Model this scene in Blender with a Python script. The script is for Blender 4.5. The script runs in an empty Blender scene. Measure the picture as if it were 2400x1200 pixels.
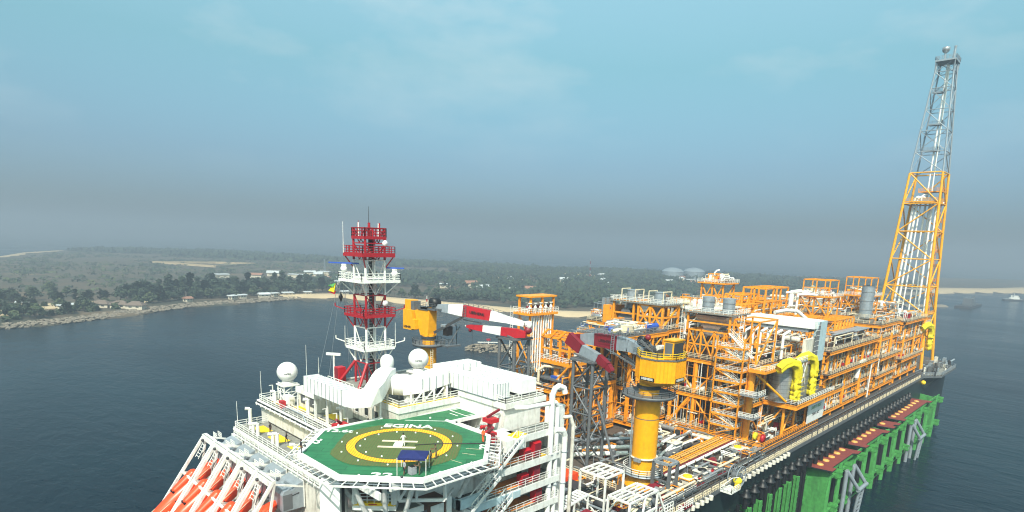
import bpy, math, random
from mathutils import Vector, Matrix
R = math.radians
S = bpy.context.scene
COL = S.collection
rng = random.Random(7)

# ------------------------------------------------------------------ camera
def make_camera():
    yaw, pitch, roll = 0.78332, 0.19908, 0.03463
    cy_, sy_, cp, sp = math.cos(yaw), math.sin(yaw), math.cos(pitch), math.sin(pitch)
    F = Vector((cy_*cp, sy_*cp, -sp))
    r = Vector((sy_, -cy_, 0)); u = Vector((sp*cy_, sp*sy_, cp))
    c, s = math.cos(roll), math.sin(roll)
    r2 = c*r + s*u; u2 = c*u - s*r
    cam = bpy.data.cameras.new('camera'); o = bpy.data.objects.new('camera', cam); COL.objects.link(o)
    cam.sensor_width = 36; cam.lens = 36*1408.3/2400; cam.shift_y = 254.3/2400
    cam.clip_start = 0.5; cam.clip_end = 40000
    m = Matrix((( r2.x, u2.x, -F.x, -42.08), (r2.y, u2.y, -F.y, -61.70), (r2.z, u2.z, -F.z, 69.75), (0,0,0,1)))
    o.matrix_world = m
    S.camera = o
make_camera()

# ------------------------------------------------------------------ sky, sun, exposure
SUN_EL = 50; SUN_DIR = Vector((-0.80, -0.60, 0)).normalized()
W = bpy.data.worlds.new('World'); S.world = W; W.use_nodes = True
nt = W.node_tree; nt.nodes.clear()
def wn(t, **k):
    n = nt.nodes.new(t)
    for a, b in k.items(): setattr(n, a, b)
    return n
sky = wn('ShaderNodeTexSky', sky_type='NISHITA', sun_disc=False, sun_elevation=R(SUN_EL), sun_rotation=math.atan2(SUN_DIR.x, SUN_DIR.y), air_density=1.0, dust_density=2.2, ozone_density=1.0)
tc = wn('ShaderNodeTexCoord'); sep = wn('ShaderNodeSeparateXYZ'); nt.links.new(tc.outputs['Generated'], sep.inputs[0])
ramp = wn('ShaderNodeValToRGB'); nt.links.new(sep.outputs['Z'], ramp.inputs[0])
cr = ramp.color_ramp
for i, (p_, c_) in enumerate([(0,(.325,.45,.61)),(.06,(.405,.56,.72)),(.12,(.50,.68,.75)),(.257,(.78,1.12,.91)),(.37,(1.30,1.64,1.24)),(.65,(1.4,1.78,1.32))]):
    e = cr.elements[0] if i == 0 else cr.elements[-1] if i == 5 else cr.elements.new(p_)
    e.position = p_; e.color = (c_[0]/2, c_[1]/2, c_[2]/2, 1)
dbl = wn('ShaderNodeVectorMath', operation='SCALE'); dbl.inputs['Scale'].default_value = 2.0; nt.links.new(ramp.outputs[0], dbl.inputs[0])
mp = wn('ShaderNodeMapping'); mp.inputs['Scale'].default_value = (1.0, 1.0, 2.6); nt.links.new(tc.outputs['Generated'], mp.inputs[0])
cl = wn('ShaderNodeTexNoise'); cl.inputs['Scale'].default_value = 3.2; cl.inputs['Detail'].default_value = 6; cl.inputs['Roughness'].default_value = .55; nt.links.new(mp.outputs[0], cl.inputs['Vector'])
cm = wn('ShaderNodeMapRange'); cm.inputs['From Min'].default_value = .50; cm.inputs['From Max'].default_value = .78; cm.inputs['To Max'].default_value = .75; nt.links.new(cl.outputs['Fac'], cm.inputs[0])
mul = wn('ShaderNodeMixRGB', blend_type='MULTIPLY'); mul.inputs[0].default_value = 1; nt.links.new(sky.outputs[0], mul.inputs[1]); nt.links.new(dbl.outputs[0], mul.inputs[2])
hz = wn('ShaderNodeMapRange'); hz.inputs['From Min'].default_value = .08; hz.inputs['From Max'].default_value = .35; nt.links.new(sep.outputs['Z'], hz.inputs[0])
mm = wn('ShaderNodeMath', operation='MULTIPLY'); nt.links.new(cm.outputs[0], mm.inputs[0]); nt.links.new(hz.outputs[0], mm.inputs[1])
mix = wn('ShaderNodeMixRGB'); nt.links.new(mm.outputs[0], mix.inputs[0]); nt.links.new(mul.outputs[0], mix.inputs[1]); mix.inputs[2].default_value = (4.6, 5.2, 5.3, 1)
bg = wn('ShaderNodeBackground'); bg.inputs['Strength'].default_value = 0.13
SKY = bg
out = wn('ShaderNodeOutputWorld'); nt.links.new(mix.outputs[0], bg.inputs[0]); nt.links.new(bg.outputs[0], out.inputs[0])

sl = bpy.data.lights.new('sun', 'SUN'); sl.energy = 4.6; sl.angle = R(0.6); sl.color = (1.0, 0.95, 0.86)
so = bpy.data.objects.new('sun', sl); COL.objects.link(so)
sd = Vector((SUN_DIR.x*math.cos(R(SUN_EL)), SUN_DIR.y*math.cos(R(SUN_EL)), math.sin(R(SUN_EL))))
so.rotation_euler = sd.to_track_quat('Z', 'Y').to_euler(); so.location = sd*300
vs = S.view_settings; vs.view_transform = 'Standard'; vs.look = 'None'; vs.exposure = 0.46; vs.gamma = 1
S.render.engine = 'CYCLES'; S.cycles.use_denoising = True; S.cycles.max_bounces = 5; S.cycles.diffuse_bounces = 2; S.cycles.glossy_bounces = 2
S.cycles.volume_bounces = 1; S.cycles.transparent_max_bounces = 6; S.cycles.caustics_reflective = False; S.cycles.caustics_refractive = False; S.cycles.sample_clamp_indirect = 6
S.cycles.filter_width = 1.15 if hasattr(S.cycles, 'filter_width') else 1.5

# ------------------------------------------------------------------ materials
def lin(c):
    return tuple(((v/255)/12.92 if v/255 <= .04045 else ((v/255+.055)/1.055)**2.4) for v in c) + (1,)
MATS = {}
def mat(name, col, rough=.5, metal=0, var=.12, scale=1.2, dirt=None, dirt_amt=.3, dscale=.6, streak=True):
    m = bpy.data.materials.new(name); m.use_nodes = True; t = m.node_tree; b = t.nodes['Principled BSDF']
    b.inputs['Roughness'].default_value = rough; b.inputs['Metallic'].default_value = metal
    g = t.nodes.new('ShaderNodeNewGeometry'); n = t.nodes.new('ShaderNodeTexNoise'); n.inputs['Scale'].default_value = scale; n.inputs['Detail'].default_value = 5
    t.links.new(g.outputs['Position'], n.inputs['Vector'])
    c = lin(col); mr = t.nodes.new('ShaderNodeMapRange'); mr.inputs['From Min'].default_value = .3; mr.inputs['From Max'].default_value = .7
    mr.inputs['To Min'].default_value = 1-var; mr.inputs['To Max'].default_value = 1+var*.6; t.links.new(n.outputs['Fac'], mr.inputs[0])
    v = t.nodes.new('ShaderNodeVectorMath'); v.operation = 'SCALE'; v.inputs[0].default_value = c[:3]; t.links.new(mr.outputs[0], v.inputs['Scale'])
    src = v.outputs[0]
    if dirt:
        mp = t.nodes.new('ShaderNodeMapping'); mp.inputs['Scale'].default_value = (dscale*1.6, dscale*1.6, dscale*(.35 if streak else 1.6)); t.links.new(g.outputs['Position'], mp.inputs[0])
        n2 = t.nodes.new('ShaderNodeTexNoise'); n2.inputs['Scale'].default_value = 1; n2.inputs['Detail'].default_value = 7; n2.inputs['Roughness'].default_value = .65; t.links.new(mp.outputs[0], n2.inputs['Vector'])
        m2 = t.nodes.new('ShaderNodeMapRange'); m2.inputs['From Min'].default_value = .52; m2.inputs['From Max'].default_value = .72; m2.inputs['To Max'].default_value = dirt_amt; t.links.new(n2.outputs['Fac'], m2.inputs[0])
        mx = t.nodes.new('ShaderNodeMixRGB'); t.links.new(m2.outputs[0], mx.inputs[0]); t.links.new(src, mx.inputs[1]); mx.inputs[2].default_value = lin(dirt); src = mx.outputs[0]
    t.links.new(src, b.inputs['Base Color']); m['src'] = 1
    MATS[name] = m
    return m
mat('white', (230,230,224), .5, dirt=(124,100,74), dirt_amt=.45)
mat('white_clean', (232,233,229), .45, var=.05, dirt=(170,160,140), dirt_amt=.3)
mat('white_dirty', (214,210,198), .55, dirt=(96,78,60), dirt_amt=.6, dscale=.9)
mat('cream', (222,208,178), .5, dirt=(130,90,50), dirt_amt=.4)
mat('orange', (240,154,32), .42, var=.15, dirt=(190,96,26), dirt_amt=.5)
mat('orange_dull', (214,124,34), .6, var=.25, dirt=(95,55,30), dirt_amt=.6)
mat('crane_yellow', (240,166,8), .4, var=.1, dirt=(170,104,14), dirt_amt=.25)
mat('flare_yellow', (240,168,22), .4, var=.08, dirt=(200,110,30), dirt_amt=.3)
mat('hose_yellow', (226,208,26), .65, var=.2, dirt=(150,130,30), dirt_amt=.5)
mat('mat_yellow', (238,196,20), .6, dirt=(150,110,40), dirt_amt=.3)
mat('galv', (150,160,168), .45, .3, dirt=(110,110,108), dirt_amt=.4)
mat('silver', (176,180,182), .32, .6, dirt=(110,100,90), dirt_amt=.4)
mat('steel_grey', (98,102,106), .5, .1, dirt=(70,60,52), dirt_amt=.4)
mat('dark_grey', (52,54,57), .6, dirt=(84,62,46), dirt_amt=.5)
mat('black', (20,21,24), .5)
mat('brown', (92,58,38), .7, var=.35, dirt=(50,38,32), dirt_amt=.6)
mat('deck_brown', (84,74,66), .75, var=.25, dirt=(70,50,38), dirt_amt=.7, streak=False)
mat('deck_grey', (128,128,122), .75, var=.2, dirt=(90,76,60), dirt_amt=.5, streak=False)
mat('red', (176,20,34), .45, dirt=(110,20,25), dirt_amt=.3)
mat('maroon', (120,18,34), .5, dirt=(70,20,25), dirt_amt=.3)
mat('mast_red', (160,22,34), .45, var=.1)
mat('boat_orange', (238,74,30), .3, var=.05)
mat('hull_dark', (20,38,40), .5, var=.3, scale=.3, dirt=(46,52,52), dirt_amt=.5, dscale=.3)
mat('rack_green', (72,146,74), .55, var=.22, dirt=(44,76,50), dirt_amt=.6)
mat('plate_red', (122,52,46), .7, var=.15, dirt=(80,45,40), dirt_amt=.4, streak=False)
mat('gold', (214,160,84), .5)
mat('tent_blue', (20,32,92), .7, var=.1)
mat('blue', (40,80,170), .6)
mat('door_green', (38,70,48), .5)
mat('glass', (34,42,48), .12)
mat('pale_blue', (178,200,206), .5, dirt=(140,150,150), dirt_amt=.3)
mat('skin', (110,72,52), .6); mat('cloth_white', (225,225,222), .8); mat('cloth_dark', (34,32,40), .8); mat('cloth_khaki', (104,88,68), .85); mat('cloth_orange', (235,92,40), .8); mat('cloth_grey', (150,152,158), .8)
mat('net_dark', (44,40,38), .8)
mat('rock', (128,118,104), .9, var=.35, scale=.6)
mat('leaf_dark', (34,50,36), .8, var=.45, scale=.25); mat('leaf_mid', (50,66,42), .8, var=.4, scale=.2); mat('leaf_light', (74,84,50), .8, var=.4, scale=.2); mat('bark', (84,68,54), .9)
mat('thatch', (112,98,88), .9); mat('roof_pale', (196,200,202), .7, var=.15, scale=.1); mat('roof_rust', (150,110,92), .8); mat('wall_pale', (206,196,176), .8); mat('sand', (190,168,134), .95, var=.12, scale=.05)

def ramp_mat(name, rough, stops, scale, detail=6, bump=0, dist=.5):
    m = bpy.data.materials.new(name); m.use_nodes = True; t = m.node_tree; b = t.nodes['Principled BSDF']; b.inputs['Roughness'].default_value = rough
    g = t.nodes.new('ShaderNodeNewGeometry'); n = t.nodes.new('ShaderNodeTexNoise'); n.inputs['Scale'].default_value = scale; n.inputs['Detail'].default_value = detail; n.inputs['Roughness'].default_value = .62; n.inputs['Distortion'].default_value = dist
    t.links.new(g.outputs['Position'], n.inputs['Vector']); r = t.nodes.new('ShaderNodeValToRGB'); t.links.new(n.outputs['Fac'], r.inputs[0])
    el = r.color_ramp.elements
    el[0].position, el[0].color = stops[0][0], lin(stops[0][1]); el[1].position, el[1].color = stops[-1][0], lin(stops[-1][1])
    for p, c in stops[1:-1]:
        x = el.new(p); x.color = lin(c)
    t.links.new(r.outputs[0], b.inputs['Base Color'])
    MATS[name] = m; return m
ramp_mat('land_ground', .95, [(.30,(44,48,36)),(.42,(60,58,44)),(.5,(84,70,54)),(.56,(62,60,46)),(.64,(98,82,62)),(.72,(128,110,84))], .011)
# helideck green with weld seams between its plates
def helideck_mat():
    m = bpy.data.materials.new('helideck_green'); m.use_nodes = True; t = m.node_tree; b = t.nodes['Principled BSDF']; b.inputs['Roughness'].default_value = .6
    g = t.nodes.new('ShaderNodeNewGeometry'); mp = t.nodes.new('ShaderNodeMapping'); mp.inputs['Rotation'].default_value = (0,0,R(45)); t.links.new(g.outputs['Position'], mp.inputs[0])
    br = t.nodes.new('ShaderNodeTexBrick'); br.inputs['Color1'].default_value = lin((34,104,66)); br.inputs['Color2'].default_value = lin((40,112,72)); br.inputs['Mortar'].default_value = lin((22,84,52)); br.inputs['Scale'].default_value = 1
    br.inputs['Mortar Size'].default_value = .05; br.inputs['Brick Width'].default_value = 9; br.inputs['Row Height'].default_value = 1.15; t.links.new(mp.outputs[0], br.inputs['Vector'])
    n = t.nodes.new('ShaderNodeTexNoise'); n.inputs['Scale'].default_value = .5; n.inputs['Detail'].default_value = 6; t.links.new(g.outputs['Position'], n.inputs['Vector'])
    mx = t.nodes.new('ShaderNodeMixRGB'); mx.blend_type = 'MULTIPLY'; mx.inputs[0].default_value = .6; t.links.new(br.outputs[0], mx.inputs[1]); t.links.new(n.outputs['Fac'], mx.inputs[2])
    v = t.nodes.new('ShaderNodeVectorMath'); v.operation = 'SCALE'; v.inputs['Scale'].default_value = 1.4; t.links.new(mx.outputs[0], v.inputs[0])
    n3 = t.nodes.new('ShaderNodeTexNoise'); n3.inputs['Scale'].default_value = 1.6; n3.inputs['Detail'].default_value = 8; n3.inputs['Roughness'].default_value = .7; n3.inputs['Distortion'].default_value = 1.5; t.links.new(mp.outputs[0], n3.inputs['Vector'])
    r3 = t.nodes.new('ShaderNodeMapRange'); r3.inputs['From Min'].default_value = .56; r3.inputs['From Max'].default_value = .75; r3.inputs['To Max'].default_value = .5; t.links.new(n3.outputs['Fac'], r3.inputs[0])
    m3 = t.nodes.new('ShaderNodeMixRGB'); t.links.new(r3.outputs[0], m3.inputs[0]); t.links.new(v.outputs[0], m3.inputs[1]); m3.inputs[2].default_value = lin((24,66,44)); t.links.new(m3.outputs[0], b.inputs['Base Color'])
    MATS['helideck_green'] = m
helideck_mat()
def net_mat(name, base, knot, rot, cell):
    m = bpy.data.materials.new(name); m.use_nodes = True; t = m.node_tree; b = t.nodes['Principled BSDF']; b.inputs['Roughness'].default_value = .85
    g = t.nodes.new('ShaderNodeNewGeometry'); mp = t.nodes.new('ShaderNodeMapping'); mp.inputs['Rotation'].default_value = (0,0,R(rot)); t.links.new(g.outputs['Position'], mp.inputs[0])
    br = t.nodes.new('ShaderNodeTexBrick'); br.offset = 0; br.inputs['Color1'].default_value = lin(base); br.inputs['Color2'].default_value = lin([min(255, c*1.1) for c in base]); br.inputs['Mortar'].default_value = lin(knot); br.inputs['Scale'].default_value = 1
    br.inputs['Mortar Size'].default_value = cell*.11; br.inputs['Brick Width'].default_value = cell; br.inputs['Row Height'].default_value = cell; t.links.new(mp.outputs[0], br.inputs['Vector'])
    t.links.new(br.outputs[0], b.inputs['Base Color']); MATS[name] = m
net_mat('net_green', (62,92,44), (96,84,46), 45, .34)
net_mat('net_yellow', (240,176,20), (176,116,24), 45, .34)
def sea_mat():
    m = bpy.data.materials.new('sea_water'); m.use_nodes = True; t = m.node_tree; b = t.nodes['Principled BSDF']
    b.inputs['Base Color'].default_value = lin((18,50,60)); b.inputs['Roughness'].default_value = .14; b.inputs['IOR'].default_value = 1.33; b.inputs['Specular IOR Level'].default_value = .1
    g = t.nodes.new('ShaderNodeNewGeometry')
    mp = t.nodes.new('ShaderNodeMapping'); mp.inputs['Rotation'].default_value = (0,0,R(25)); mp.inputs['Scale'].default_value = (1,.45,1); t.links.new(g.outputs['Position'], mp.inputs[0])
    prev = None
    for sc, st, ds in ((.9,.30,.5),(.22,.45,1.2),(.05,.35,2.5)):
        n = t.nodes.new('ShaderNodeTexNoise'); n.inputs['Scale'].default_value = sc; n.inputs['Detail'].default_value = 4; n.inputs['Distortion'].default_value = .6; t.links.new(mp.outputs[0], n.inputs['Vector'])
        bp = t.nodes.new('ShaderNodeBump'); bp.inputs['Strength'].default_value = st; bp.inputs['Distance'].default_value = ds; t.links.new(n.outputs['Fac'], bp.inputs['Height'])
        if prev: t.links.new(prev.outputs[0], bp.inputs['Normal'])
        prev = bp
    t.links.new(prev.outputs[0], b.inputs['Normal'])
    n = t.nodes.new('ShaderNodeTexNoise'); n.inputs['Scale'].default_value = .006; n.inputs['Detail'].default_value = 4; t.links.new(g.outputs['Position'], n.inputs['Vector'])
    r = t.nodes.new('ShaderNodeValToRGB'); r.color_ramp.elements[0].position = .35; r.color_ramp.elements[0].color = lin((4,22,33)); r.color_ramp.elements[1].position = .7; r.color_ramp.elements[1].color = lin((7,35,45))
    t.links.new(n.outputs['Fac'], r.inputs[0]); t.links.new(r.outputs[0], b.inputs['Base Color'])
    n = t.nodes.new('ShaderNodeTexNoise'); n.inputs['Scale'].default_value = .012; n.inputs['Detail'].default_value = 5; t.links.new(mp.outputs[0], n.inputs['Vector'])
    q = t.nodes.new('ShaderNodeMapRange'); q.inputs['From Min'].default_value = .35; q.inputs['From Max'].default_value = .65; q.inputs['To Min'].default_value = .10; q.inputs['To Max'].default_value = .26; t.links.new(n.outputs['Fac'], q.inputs[0]); t.links.new(q.outputs[0], b.inputs['Roughness'])
    MATS['sea_water'] = m
sea_mat()

# ------------------------------------------------------------------ mesh builder
def orth(d):
    d = d.normalized(); up = Vector((0,0,1)) if abs(d.z) < .99 else Vector((1,0,0))
    a = d.cross(up).normalized(); return a, a.cross(d).normalized()
class MB:
    def __init__(s): s.v = []; s.f = []; s.m = []; s.mats = []; s.sm = []
    def mi(s, m):
        if m not in s.mats: s.mats.append(m)
        return s.mats.index(m)
    def add(s, vs, fs, m, smooth=False):
        k = len(s.v); i = s.mi(m); s.v += [tuple(x) for x in vs]
        for f in fs: s.f.append(tuple(k+j for j in f)); s.m.append(i); s.sm.append(smooth)
        return s
    def box(s, x0, x1, y0, y1, z0, z1, m):
        if x0 > x1: x0, x1 = x1, x0
        if y0 > y1: y0, y1 = y1, y0
        return s.add([(x0,y0,z0),(x1,y0,z0),(x1,y1,z0),(x0,y1,z0),(x0,y0,z1),(x1,y0,z1),(x1,y1,z1),(x0,y1,z1)],
              [(0,3,2,1),(4,5,6,7),(0,1,5,4),(1,2,6,5),(2,3,7,6),(3,0,4,7)], m)
    def bar(s, p, q, w, m, h=None):
        p = Vector(p); q = Vector(q)
        if (q-p).length < 1e-4: return s
        a, b = orth(q-p); h = h or w; a = a*w/2; b = b*h/2
        return s.add([p-a-b,p+a-b,p+a+b,p-a+b,q-a-b,q+a-b,q+a+b,q-a+b], [(0,3,2,1),(4,5,6,7),(0,1,5,4),(1,2,6,5),(2,3,7,6),(3,0,4,7)], m)
    def tube(s, p, q, r, m, n=8, r2=None, caps=True):
        p = Vector(p); q = Vector(q)
        if (q-p).length < 1e-4: return s
        a, b = orth(q-p); r2 = r if r2 is None else r2
        vs = [p+(a*math.cos(t)+b*math.sin(t))*r for t in [2*math.pi*i/n for i in range(n)]] + [q+(a*math.cos(t)+b*math.sin(t))*r2 for t in [2*math.pi*i/n for i in range(n)]]
        s.add(vs, [((i+1)%n, i, n+i, n+(i+1)%n) for i in range(n)], m, True)
        if caps: s.add(vs[:n], [tuple(range(n))], m); s.add(vs[n:], [tuple(reversed(range(n)))], m)
        return s
    def path(s, pts, r, m, n=8):
        for i in range(len(pts)-1):
            s.tube(pts[i], pts[i+1], r, m, n)
            if i: s.ball(pts[i], r*1.02, m, n, 4)
        return s
    def lathe(s, c, prof, m, n=20, axis='z'):
        vs = []; c = Vector(c)
        for r, h in prof:
            for i in range(n):
                t = 2*math.pi*i/n; x, y = r*math.cos(t), r*math.sin(t)
                vs.append(c + (Vector((x,y,h)) if axis == 'z' else Vector((h,x,y)) if axis == 'x' else Vector((x,h,y))))
        fs = []
        for k in range(len(prof)-1):
            for i in range(n):
                q = (k*n+i, k*n+(i+1)%n, (k+1)*n+(i+1)%n, (k+1)*n+i)
                fs.append(q if axis != 'y' else q[::-1])
        return s.add(vs, fs, m, True)
    def ball(s, c, r, m, n=10, k=6, sz=1.0):
        return s.lathe(c, [(max(r*math.sin(math.pi*i/k), 1e-3), -r*sz*math.cos(math.pi*i/k)) for i in range(k+1)], m, n)
    def poly(s, pts, z0, z1, m, mside=None):
        n = len(pts); vs = [(x,y,z0) for x,y in pts]+[(x,y,z1) for x,y in pts]
        s.add(vs, [tuple(range(n,2*n))], m); s.add(vs, [tuple(reversed(range(n)))]+[(i,(i+1)%n,n+(i+1)%n,n+i) for i in range(n)], mside or m)
        return s
    def quad(s, a, b, c, d, m): return s.add([a,b,c,d], [(0,1,2,3)], m)
    def tank(s, p, q, r, m, n=12):      # horizontal or vertical vessel with domed ends
        p = Vector(p); q = Vector(q); d = (q-p).normalized(); s.tube(p, q, r, m, n, caps=False)
        for c, dd in ((p,-d),(q,d)):
            k = c+dd*r*.3; s.tube(c, k, r, m, n, r2=r*.82, caps=False); s.tube(k, c+dd*r*.5, r*.82, m, n, r2=r*.3)
        return s
    def rail(s, pts, m, h=1.15, t=.075, step=1.6, mids=2, closed=False):
        pts = [Vector(p) for p in pts]
        if closed: pts.append(pts[0])
        for a, b in zip(pts, pts[1:]):
            n = max(1, round((b-a).length/step))
            for k in range(mids+1):
                z = Vector((0,0,h*(k+1)/(mids+1))); s.bar(a+z, b+z, t, m)
            for i in range(n+1):
                p = a.lerp(b, i/n); s.bar(p, p+Vector((0,0,h)), t, m)
        return s
    def xbrace(s, a, b, c, d, t, m):     # a,b lower corners; c,d upper corners
        s.tube(a, d, t, m, 6); s.tube(b, c, t, m, 6); return s

class Thing:
    def __init__(s, name, label, cat, loc=(0,0,0), group=None, kind=None):
        s.loc = Vector(loc); s.name = name
        o = bpy.data.objects.new(name, None); o.empty_display_size = .5; COL.objects.link(o); o.location = loc
        o['label'] = label; o['category'] = cat
        if group: o['group'] = group
        if kind: o['kind'] = kind
        s.o = o
    def part(s, name, mb, parent=None, kind=None, label=None):
        ob = mesh_obj(name, mb, s.loc); ob.parent = parent or s.o
        if kind: ob['kind'] = kind
        if label: ob['label'] = label
        return ob
def mesh_obj(name, mb, off=Vector((0,0,0))):
    me = bpy.data.meshes.new(name); me.from_pydata([(x-off[0], y-off[1], z-off[2]) for x,y,z in mb.v], [], mb.f)
    for k in mb.mats: me.materials.append(MATS[k])
    me.polygons.foreach_set('material_index', mb.m); me.polygons.foreach_set('use_smooth', mb.sm); me.update()
    ob = bpy.data.objects.new(name, me); COL.objects.link(ob); return ob
def single(name, mb, label, cat, group=None, kind=None):
    ob = mesh_obj(name, mb)
    if kind: ob['kind'] = kind
    if kind == 'structure': return ob
    ob['label'] = label; ob['category'] = cat
    if group: ob['group'] = group
    return ob
def dup(root, loc, rotz=0, scale=1, label=None, group=None):
    r = root.copy(); COL.objects.link(r); r.location = loc; r.rotation_euler = (0,0,rotz); r.scale = (scale,)*3
    if label: r['label'] = label
    if group: r['group'] = group
    for ch in list(root.children):
        c = ch.copy(); COL.objects.link(c); c.parent = r
        for g in ch.children:
            d = g.copy(); COL.objects.link(d); d.parent = c
    return r
def text_obj(txt, size, loc, rot, m, parent=None, name='lettering', sx=1, ext=.01, bold=.0):
    c = bpy.data.curves.new(name, 'FONT'); c.body = txt; c.size = size; c.extrude = ext; c.offset = bold; c.align_x = 'CENTER'; c.align_y = 'CENTER'
    t = bpy.data.objects.new('t', c); COL.objects.link(t)
    bpy.context.view_layer.update()
    me = bpy.data.meshes.new_from_object(t); bpy.data.objects.remove(t)
    me.materials.clear(); me.materials.append(MATS[m]); o = bpy.data.objects.new(name, me); COL.objects.link(o)
    o.scale = (sx,1,1); o.rotation_euler = rot
    if parent: o.parent = parent.o; o.location = Vector(loc)-parent.loc
    else: o.location = loc
    return o
V = Vector
def inpoly(x, y, pts):
    c = False; j = len(pts)-1
    for i in range(len(pts)):
        if (pts[i][1] > y) != (pts[j][1] > y) and x < (pts[j][0]-pts[i][0])*(y-pts[i][1])/(pts[j][1]-pts[i][1])+pts[i][0]: c = not c
        j = i
    return c
def noise2(x, y, s=0):
    from mathutils import noise
    return noise.noise(Vector((x, y, s)))
# ================================================================== SEA AND LAND
mb = MB(); mb.add([(-11000,-11000,0),(11900,-11000,0),(11900,11900,0),(-11000,11900,0)], [(0,1,2,3)], 'sea_water'); single('sea', mb, '', '', kind='structure')
SHORE = [(-1500,300),(-700,395),(-300,430),(-120,452),(-2,478),(36,489),(85,522),(147,562),(213,575),(268,591),(300,583),(322,555),(344,493),(374,400),(405,330),(440,300),(560,296),(700,285),(900,262),(1150,240),(1415,196),(1560,150),(1680,88),(1900,40),(2300,-120)]
BACK = [(2950,140),(2500,420),(1495,760),(1300,1020),(1121,1290),(900,1700),(853,1815),(757,2295),(520,2300),(299,2212),(180,1960),(102,1661),(-60,1500),(-500,1350),(-1500,1250)]
LANDP = SHORE+BACK
def shore_d(x, y):
    best = 1e9
    for a, b in zip(SHORE, SHORE[1:]):
        dx, dy = b[0]-a[0], b[1]-a[1]; t = max(0, min(1, ((x-a[0])*dx+(y-a[1])*dy)/(dx*dx+dy*dy)))
        best = min(best, math.hypot(x-a[0]-t*dx, y-a[1]-t*dy))
    return best
# terrain: grid clipped to the coast, low dunes rising inland
mb = MB(); st = 26; idx = {}; vs = []; fs = []
def gv(i, j):
    if (i,j) not in idx:
        x, y = i*st, j*st; idx[(i,j)] = len(vs)
        ins = inpoly(x, y, LANDP)
        z = 1.6 + 1.2*noise2(x*.01, y*.01) + 3.0*max(0, noise2(x*.003, y*.003, 3)) if ins else -1.0
        vs.append((x, y, z))
    return idx[(i,j)]
for i in range(-1500//st, 3000//st+1):
    for j in range(-200//st, 2400//st+1):
        c = [(i,j),(i+1,j),(i+1,j+1),(i,j+1)]
        if any(inpoly(a*st, b*st, LANDP) for a, b in c): fs.append(tuple(gv(*q) for q in c))
mb.add(vs, fs, 'land_ground', True); single('land', mb, '', '', kind='structure')
# sand beaches as their own sheets (height above the terrain skirt)
def strip(name, line, w0, w1, z, m):
    mb = MB(); n = len(line); vs = []
    for k, (x, y) in enumerate(line):
        a = Vector(line[max(0,k-1)]); b = Vector(line[min(n-1,k+1)]); d = (b-a).normalized(); nn = Vector((-d.y, d.x))
        vs += [(x-nn.x*w0, y-nn.y*w0, -.3), (x+nn.x*w1*.3, y+nn.y*w1*.3, z), (x+nn.x*w1, y+nn.y*w1, z+.5), (x+nn.x*(w1+6), y+nn.y*(w1+6), -.5)]
    fs = []
    for k in range(n-1):
        for q in range(3): fs.append((4*k+q, 4*k+4+q, 4*k+5+q, 4*k+1+q))
    mb.add(vs, fs, m, True); single(name, mb, '', '', kind='structure')
def dense(line, step):
    o = []
    for a, b in zip(line, line[1:]):
        L = math.hypot(b[0]-a[0], b[1]-a[1]); n = max(1, int(L/step))
        for i in range(n): o.append((a[0]+(b[0]-a[0])*i/n, a[1]+(b[1]-a[1])*i/n))
    o.append(line[-1]); return o
strip('beach', [(x+4*noise2(x*.02,y*.02), y+4*noise2(x*.02,y*.02,4)) for x,y in dense([(250,588),(268,591),(300,583),(322,555),(344,493),(374,400),(405,330),(440,300),(520,297)], 14)], 3, 20, 3.4, 'sand')
strip('far_shore', dense([(560,296),(700,285),(900,262),(1150,240),(1400,199)], 40), 5, 12, 2.6, 'rock')
strip('sand_bar', dense([(1395,200),(1560,150),(1680,88),(1900,40),(2300,-120)], 40), 6, 70, 5.0, 'sand')
strip('ocean_beach', dense([(299,2214),(180,1965),(102,1668),(-60,1510),(-500,1362)][::-1], 40), 14, 5, 2.2, 'sand')
# clearing of bare sand behind the rocky shore, and bare patches
def patch(name, cx, cy, rx, ry, z, m, rot=0, n=26, seed=0, jag=.28):
    mb = MB(); pts = []
    for i in range(n):
        t = 2*math.pi*i/n; k = 1+jag*noise2(math.cos(t)*1.7+seed, math.sin(t)*1.7, seed)*2
        x, y = rx*k*math.cos(t), ry*k*math.sin(t); pts.append((cx+x*math.cos(rot)-y*math.sin(rot), cy+x*math.sin(rot)+y*math.cos(rot)))
    mb.poly(pts, -.5, z, m); single(name, mb, '', '', kind='structure')
patch('bare_ground', 40, 585, 46, 20, 3.3, 'sand', .5, seed=2)
patch('bare_ground', 5, 548, 30, 14, 3.2, 'sand', .4, seed=5)
patch('bare_ground', 95, 580, 26, 12, 3.4, 'sand', .5, seed=9)
for k, (x, y, a, b) in enumerate([(480,900,40,9),(620,930,50,8),(905,560,50,10),(1010,640,120,9),(1120,760,160,9),(760,760,40,9),(1180,560,80,12),(720,430,50,8),(-60,620,30,6)]):
    patch('bare_ground', x, y, a, b, 5.4 if y > 600 or x > 600 else 3.6, 'sand', -.5+.3*math.sin(k), seed=k+20, jag=.4)
# sand walled compound seen as pale outline
mb = MB(); P4 = [(330,1400),(395,1225),(520,1330),(455,1395)]
for a, b in zip(P4, P4[1:]+P4[:1]):
    A = Vector((a[0],a[1],0)); B = Vector((b[0],b[1],0)); d = (B-A).normalized(); nn = Vector((-d.y,d.x,0))*1.8
    mb.add([A+nn, B+nn, B-nn, A-nn, A+nn+V((0,0,6)), B+nn+V((0,0,6)), B-nn+V((0,0,6)), A-nn+V((0,0,6))], [(4,7,6,5),(0,1,5,4),(2,3,7,6),(1,2,6,5),(3,0,4,7)], 'sand')
single('compound_wall', mb, 'pale rectangular compound wall standing on the far plain at left', 'wall')
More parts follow.
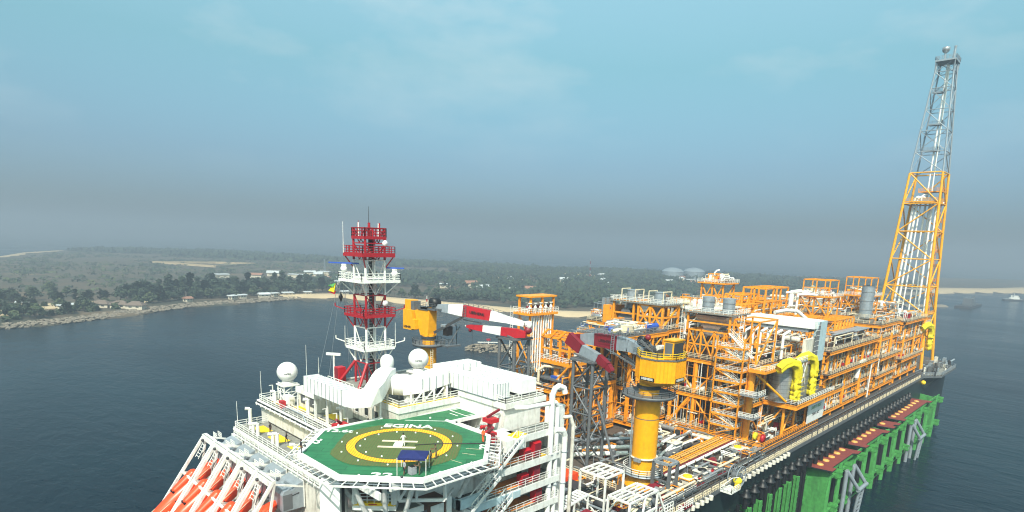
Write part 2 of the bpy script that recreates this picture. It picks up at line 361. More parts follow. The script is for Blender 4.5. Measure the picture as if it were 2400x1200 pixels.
# ---- riprap along the left shore and the rock jetty
def rocks(name, spots, label, cat, kind='stuff', flat=.7):
    mb = MB(); r = random.Random(3)
    for x, y, z, s in spots:
        vs = []; 
        for zz, k in ((-.5,.8),(.1,1.0),(.5,.55)):
            for i in range(5):
                t = 2*math.pi*(i+r.random()*.5)/5; q = s*k*(.75+.5*r.random()); vs.append((x+q*math.cos(t), y+q*math.sin(t), z+zz*s*flat*(.8+.4*r.random())))
        fs = [(i,(i+1)%5,5+(i+1)%5,5+i) for i in range(5)]+[(5+i,5+(i+1)%5,10+(i+1)%5,10+i) for i in range(5)]+[(10,11,12,13,14)]
        mb.add(vs, fs, 'rock')
    return single(name, mb, label, cat, kind=kind)
sp = []; r = random.Random(11)
for x, y in dense([(-500,412),(-300,430),(-120,452),(-2,478),(36,489),(85,522),(147,562),(213,575),(268,591)], 1.1):
    for k in range(4):
        o = r.random()*14-3; sp.append((x-o*.35+r.uniform(-1,1)+1.2, y+o*.9-3, max(.5, 1.0+o*.16), r.uniform(.7,1.9)))
rocks('shore_rocks', sp, 'grey boulder bank along the left shore above the water', 'rocks')
sp = []
for k in range(900):
    t = r.random(); x = 213+(262-213)*t; y = 236-(236-196)*t; a = r.gauss(0,1)*(3.6 if t > .12 else 2.6)*(1+.5*t)
    sp.append((x+a*.6, y+a*.75, max(.1, 3.6-abs(a)*.55)*min(1, t*9+.3), r.uniform(.5,1.4)))
rocks('rock_jetty', sp, 'low mound of grey boulders in the water behind the gantry tower', 'jetty', kind=None)
t = Thing('jetty_beacon', 'small white and red beacon frame standing on the rock jetty', 'beacon', (225,227,4))
m = MB(); m.tube((225,227,3),(225,227,7),.35,'white',8); m.box(224,226,226,228,6.2,7.2,'red'); t.part('post', m)
m = MB(); m.bar((219,231,5),(231,222,5),.5,'white'); t.part('crossbar', m)

# ---- trees
def crown(mbx, cx, cy, z0, z1, rad, n, r, shape, mats, lf=(.7,1.5), ncl=13):
    cl = []
    for k in range(ncl):
        h = r.random(); z = z0+(z1-z0)*h
        w = rad*(1.05-h*.75 if shape == 'cone' else math.sin(math.pi*min(.97,max(.14,h*.85+.12))))
        t = r.random()*6.28; q = w*math.sqrt(r.random())*.8; cl.append((cx+q*math.cos(t), cy+q*math.sin(t), z, rad*r.uniform(.28,.5)))
    for k in range(n):
        x, y, z, q = cl[r.randrange(ncl)]
        d = Vector((r.gauss(0,1), r.gauss(0,1), r.gauss(0,.75))); d = d.normalized()*q*(r.random()**.4); c = Vector((x,y,z))+d
        s = r.uniform(*lf); a = Vector((r.gauss(0,1),r.gauss(0,1),r.gauss(0,.5))).normalized(); b = a.orthogonal().normalized()
        mbx.add([c-a*s-b*s*.4, c+a*s*.2-b*s*.7, c+a*s, c+b*s*.6], [(0,1,2,3)], mats[r.randrange(len(mats))])
def tree_proto(name, h, rad, shape, mats, seed, n=520):
    r = random.Random(seed); t = Thing(name, 'x', 'tree')
    m = MB(); m.tube((0,0,-1),(0,0,h*.55),h*.022+.12,'bark',6,r2=h*.012)
    for k in range(5):
        a = r.random()*6.28; z = h*r.uniform(.3,.55); m.tube((0,0,z),(rad*.5*math.cos(a),rad*.5*math.sin(a),z+h*.2),h*.008+.05,'bark',5,r2=.05)
    t.part('trunk', m)
    m = MB(); crown(m, 0, 0, h*.22, h*.98, rad, n, r, shape, mats); t.part('crown', m); return t.o
def palm_proto(seed):
    r = random.Random(seed); t = Thing('palm_tree', 'x', 'tree'); m = MB(); m.tube((0,0,-1),(.8,.3,10),.25,'bark',6,r2=.16); t.part('trunk', m)
    m = MB()
    for k in range(16):
        a = 6.28*k/16+r.random()*.3; up = r.uniform(-.2,.9); L = r.uniform(2.8,3.8); p = V((.8,.3,10)); d = V((math.cos(a),math.sin(a),up))
        for q in range(5):
            p2 = p+d*L/5; d = (d+V((0,0,-.32))).normalized(); sdv = d.cross(V((0,0,1))).normalized()*.5
            m.add([p-sdv,p+sdv,p2+sdv,p2-sdv], [(0,1,2,3)], 'leaf_mid'); p = p2
    t.part('fronds', m); return t.o
PR = [tree_proto('casuarina_tree', 22, 6.5, 'cone', ['leaf_dark','leaf_dark','leaf_mid'], 1, 620), tree_proto('casuarina_tree', 18, 6, 'cone', ['leaf_dark','leaf_mid'], 2, 560), tree_proto('broadleaf_tree', 13, 7.5, 'round', ['leaf_dark','leaf_mid','leaf_mid'], 3, 560),
      tree_proto('broadleaf_tree', 10, 6.5, 'round', ['leaf_mid','leaf_light','leaf_dark'], 4, 480), palm_proto(5), tree_proto('coastal_shrub', 4.5, 5.5, 'round', ['leaf_mid','leaf_light'], 6, 260)]
used = [0]*6
LB = ['tall dark casuarina tree in the belt along the left shore','dark feathery casuarina tree in the belt along the left shore','broad round dark green tree among the shore trees','low round pale green tree among the shore houses','palm tree with a tuft of fronds near the shore houses','low bushy green shrub at the edge of the shore rocks']
def plant(k, x, y, s, label=None, group=None):
    z = 2.2; lab = label or LB[k]; grp = group or ['casuarina trees of the left shore','smaller casuarinas of the left shore','round trees of the shore','pale trees of the shore','palms of the shore','shrubs above the rocks'][k]
    if not used[k]:
        used[k] = 1; o = PR[k]; o.location = (x,y,z); o.scale = (s,)*3; o['label'] = lab; o['group'] = grp; o.rotation_euler = (0,0,r.random()*6)
    else: dup(PR[k], (x,y,z), r.random()*6.28, s, lab, grp)
r = random.Random(5)
def along(line, step, off0, off1, kinds, s0=.8, s1=1.15):
    for x, y in dense(line, step):
        o = r.uniform(off0, off1); plant(r.choice(kinds), x-o*.35+r.uniform(-4,4), y+o*.93+r.uniform(-3,3), r.uniform(s0,s1))
along([(95,562),(147,592),(213,606),(268,618)], 7, 4, 14, [2,3,5,3], .7, 1)
along([(120,592),(160,612),(225,624),(290,640),(330,640)], 4.2, 0, 34, [0,0,1,1,2,2], .7, 1.15)
along([(150,640),(230,660),(320,672)], 6.5, 0, 44, [0,1,1,2], .8, 1.1)
along([(290,618),(340,600),(380,520),(410,430)], 7, 8, 45, [1,2,2,4,3], .75, 1.05)
along([(-40,486),(20,508),(60,532),(100,556)], 10, 0, 6, [5,5,3], .7, 1.1)
for x, y, k, s in [(5,520,2,.9),(12,526,3,.9),(18,516,2,.8),(44,522,3,.9),(60,545,3,.8),(88,575,4,1),(62,604,0,.6),(74,616,2,.8),(110,640,2,1),(118,610,1,.8),(128,618,1,.9),(10,640,3,1),(-15,590,4,1),(-30,560,3,1),(40,660,3,1),(140,690,2,1),(170,720,3,1.1),(230,760,2,1.1),(60,720,3,1.1)]: plant(k, x, y, s)
for k in range(34): plant(r.choice([2,3,3,5,5,1]), r.uniform(-60,140), r.uniform(590,720), r.uniform(.6,1.0))
for k in range(16): plant(r.choice([2,3,5]), r.uniform(-40,110), r.uniform(530,590), r.uniform(.5,.85))
# ---- far woods and scrub: uncountable masses
def mass(name, n, sampler, h0, h1, rad, label, mats, seed, q=16, lf=(2.2,4.5)):
    r2 = random.Random(seed); mb = MB()
    for k in range(n):
        x, y = sampler(r2)
        if not inpoly(x, y, LANDP): continue
        h = r2.uniform(h0, h1); ra = h*rad*r2.uniform(.7,1.3); zb = 2
        mt = mats[r2.randrange(len(mats))]
        for i in range(q):
            t = r2.random()*6.28; e_ = r2.random(); d = ra*math.sqrt(r2.random()); c = Vector((x+d*math.cos(t), y+d*math.sin(t), zb+h*(.25+.7*e_*(1-.4*d/ra))))
            s_ = r2.uniform(*lf)*min(1, h/9); a = Vector((r2.gauss(0,1),r2.gauss(0,1),r2.gauss(0,.6))).normalized(); b = a.orthogonal().normalized()
            mb.add([c-a*s_-b*s_*.4, c+a*s_*.2-b*s_*.7, c+a*s_, c+b*s_*.6], [(0,1,2,3)], mt if r2.random() < .7 else mats[0])
    single(name, mb, label, 'woodland', kind='stuff')
def tri(pts):
    xs = [p[0] for p in pts]; ys = [p[1] for p in pts]
    def f(r2):
        while True:
            x, y = r2.uniform(min(xs),max(xs)), r2.uniform(min(ys),max(ys))
            if inpoly(x, y, pts) and noise2(x*.006, y*.006, 7) > -.22+.35*r2.random()-.15: return x, y
    return f
mass('forest', 3000, tri([(330,640),(400,520),(450,360),(700,330),(1000,300),(1250,280),(1700,260),(1500,740),(1150,1050),(800,1000),(520,860),(340,760)]), 8, 17, .55, 'dark wood of mixed trees behind the beach in the middle distance', ['leaf_dark','leaf_mid','leaf_dark'], 4)
mass('far_forest', 1500, tri([(450,2280),(750,2290),(860,1800),(1121,1280),(1400,800),(1150,1060),(780,1250),(560,1700),(300,2150)]), 8, 15, .8, 'hazy dark wood along the far edge of the land', ['leaf_dark','leaf_mid'], 8, 12, (4,8))
mass('scrub', 2600, tri([(-900,500),(40,620),(150,720),(330,780),(520,900),(800,1050),(700,1700),(300,2100),(100,1500),(-900,1100)]), 1.5, 6, 1.1, 'low patchy scrub covering the plain at left', ['leaf_mid','leaf_light','leaf_dark'], 9, 14, (1.6,4))

# ---- houses
def house(x, y, w, d, h, rot, kind, label, group=None):
    t = Thing({'hip':'beach_hut','flat':'shed','gable':'house'}[kind], label, {'hip':'hut','flat':'shed','gable':'house'}[kind], (x,y,3), group)
    m = MB(); m.box(x-w/2,x+w/2,y-d/2,y+d/2,2,3+h,'wall_pale'); m.box(x-w/2-.05,x-w/2+.1,y-.8,y+.8,3,5.2,'dark_grey'); m.box(x-w*.3,x-w*.12,y-d/2-.05,y-d/2+.1,4,5,'dark_grey'); m.box(x+w*.12,x+w*.3,y-d/2-.05,y-d/2+.1,4,5,'dark_grey'); t.part('wall', m)
    m = MB(); e_ = 1.0; rm = {'hip':'thatch','flat':'roof_pale','gable':r.choice(['roof_pale','roof_rust','roof_pale'])}[kind]
    zb = 3+h; a = [(x-w/2-e_,y-d/2-e_,zb),(x+w/2+e_,y-d/2-e_,zb),(x+w/2+e_,y+d/2+e_,zb),(x-w/2-e_,y+d/2+e_,zb)]
    if kind == 'flat': m.add(a+[(p[0],p[1],p[2]+.5+(.6 if i > 1 else 0)) for i, p in enumerate(a)], [(4,5,6,7),(0,1,5,4),(1,2,6,5),(2,3,7,6),(3,0,4,7)], rm)
    else:
        k = w*.28 if kind == 'hip' else -e_; m.add(a+[(x-w/2+k,y,zb+d*.32),(x+w/2-k,y,zb+d*.32)], [(0,1,5,4),(2,3,4,5),(1,2,5),(3,0,4),(3,2,1,0)], rm)
    t.part('roof', m); t.o.rotation_euler = (0,0,rot)
for i, (x, y) in enumerate([(74,562),(86,552),(95,540)]): house(x, y, 13, 10, 3, -.6, 'hip', ['thatched beach hut farthest from the water of the three pyramid roofed huts','middle one of the three pyramid roofed beach huts','thatched beach hut nearest the water of the three pyramid roofed huts'][i])
house(50,558,14,7,3.2,.4,'flat','grey flat roofed shed alone on the bare sand clearing at left')
GH = 'pale roofed village houses among the far trees'
for k in range(46):
    if k < 16: x, y = r.uniform(300,520), r.uniform(700,980)
    elif k < 34: x, y = r.uniform(470,1000), r.uniform(400,760)
    else: x, y = r.uniform(900,1300), r.uniform(450,800)
    house(x, y, r.uniform(12,24), r.uniform(8,12), r.uniform(4,6.5), r.uniform(-.9,.5), r.choice(['gable','flat']), 'pale roofed village house half hidden among the trees behind the beach', GH)
for k, (x, y) in enumerate([(196,592),(208,597),(232,600),(246,604),(262,606),(150,584),(286,606),(-10,575),(24,600),(330,600)]):
    house(x, y, r.uniform(6,11), r.uniform(4,6), 2.6, r.uniform(-.3,.6), r.choice(['flat','gable']), 'small pale shack at the foot of the shore trees above the rocks', 'shacks along the left shore')
# storage tanks, masts, boats
for i, (x, y) in enumerate([(1174,651),(1239,634)]):
    t = Thing('storage_tank', ['pale domed storage tank, left one of the pair beyond the far trees','pale domed storage tank, right one of the pair beyond the far trees'][i], 'tank', (x,y,2), 'domed storage tanks beyond the trees')
    m = MB(); m.lathe((x,y,2), [(24,0),(24,18)], 'galv', 28); t.part('shell', m); m = MB(); m.lathe((x,y,20), [(24.4,0),(20,4),(12,7.2),(4,8.6),(.1,8.8)], 'galv', 28); t.part('dome', m)
def mast(name, label, x, y, h, wd, m1, m2):
    t = Thing(name, label, 'mast', (x,y,2)); n = 8
    for k in range(n):
        m = MB(); z0 = 2+h*k/n; z1 = 2+h*(k+1)/n; q = wd*(1-.6*k/n)
        for a, b in ((-1,-1),(1,-1),(1,1),(-1,1)): m.bar((x+a*q,y+b*q,z0),(x+a*q*.95,y+b*q*.95,z1), wd*.3, (m1,m2)[k%2])
        m.bar((x-q,y-q,z0),(x+q,y-q,z1),wd*.2,(m1,m2)[k%2]); m.bar((x+q,y-q,z0),(x-q,y-q,z1),wd*.2,(m1,m2)[k%2]); t.part('section', m)
mast('lattice_mast', 'thin red and white lattice mast rising above the far wood', 860, 640, 46, 1.0, 'maroon', 'galv')
mast('water_tower', 'slender white tower above the far trees left of the red mast', 520, 1010, 26, 1.4, 'galv', 'galv')
def boat(x, y, L, rot, label, name='tug_boat'):
    t = Thing(name, label, 'boat', (x,y,0)); w = L*.24
    m = MB(); pts = [(x-L/2,y-w/2),(x+L*.25,y-w/2),(x+L/2,y),(x+L*.25,y+w/2),(x-L/2,y+w/2)]; m.poly(pts, -.8, L*.09, 'white', 'dark_grey'); t.part('hull', m)
    m = MB(); m.box(x-L*.2,x+L*.22,y-w*.36,y+w*.36,L*.09,L*.19,'white'); m.box(x-L*.05,x+L*.16,y-w*.28,y+w*.28,L*.19,L*.27,'white'); m.box(x+L*.155,x+L*.165,y-w*.25,y+w*.25,L*.21,L*.25,'glass'); t.part('wheelhouse', m)
    m = MB(); m.tube((x-L*.02,y,L*.27),(x-L*.02,y,L*.4),L*.012,'white'); m.tube((x-L*.13,y,L*.19),(x-L*.13,y,L*.29),L*.03,'white'); t.part('mast', m); t.o.rotation_euler = (0,0,rot)
boat(1338, 68, 34, -.9, 'white tug boat under way on the open water at far right')
t = Thing('work_barge', 'low dark work barge with a deckhouse moored beyond the flare tower', 'barge', (1060,98,0))
m = MB(); m.box(1030,1120,84,104,-1,3,'dark_grey'); t.part('hull', m)
m = MB(); m.box(1062,1080,88,100,3,13,'steel_grey'); m.box(1084,1092,90,98,3,7,'white_dirty'); t.part('deckhouse', m)
m = MB(); [m.tube((x,94,3),(x,94,15),.5,'steel_grey',6) for x in (1098,1104,1110,1116)]; t.part('mooring_pile', m)
strip('breakwater', dense([(960,150),(1000,128),(1030,112)], 10), 3, 8, 2.5, 'rock')

# ---- air
m = MB(); m.box(-11600,12400,-11600,12400,-1.2,162,'white_clean'); hb = mesh_obj('haze', m); hb['kind'] = 'stuff'; hb['label'] = 'pale haze filling the air over the sea'; hb['category'] = 'haze'
hm = bpy.data.materials.new('haze_air'); hm.use_nodes = True; tt = hm.node_tree; tt.nodes.clear()
pv = tt.nodes.new('ShaderNodeVolumePrincipled'); pv.inputs['Color'].default_value = (0.385, 0.45, 0.535, 1); pv.inputs['Density'].default_value = 0.00060; pv.inputs['Anisotropy'].default_value = 0.1
oo = tt.nodes.new('ShaderNodeOutputMaterial'); tt.links.new(pv.outputs[0], oo.inputs['Volume'])
hb.data.materials.clear(); hb.data.materials.append(hm)
# ================================================================== HULL
DK = 24.0
hull = Thing('ship_hull', 'dark green steel hull of the moored production ship', 'ship', (140,18,0))
HP = [(-6,-12.5),(284,-12.5),(296,0),(300,18),(296,36),(284,48.5),(-6,48.5)]
m = MB(); m.poly(HP, -3, DK-.3, 'hull_dark'); hull.part('hull_shell', m)
m = MB(); m.poly(HP, DK-.3, DK, 'deck_brown', 'hull_dark'); hull.part('main_deck', m)
m = MB()     # overhanging edge beam with its drip strake
m.box(-6,284,-12.9,-12.5,DK-.9,DK+.12,'steel_grey'); m.box(-6,284,48.5,48.9,DK-.9,DK+.12,'steel_grey'); hull.part('deck_edge', m)
m = MB(); m.rail([(38,-12.3,DK),(238,-12.3,DK)], 'steel_grey', 1.2, .09, 1.7); hull.part('railing', m)
m = MB(); m.rail([(-5.5,48.2,DK),(280,48.2,DK)], 'cream', 1.2, .09, 3.0); hull.part('railing', m)
m = MB()
x = 39.5
while x < 232:
    m.rail([(x,-12.85,DK+.05),(x+2.6,-12.85,DK+.05)], 'cream', 1.1, .13, .62, 1); x += 3.3 if x < 110 else 4.0
hull.part('barrier_panel', m)
m = MB()
m.tube((40,-11.6,DK+1.7),(238,-11.6,DK+1.7),.13,'steel_grey',6); m.tube((40,-11.1,DK+1.9),(238,-11.1,DK+1.9),.1,'dark_grey',6); m.tube((74,-10.6,DK+1.4),(238,-10.6,DK+1.4),.14,'silver',6)
for k in range(66): m.bar((40+3*k,-11.3,DK),(40+3*k,-11.3,DK+2.0),.12,'steel_grey')
hull.part('cable_rack', m)
for k in range(26):     # anode canisters hung under the deck edge
    x = 40.5+k*1.75 if k < 13 else 74+(k-13)*2.1
    m = MB(); m.tube((x,-13.3,DK-.9),(x,-13.3,DK-.1),.45,'white_dirty',10); m.bar((x,-12.8,DK-.4),(x,-13.3,DK-.4),.2,'steel_grey'); hull.part('canister', m)
for k in range(34):     # dark bell mouths along the side
    x = 76+k*4.1
    m = MB(); m.lathe((x,-14.0,19.9), [(1.15,0),(.75,.35),(.5,1.0),(.45,1.5),(.02,1.6)], 'black', 12); m.tube((x,-14.0,17.2),(x,-14.0,20),.55,'black',8); m.bar((x,-12.5,20.4),(x,-13.9,20.4),.5,'hull_dark'); hull.part('bell_mouth', m)
for k in range(30):     # black riser tubes and pipes down the side
    x = 43+k*2.35
    if x > 112: break
    m = MB(); m.tube((x,-13.6,-1),(x,-13.6,17.5+1.2*math.sin(k*2.1)),.42,'black',8); [m.box(x-.6,x+.6,-13.2,-12.5,z,z+.3,'hull_dark') for z in (4,9,14)]; hull.part('riser_tube', m)
# ------------------------------------------------- green riser balcony on the side
rk = Thing('riser_balcony', 'green steel riser balcony with red topped plates on the ship side', 'balcony', (160,-15,0))
for k in range(12):
    x = 45+k*5.35; zt = 17.2
    m = MB(); m.box(x-.5,x+.5,-14.9,-14.55,-1,zt,'rack_green'); m.box(x-.12,x+.12,-14.55,-12.5,-1,zt,'rack_green')
    for q in range(12): m.box(x+.5,x+.75,-14.9,-14.6,1+q*1.35,1.25+q*1.35,'rack_green')
    rk.part('guide_strip', m)
def plate(x0, x1, y1, n, nx):
    m = MB(); m.poly([(x0-.8,-12.6),(x0+.2,-18.9),(x0+3.2,-18.9),(x0+3.4,-17.9),(x1-3,-17.9),(x1-2,-19.0),(x1+1,-19.0),(x1,-12.6)][::1], 16.7, 17.0, 'plate_red', 'hull_dark'); p = rk.part('top_plate', m)
    for k in range(n):
        x = x0+3+k*nx; m = MB(); m.lathe((x,-15.0,17.0), [(.85,0),(.85,.25),(.6,.35),(.02,.38)], 'gold', 14); o = rk.part('hatch_cover', m, parent=p)
plate(114.5,137,0,5,4.3); plate(142.5,166,0,5,4.4); plate(171,179,0,1,4); plate(184,224,0,8,4.6)
for x in (116,124,136,147,158,169,180,191,202,213,225,238):
    m = MB(); wd = 3.4 if x < 120 else 1.6
    m.add([(x,-12.5,-1),(x,-17.6,-1),(x,-17.6,9),(x,-18,16),(x,-12.5,16.6),(x+wd*.35,-12.5,-1),(x+wd*.35,-17.6,-1),(x+wd*.35,-17.6,9),(x+wd*.35,-18,16),(x+wd*.35,-12.5,16.6)],
          [(0,1,2,3,4),(9,8,7,6,5),(0,5,6,1),(1,6,7,2),(2,7,8,3),(3,8,9,4)], 'rack_green')
    m.tube((x+1.2,-17.5,-1),(x+1.2,-17.5,16.4),.75,'rack_green',12)
    m.bar((x,-17.9,15.6),(x+2.5,-14,11.5),.35,'rack_green'); rk.part('buttress', m)
    for z in (14.6,5.2):     # paired guide arms with clamps
        m = MB(); m.box(x+1.5,x+5.2,-18.3,-17.6,z-.3,z+.3,'rack_green'); m.box(x+4.2,x+6.2,-19.4,-17.4,z-.8,z-.55,'rack_green'); m.box(x+4.2,x+6.2,-19.4,-17.4,z+.55,z+.8,'rack_green')
        for q in (4.4,5.2,6.0): m.box(x+q-.1,x+q+.1,-19.3,-17.3,z-1.1,z+1.1,'rack_green')
        m.add([(x+1.5,-17.4,z-.2),(x+6,-17.4,z-.2),(x+1.5,-14,z-.2),(x+1.5,-17.4,z+.2),(x+6,-17.4,z+.2),(x+1.5,-14,z+.2)], [(3,4,5),(2,1,0),(0,1,4,3)], 'rack_green'); rk.part('guide_arm', m)
for k in range(24):
    x = 118.5+k*4.5; m = MB(); m.tube((x+.8,-16.9,-1),(x+.8,-16.9,16.6),.62,'black',10); rk.part('riser_tube', m)
m = MB(); m.box(112,246,-12.9,-12.5,6,7,'rack_green'); m.box(112,246,-12.9,-12.5,13,14,'rack_green'); m.box(116,244,-17.9,-17.6,15.9,16.6,'rack_green'); m.box(116,244,-17.6,-17.4,2.2,2.7,'rack_green'); rk.part('stringer', m)
def fender(x, label):
    t = Thing('mooring_fender', label, 'fender', (x,-19,0), 'grey tubular fender frames')
    for dx, dy in ((0,0),(13,0)):
        m = MB(); m.tube((x+dx*.45,-18.8+dy,-1.5),(x+dx*.45,-18.8+dy,13.8),.55,'galv',12); t.part('leg', m)
    for dx in (0,6.5):
        m = MB(); m.tube((x+dx,-18.8,14),(x+dx+3.4,-21.4,8.4),.5,'galv',12); t.part('arm', m)
    m = MB(); m.tube((x+2.9,-21.4,8.4),(x+10.4,-21.4,8.4),.55,'galv',12); t.part('crossbar', m)
    m = MB(); m.tube((x+5,-21.2,8.4),(x+5,-20.6,-1),.38,'galv',10); m.tube((x+8.6,-21.2,8.4),(x+8.6,-20.6,-1),.38,'galv',10)
    for q in range(7): m.tube((x+5,-20.9,.8+q*1.1),(x+8.6,-20.9,.8+q*1.1),.16,'galv',6)
    t.part('ladder', m)
fender(127.5, 'grey tubular fender frame and ladder nearest the camera, rising from the water')
fender(196, 'grey tubular fender frame and ladder farther along, near the end of the green balcony')

# ================================================================== HELIDECK
hd = Thing('helideck', 'green octagonal helideck with yellow circle and white lettering', 'helideck', (0,0,44))
h_ = 11.5; s_ = h_*math.tan(math.pi/8)
OCT = [(-h_,-s_),(-s_,-h_),(s_,-h_),(h_,-s_),(h_,s_),(s_,h_),(-s_,h_),(-h_,s_)]
def octs(k): return [(x*k, y*k) for x, y in OCT]
m = MB(); m.poly(octs(.955), 43.75, 44.0, 'helideck_green', 'white'); m.poly([(10.9,3.9),(16.8,4.3),(16.8,8.6),(6.4,9.1)][::1], 43.70, 43.996, 'helideck_green', 'white'); hd.part('deck_plate', m)
m = MB()       # white border kerb and gutter
A = octs(1.0); B = octs(.95)
def ring(m, A, B, z0, z1, mt, skip=()):
    n = len(A)
    for i in range(n):
        if i in skip: continue
        j = (i+1)%n
        m.add([(*A[i],z0),(*A[j],z0),(*B[j],z0),(*B[i],z0),(*A[i],z1),(*A[j],z1),(*B[j],z1),(*B[i],z1)], [(4,5,6,7),(0,3,2,1),(0,1,5,4),(2,3,7,6)], mt)
ring(m, A, B, 43.6, 44.12, 'white_clean', skip=(4,))
m.box(11.2,17.2,3.6,4.0,43.6,44.08,'white_clean'); m.box(16.8,17.2,4.0,8.8,43.6,44.08,'white_clean'); m.bar((6.0,9.35,43.9),(16.9,8.85,43.9),.4,'white_clean'); hd.part('edge_kerb', m)
m = MB()
C = octs(1.12)
for i in range(8):
    if i in (4,): continue
    j = (i+1)%8; a0, a1, c0, c1 = V((*A[i],43.7)), V((*A[j],43.7)), V((*C[i],43.55)), V((*C[j],43.55))
    m.bar(c0, c1, .16, 'white'); n = 8
    for k in range(n+1): m.bar(a0.lerp(a1,k/n), c0.lerp(c1,k/n), .1, 'white')
    m.bar(a0.lerp(c0,.5), a1.lerp(c1,.5), .06, 'galv')
hd.part('safety_net', m)
m = MB()
def ringflat(mm, r0, r1, z, mt, n=72):
    vs = []
    for i in range(n):
        t = 2*math.pi*i/n; vs += [(r0*math.cos(t), r0*math.sin(t), z), (r1*math.cos(t), r1*math.sin(t), z)]
    mm.add(vs, [(2*i,2*i+1,(2*i+3)%(2*n),(2*i+2)%(2*n)) for i in range(n)], mt)
npts = []
for i in range(48):
    t = 2*math.pi*i/48; q = 8.0/max(abs(math.cos(t-R(45))), abs(math.sin(t-R(45))))*.98; q = min(q, 8.75)+.18*noise2(math.cos(t)*5, math.sin(t)*5, 2)
    npts.append((q*math.cos(t), q*math.sin(t)))
m.add([(x,y,44.03) for x,y in npts], [tuple(range(48))], 'net_green'); hd.part('landing_net', m)
m = MB(); ringflat(m, 5.55, 6.65, 44.045, 'net_yellow'); ringflat(m, 5.45, 5.55, 44.044, 'net_dark'); ringflat(m, 6.65, 6.73, 44.044, 'net_dark'); hd.part('aiming_circle', m)
m = MB(); dr = V((.71,-.704,0)); pr = V((.704,.71,0)); c0 = V((-.15,.1,44.05))
def slab(m, c, L, w_, mt):
    m.add([c-dr*L/2-pr*w_/2, c+dr*L/2-pr*w_/2, c+dr*L/2+pr*w_/2, c-dr*L/2+pr*w_/2], [(0,1,2,3)], mt)
slab(m, c0+pr*1.15, 4.6, .62, 'cream'); slab(m, c0-pr*1.15, 4.8, .62, 'cream'); slab(m, c0+V((0,0,.003)), 1.1, 1.9, 'white_clean'); hd.part('landing_mark', m)
aL = math.atan2(dr.y, dr.x)
text_obj('EGINA', 2.1, (5.25,5.6,44.04), (0,0,aL), 'white_clean', hd, sx=1.12, bold=.05)
text_obj('22', 1.7, (-7.45,-7.4,44.04), (0,0,aL), 'white_clean', hd, sx=1.5, bold=.05)
text_obj('22', 1.5, (7.7,-7.6,44.04), (0,0,aL+R(90)), 'white_clean', hd, sx=1.3, bold=.05)
text_obj('22', 1.5, (-7.6,7.6,44.04), (0,0,aL-R(90)), 'white_clean', hd, sx=1.3, bold=.05)
text_obj('12.6t', 1.5, (-3.2,9.6,44.04), (0,0,aL), 'white_clean', hd, sx=1.2, bold=.04)
m = MB()
for a, b in (((6.6,8.3),(11,4.2)),((15.0,4.4),(15.0,8.4)),((14.0,5.2),(14.0,7.2))): m.bar((*a,44.03),(*b,44.03),.16,'white_clean',.01)
m.bar((15.1,8.2,44.03),(16.6,8.2,44.03),.14,'white_clean',.01); m.bar((15.1,4.6,44.03),(16.6,4.6,44.03),.14,'white_clean',.01)
for k, t in enumerate((-38,-50,-62,-80)): 
    t = R(t); m.bar((8.6*math.cos(t),8.6*math.sin(t),44.03),(10.4*math.cos(t),10.4*math.sin(t),44.03),.07,'cream',.01)
hd.part('marking_line', m)
for k in range(24):
    t = 2*math.pi*k/24; m = MB(); m.ball((7.4*math.cos(t),7.4*math.sin(t),44.08) if k % 2 else (4.9*math.cos(t),4.9*math.sin(t),44.08),.13,'white_clean',6,4); hd.part('deck_light', m)
for i in range(8):
    for f in (.25,.75):
        j = (i+1)%8; x = A[i][0]+(A[j][0]-A[i][0])*f; y = A[i][1]+(A[j][1]-A[i][1])*f
        m = MB(); m.ball((x*.985,y*.985,44.25),.16,'dark_grey' if (i+int(f*4))%3 == 0 else 'white',7,5); hd.part('edge_light', m)
# underframe: girders and props carrying the deck
m = MB()
for y in (-9,-6,-3,0,3,6,9): m.box(-10.6+abs(y)*.35,10.6-abs(y)*.35,y-.15,y+.15,42.6,43.6,'white')
for x in (-9,-4.5,0,4.5,9): m.box(x-.15,x+.15,-9.5,9.5,42.2,43.0,'white')
hd.part('girder', m)
for p, q in [((-9.5,-4.5,42.8),(-6.6,-3.6,36.5)),((-4.5,-9.3,42.8),(-3.8,-6,36.5)),((-9.6,4.5,42.8),(-6.6,4.5,38)),((4.5,-9.4,42.8),(5.0,-6,37.5)),((-7,-7.2,42.8),(-5.5,-5.2,36.5)),((-9.6,0,42.8),(-6.6,0,38)),((9.2,-7,42.8),(9.5,-5,39))]:
    m = MB(); m.tube(p, q, .3, 'white', 10); hd.part('prop', m)
# white access frame and legs hanging under the front edge
m = MB(); fp = [V((-4.3,-5.6,42.6)),V((-.2,-9.5,42.8)),V((-.1,-9.5,39.7)),V((-4.1,-5.8,39.5)),V((-2.5,-7.3,42.6)),V((-2.6,-7.2,39.6)),V((-3.0,-6.8,42))]
m.bar(fp[1],fp[2],.32,'white_clean'); m.bar(fp[2],fp[3],.36,'white_clean'); m.bar(fp[4],fp[5],.26,'white'); m.bar(fp[3],fp[6],.3,'white_clean'); m.bar(fp[0],fp[3],.36,'white_clean'); m.bar(fp[2],(3.2,-7,39.4),.22,'white'); hd.part('access_frame', m)
for p, q in (((-7.7,-2.4,42.8),(-7.9,-2.2,39.0)),((-4.6,-5.3,42.8),(-4.5,-5.4,39.0)),((-6.2,-3.8,42.8),(-5.2,-3.2,38.6))): m = MB(); m.bar(p, q, .5, 'white_clean'); hd.part('prop', m)
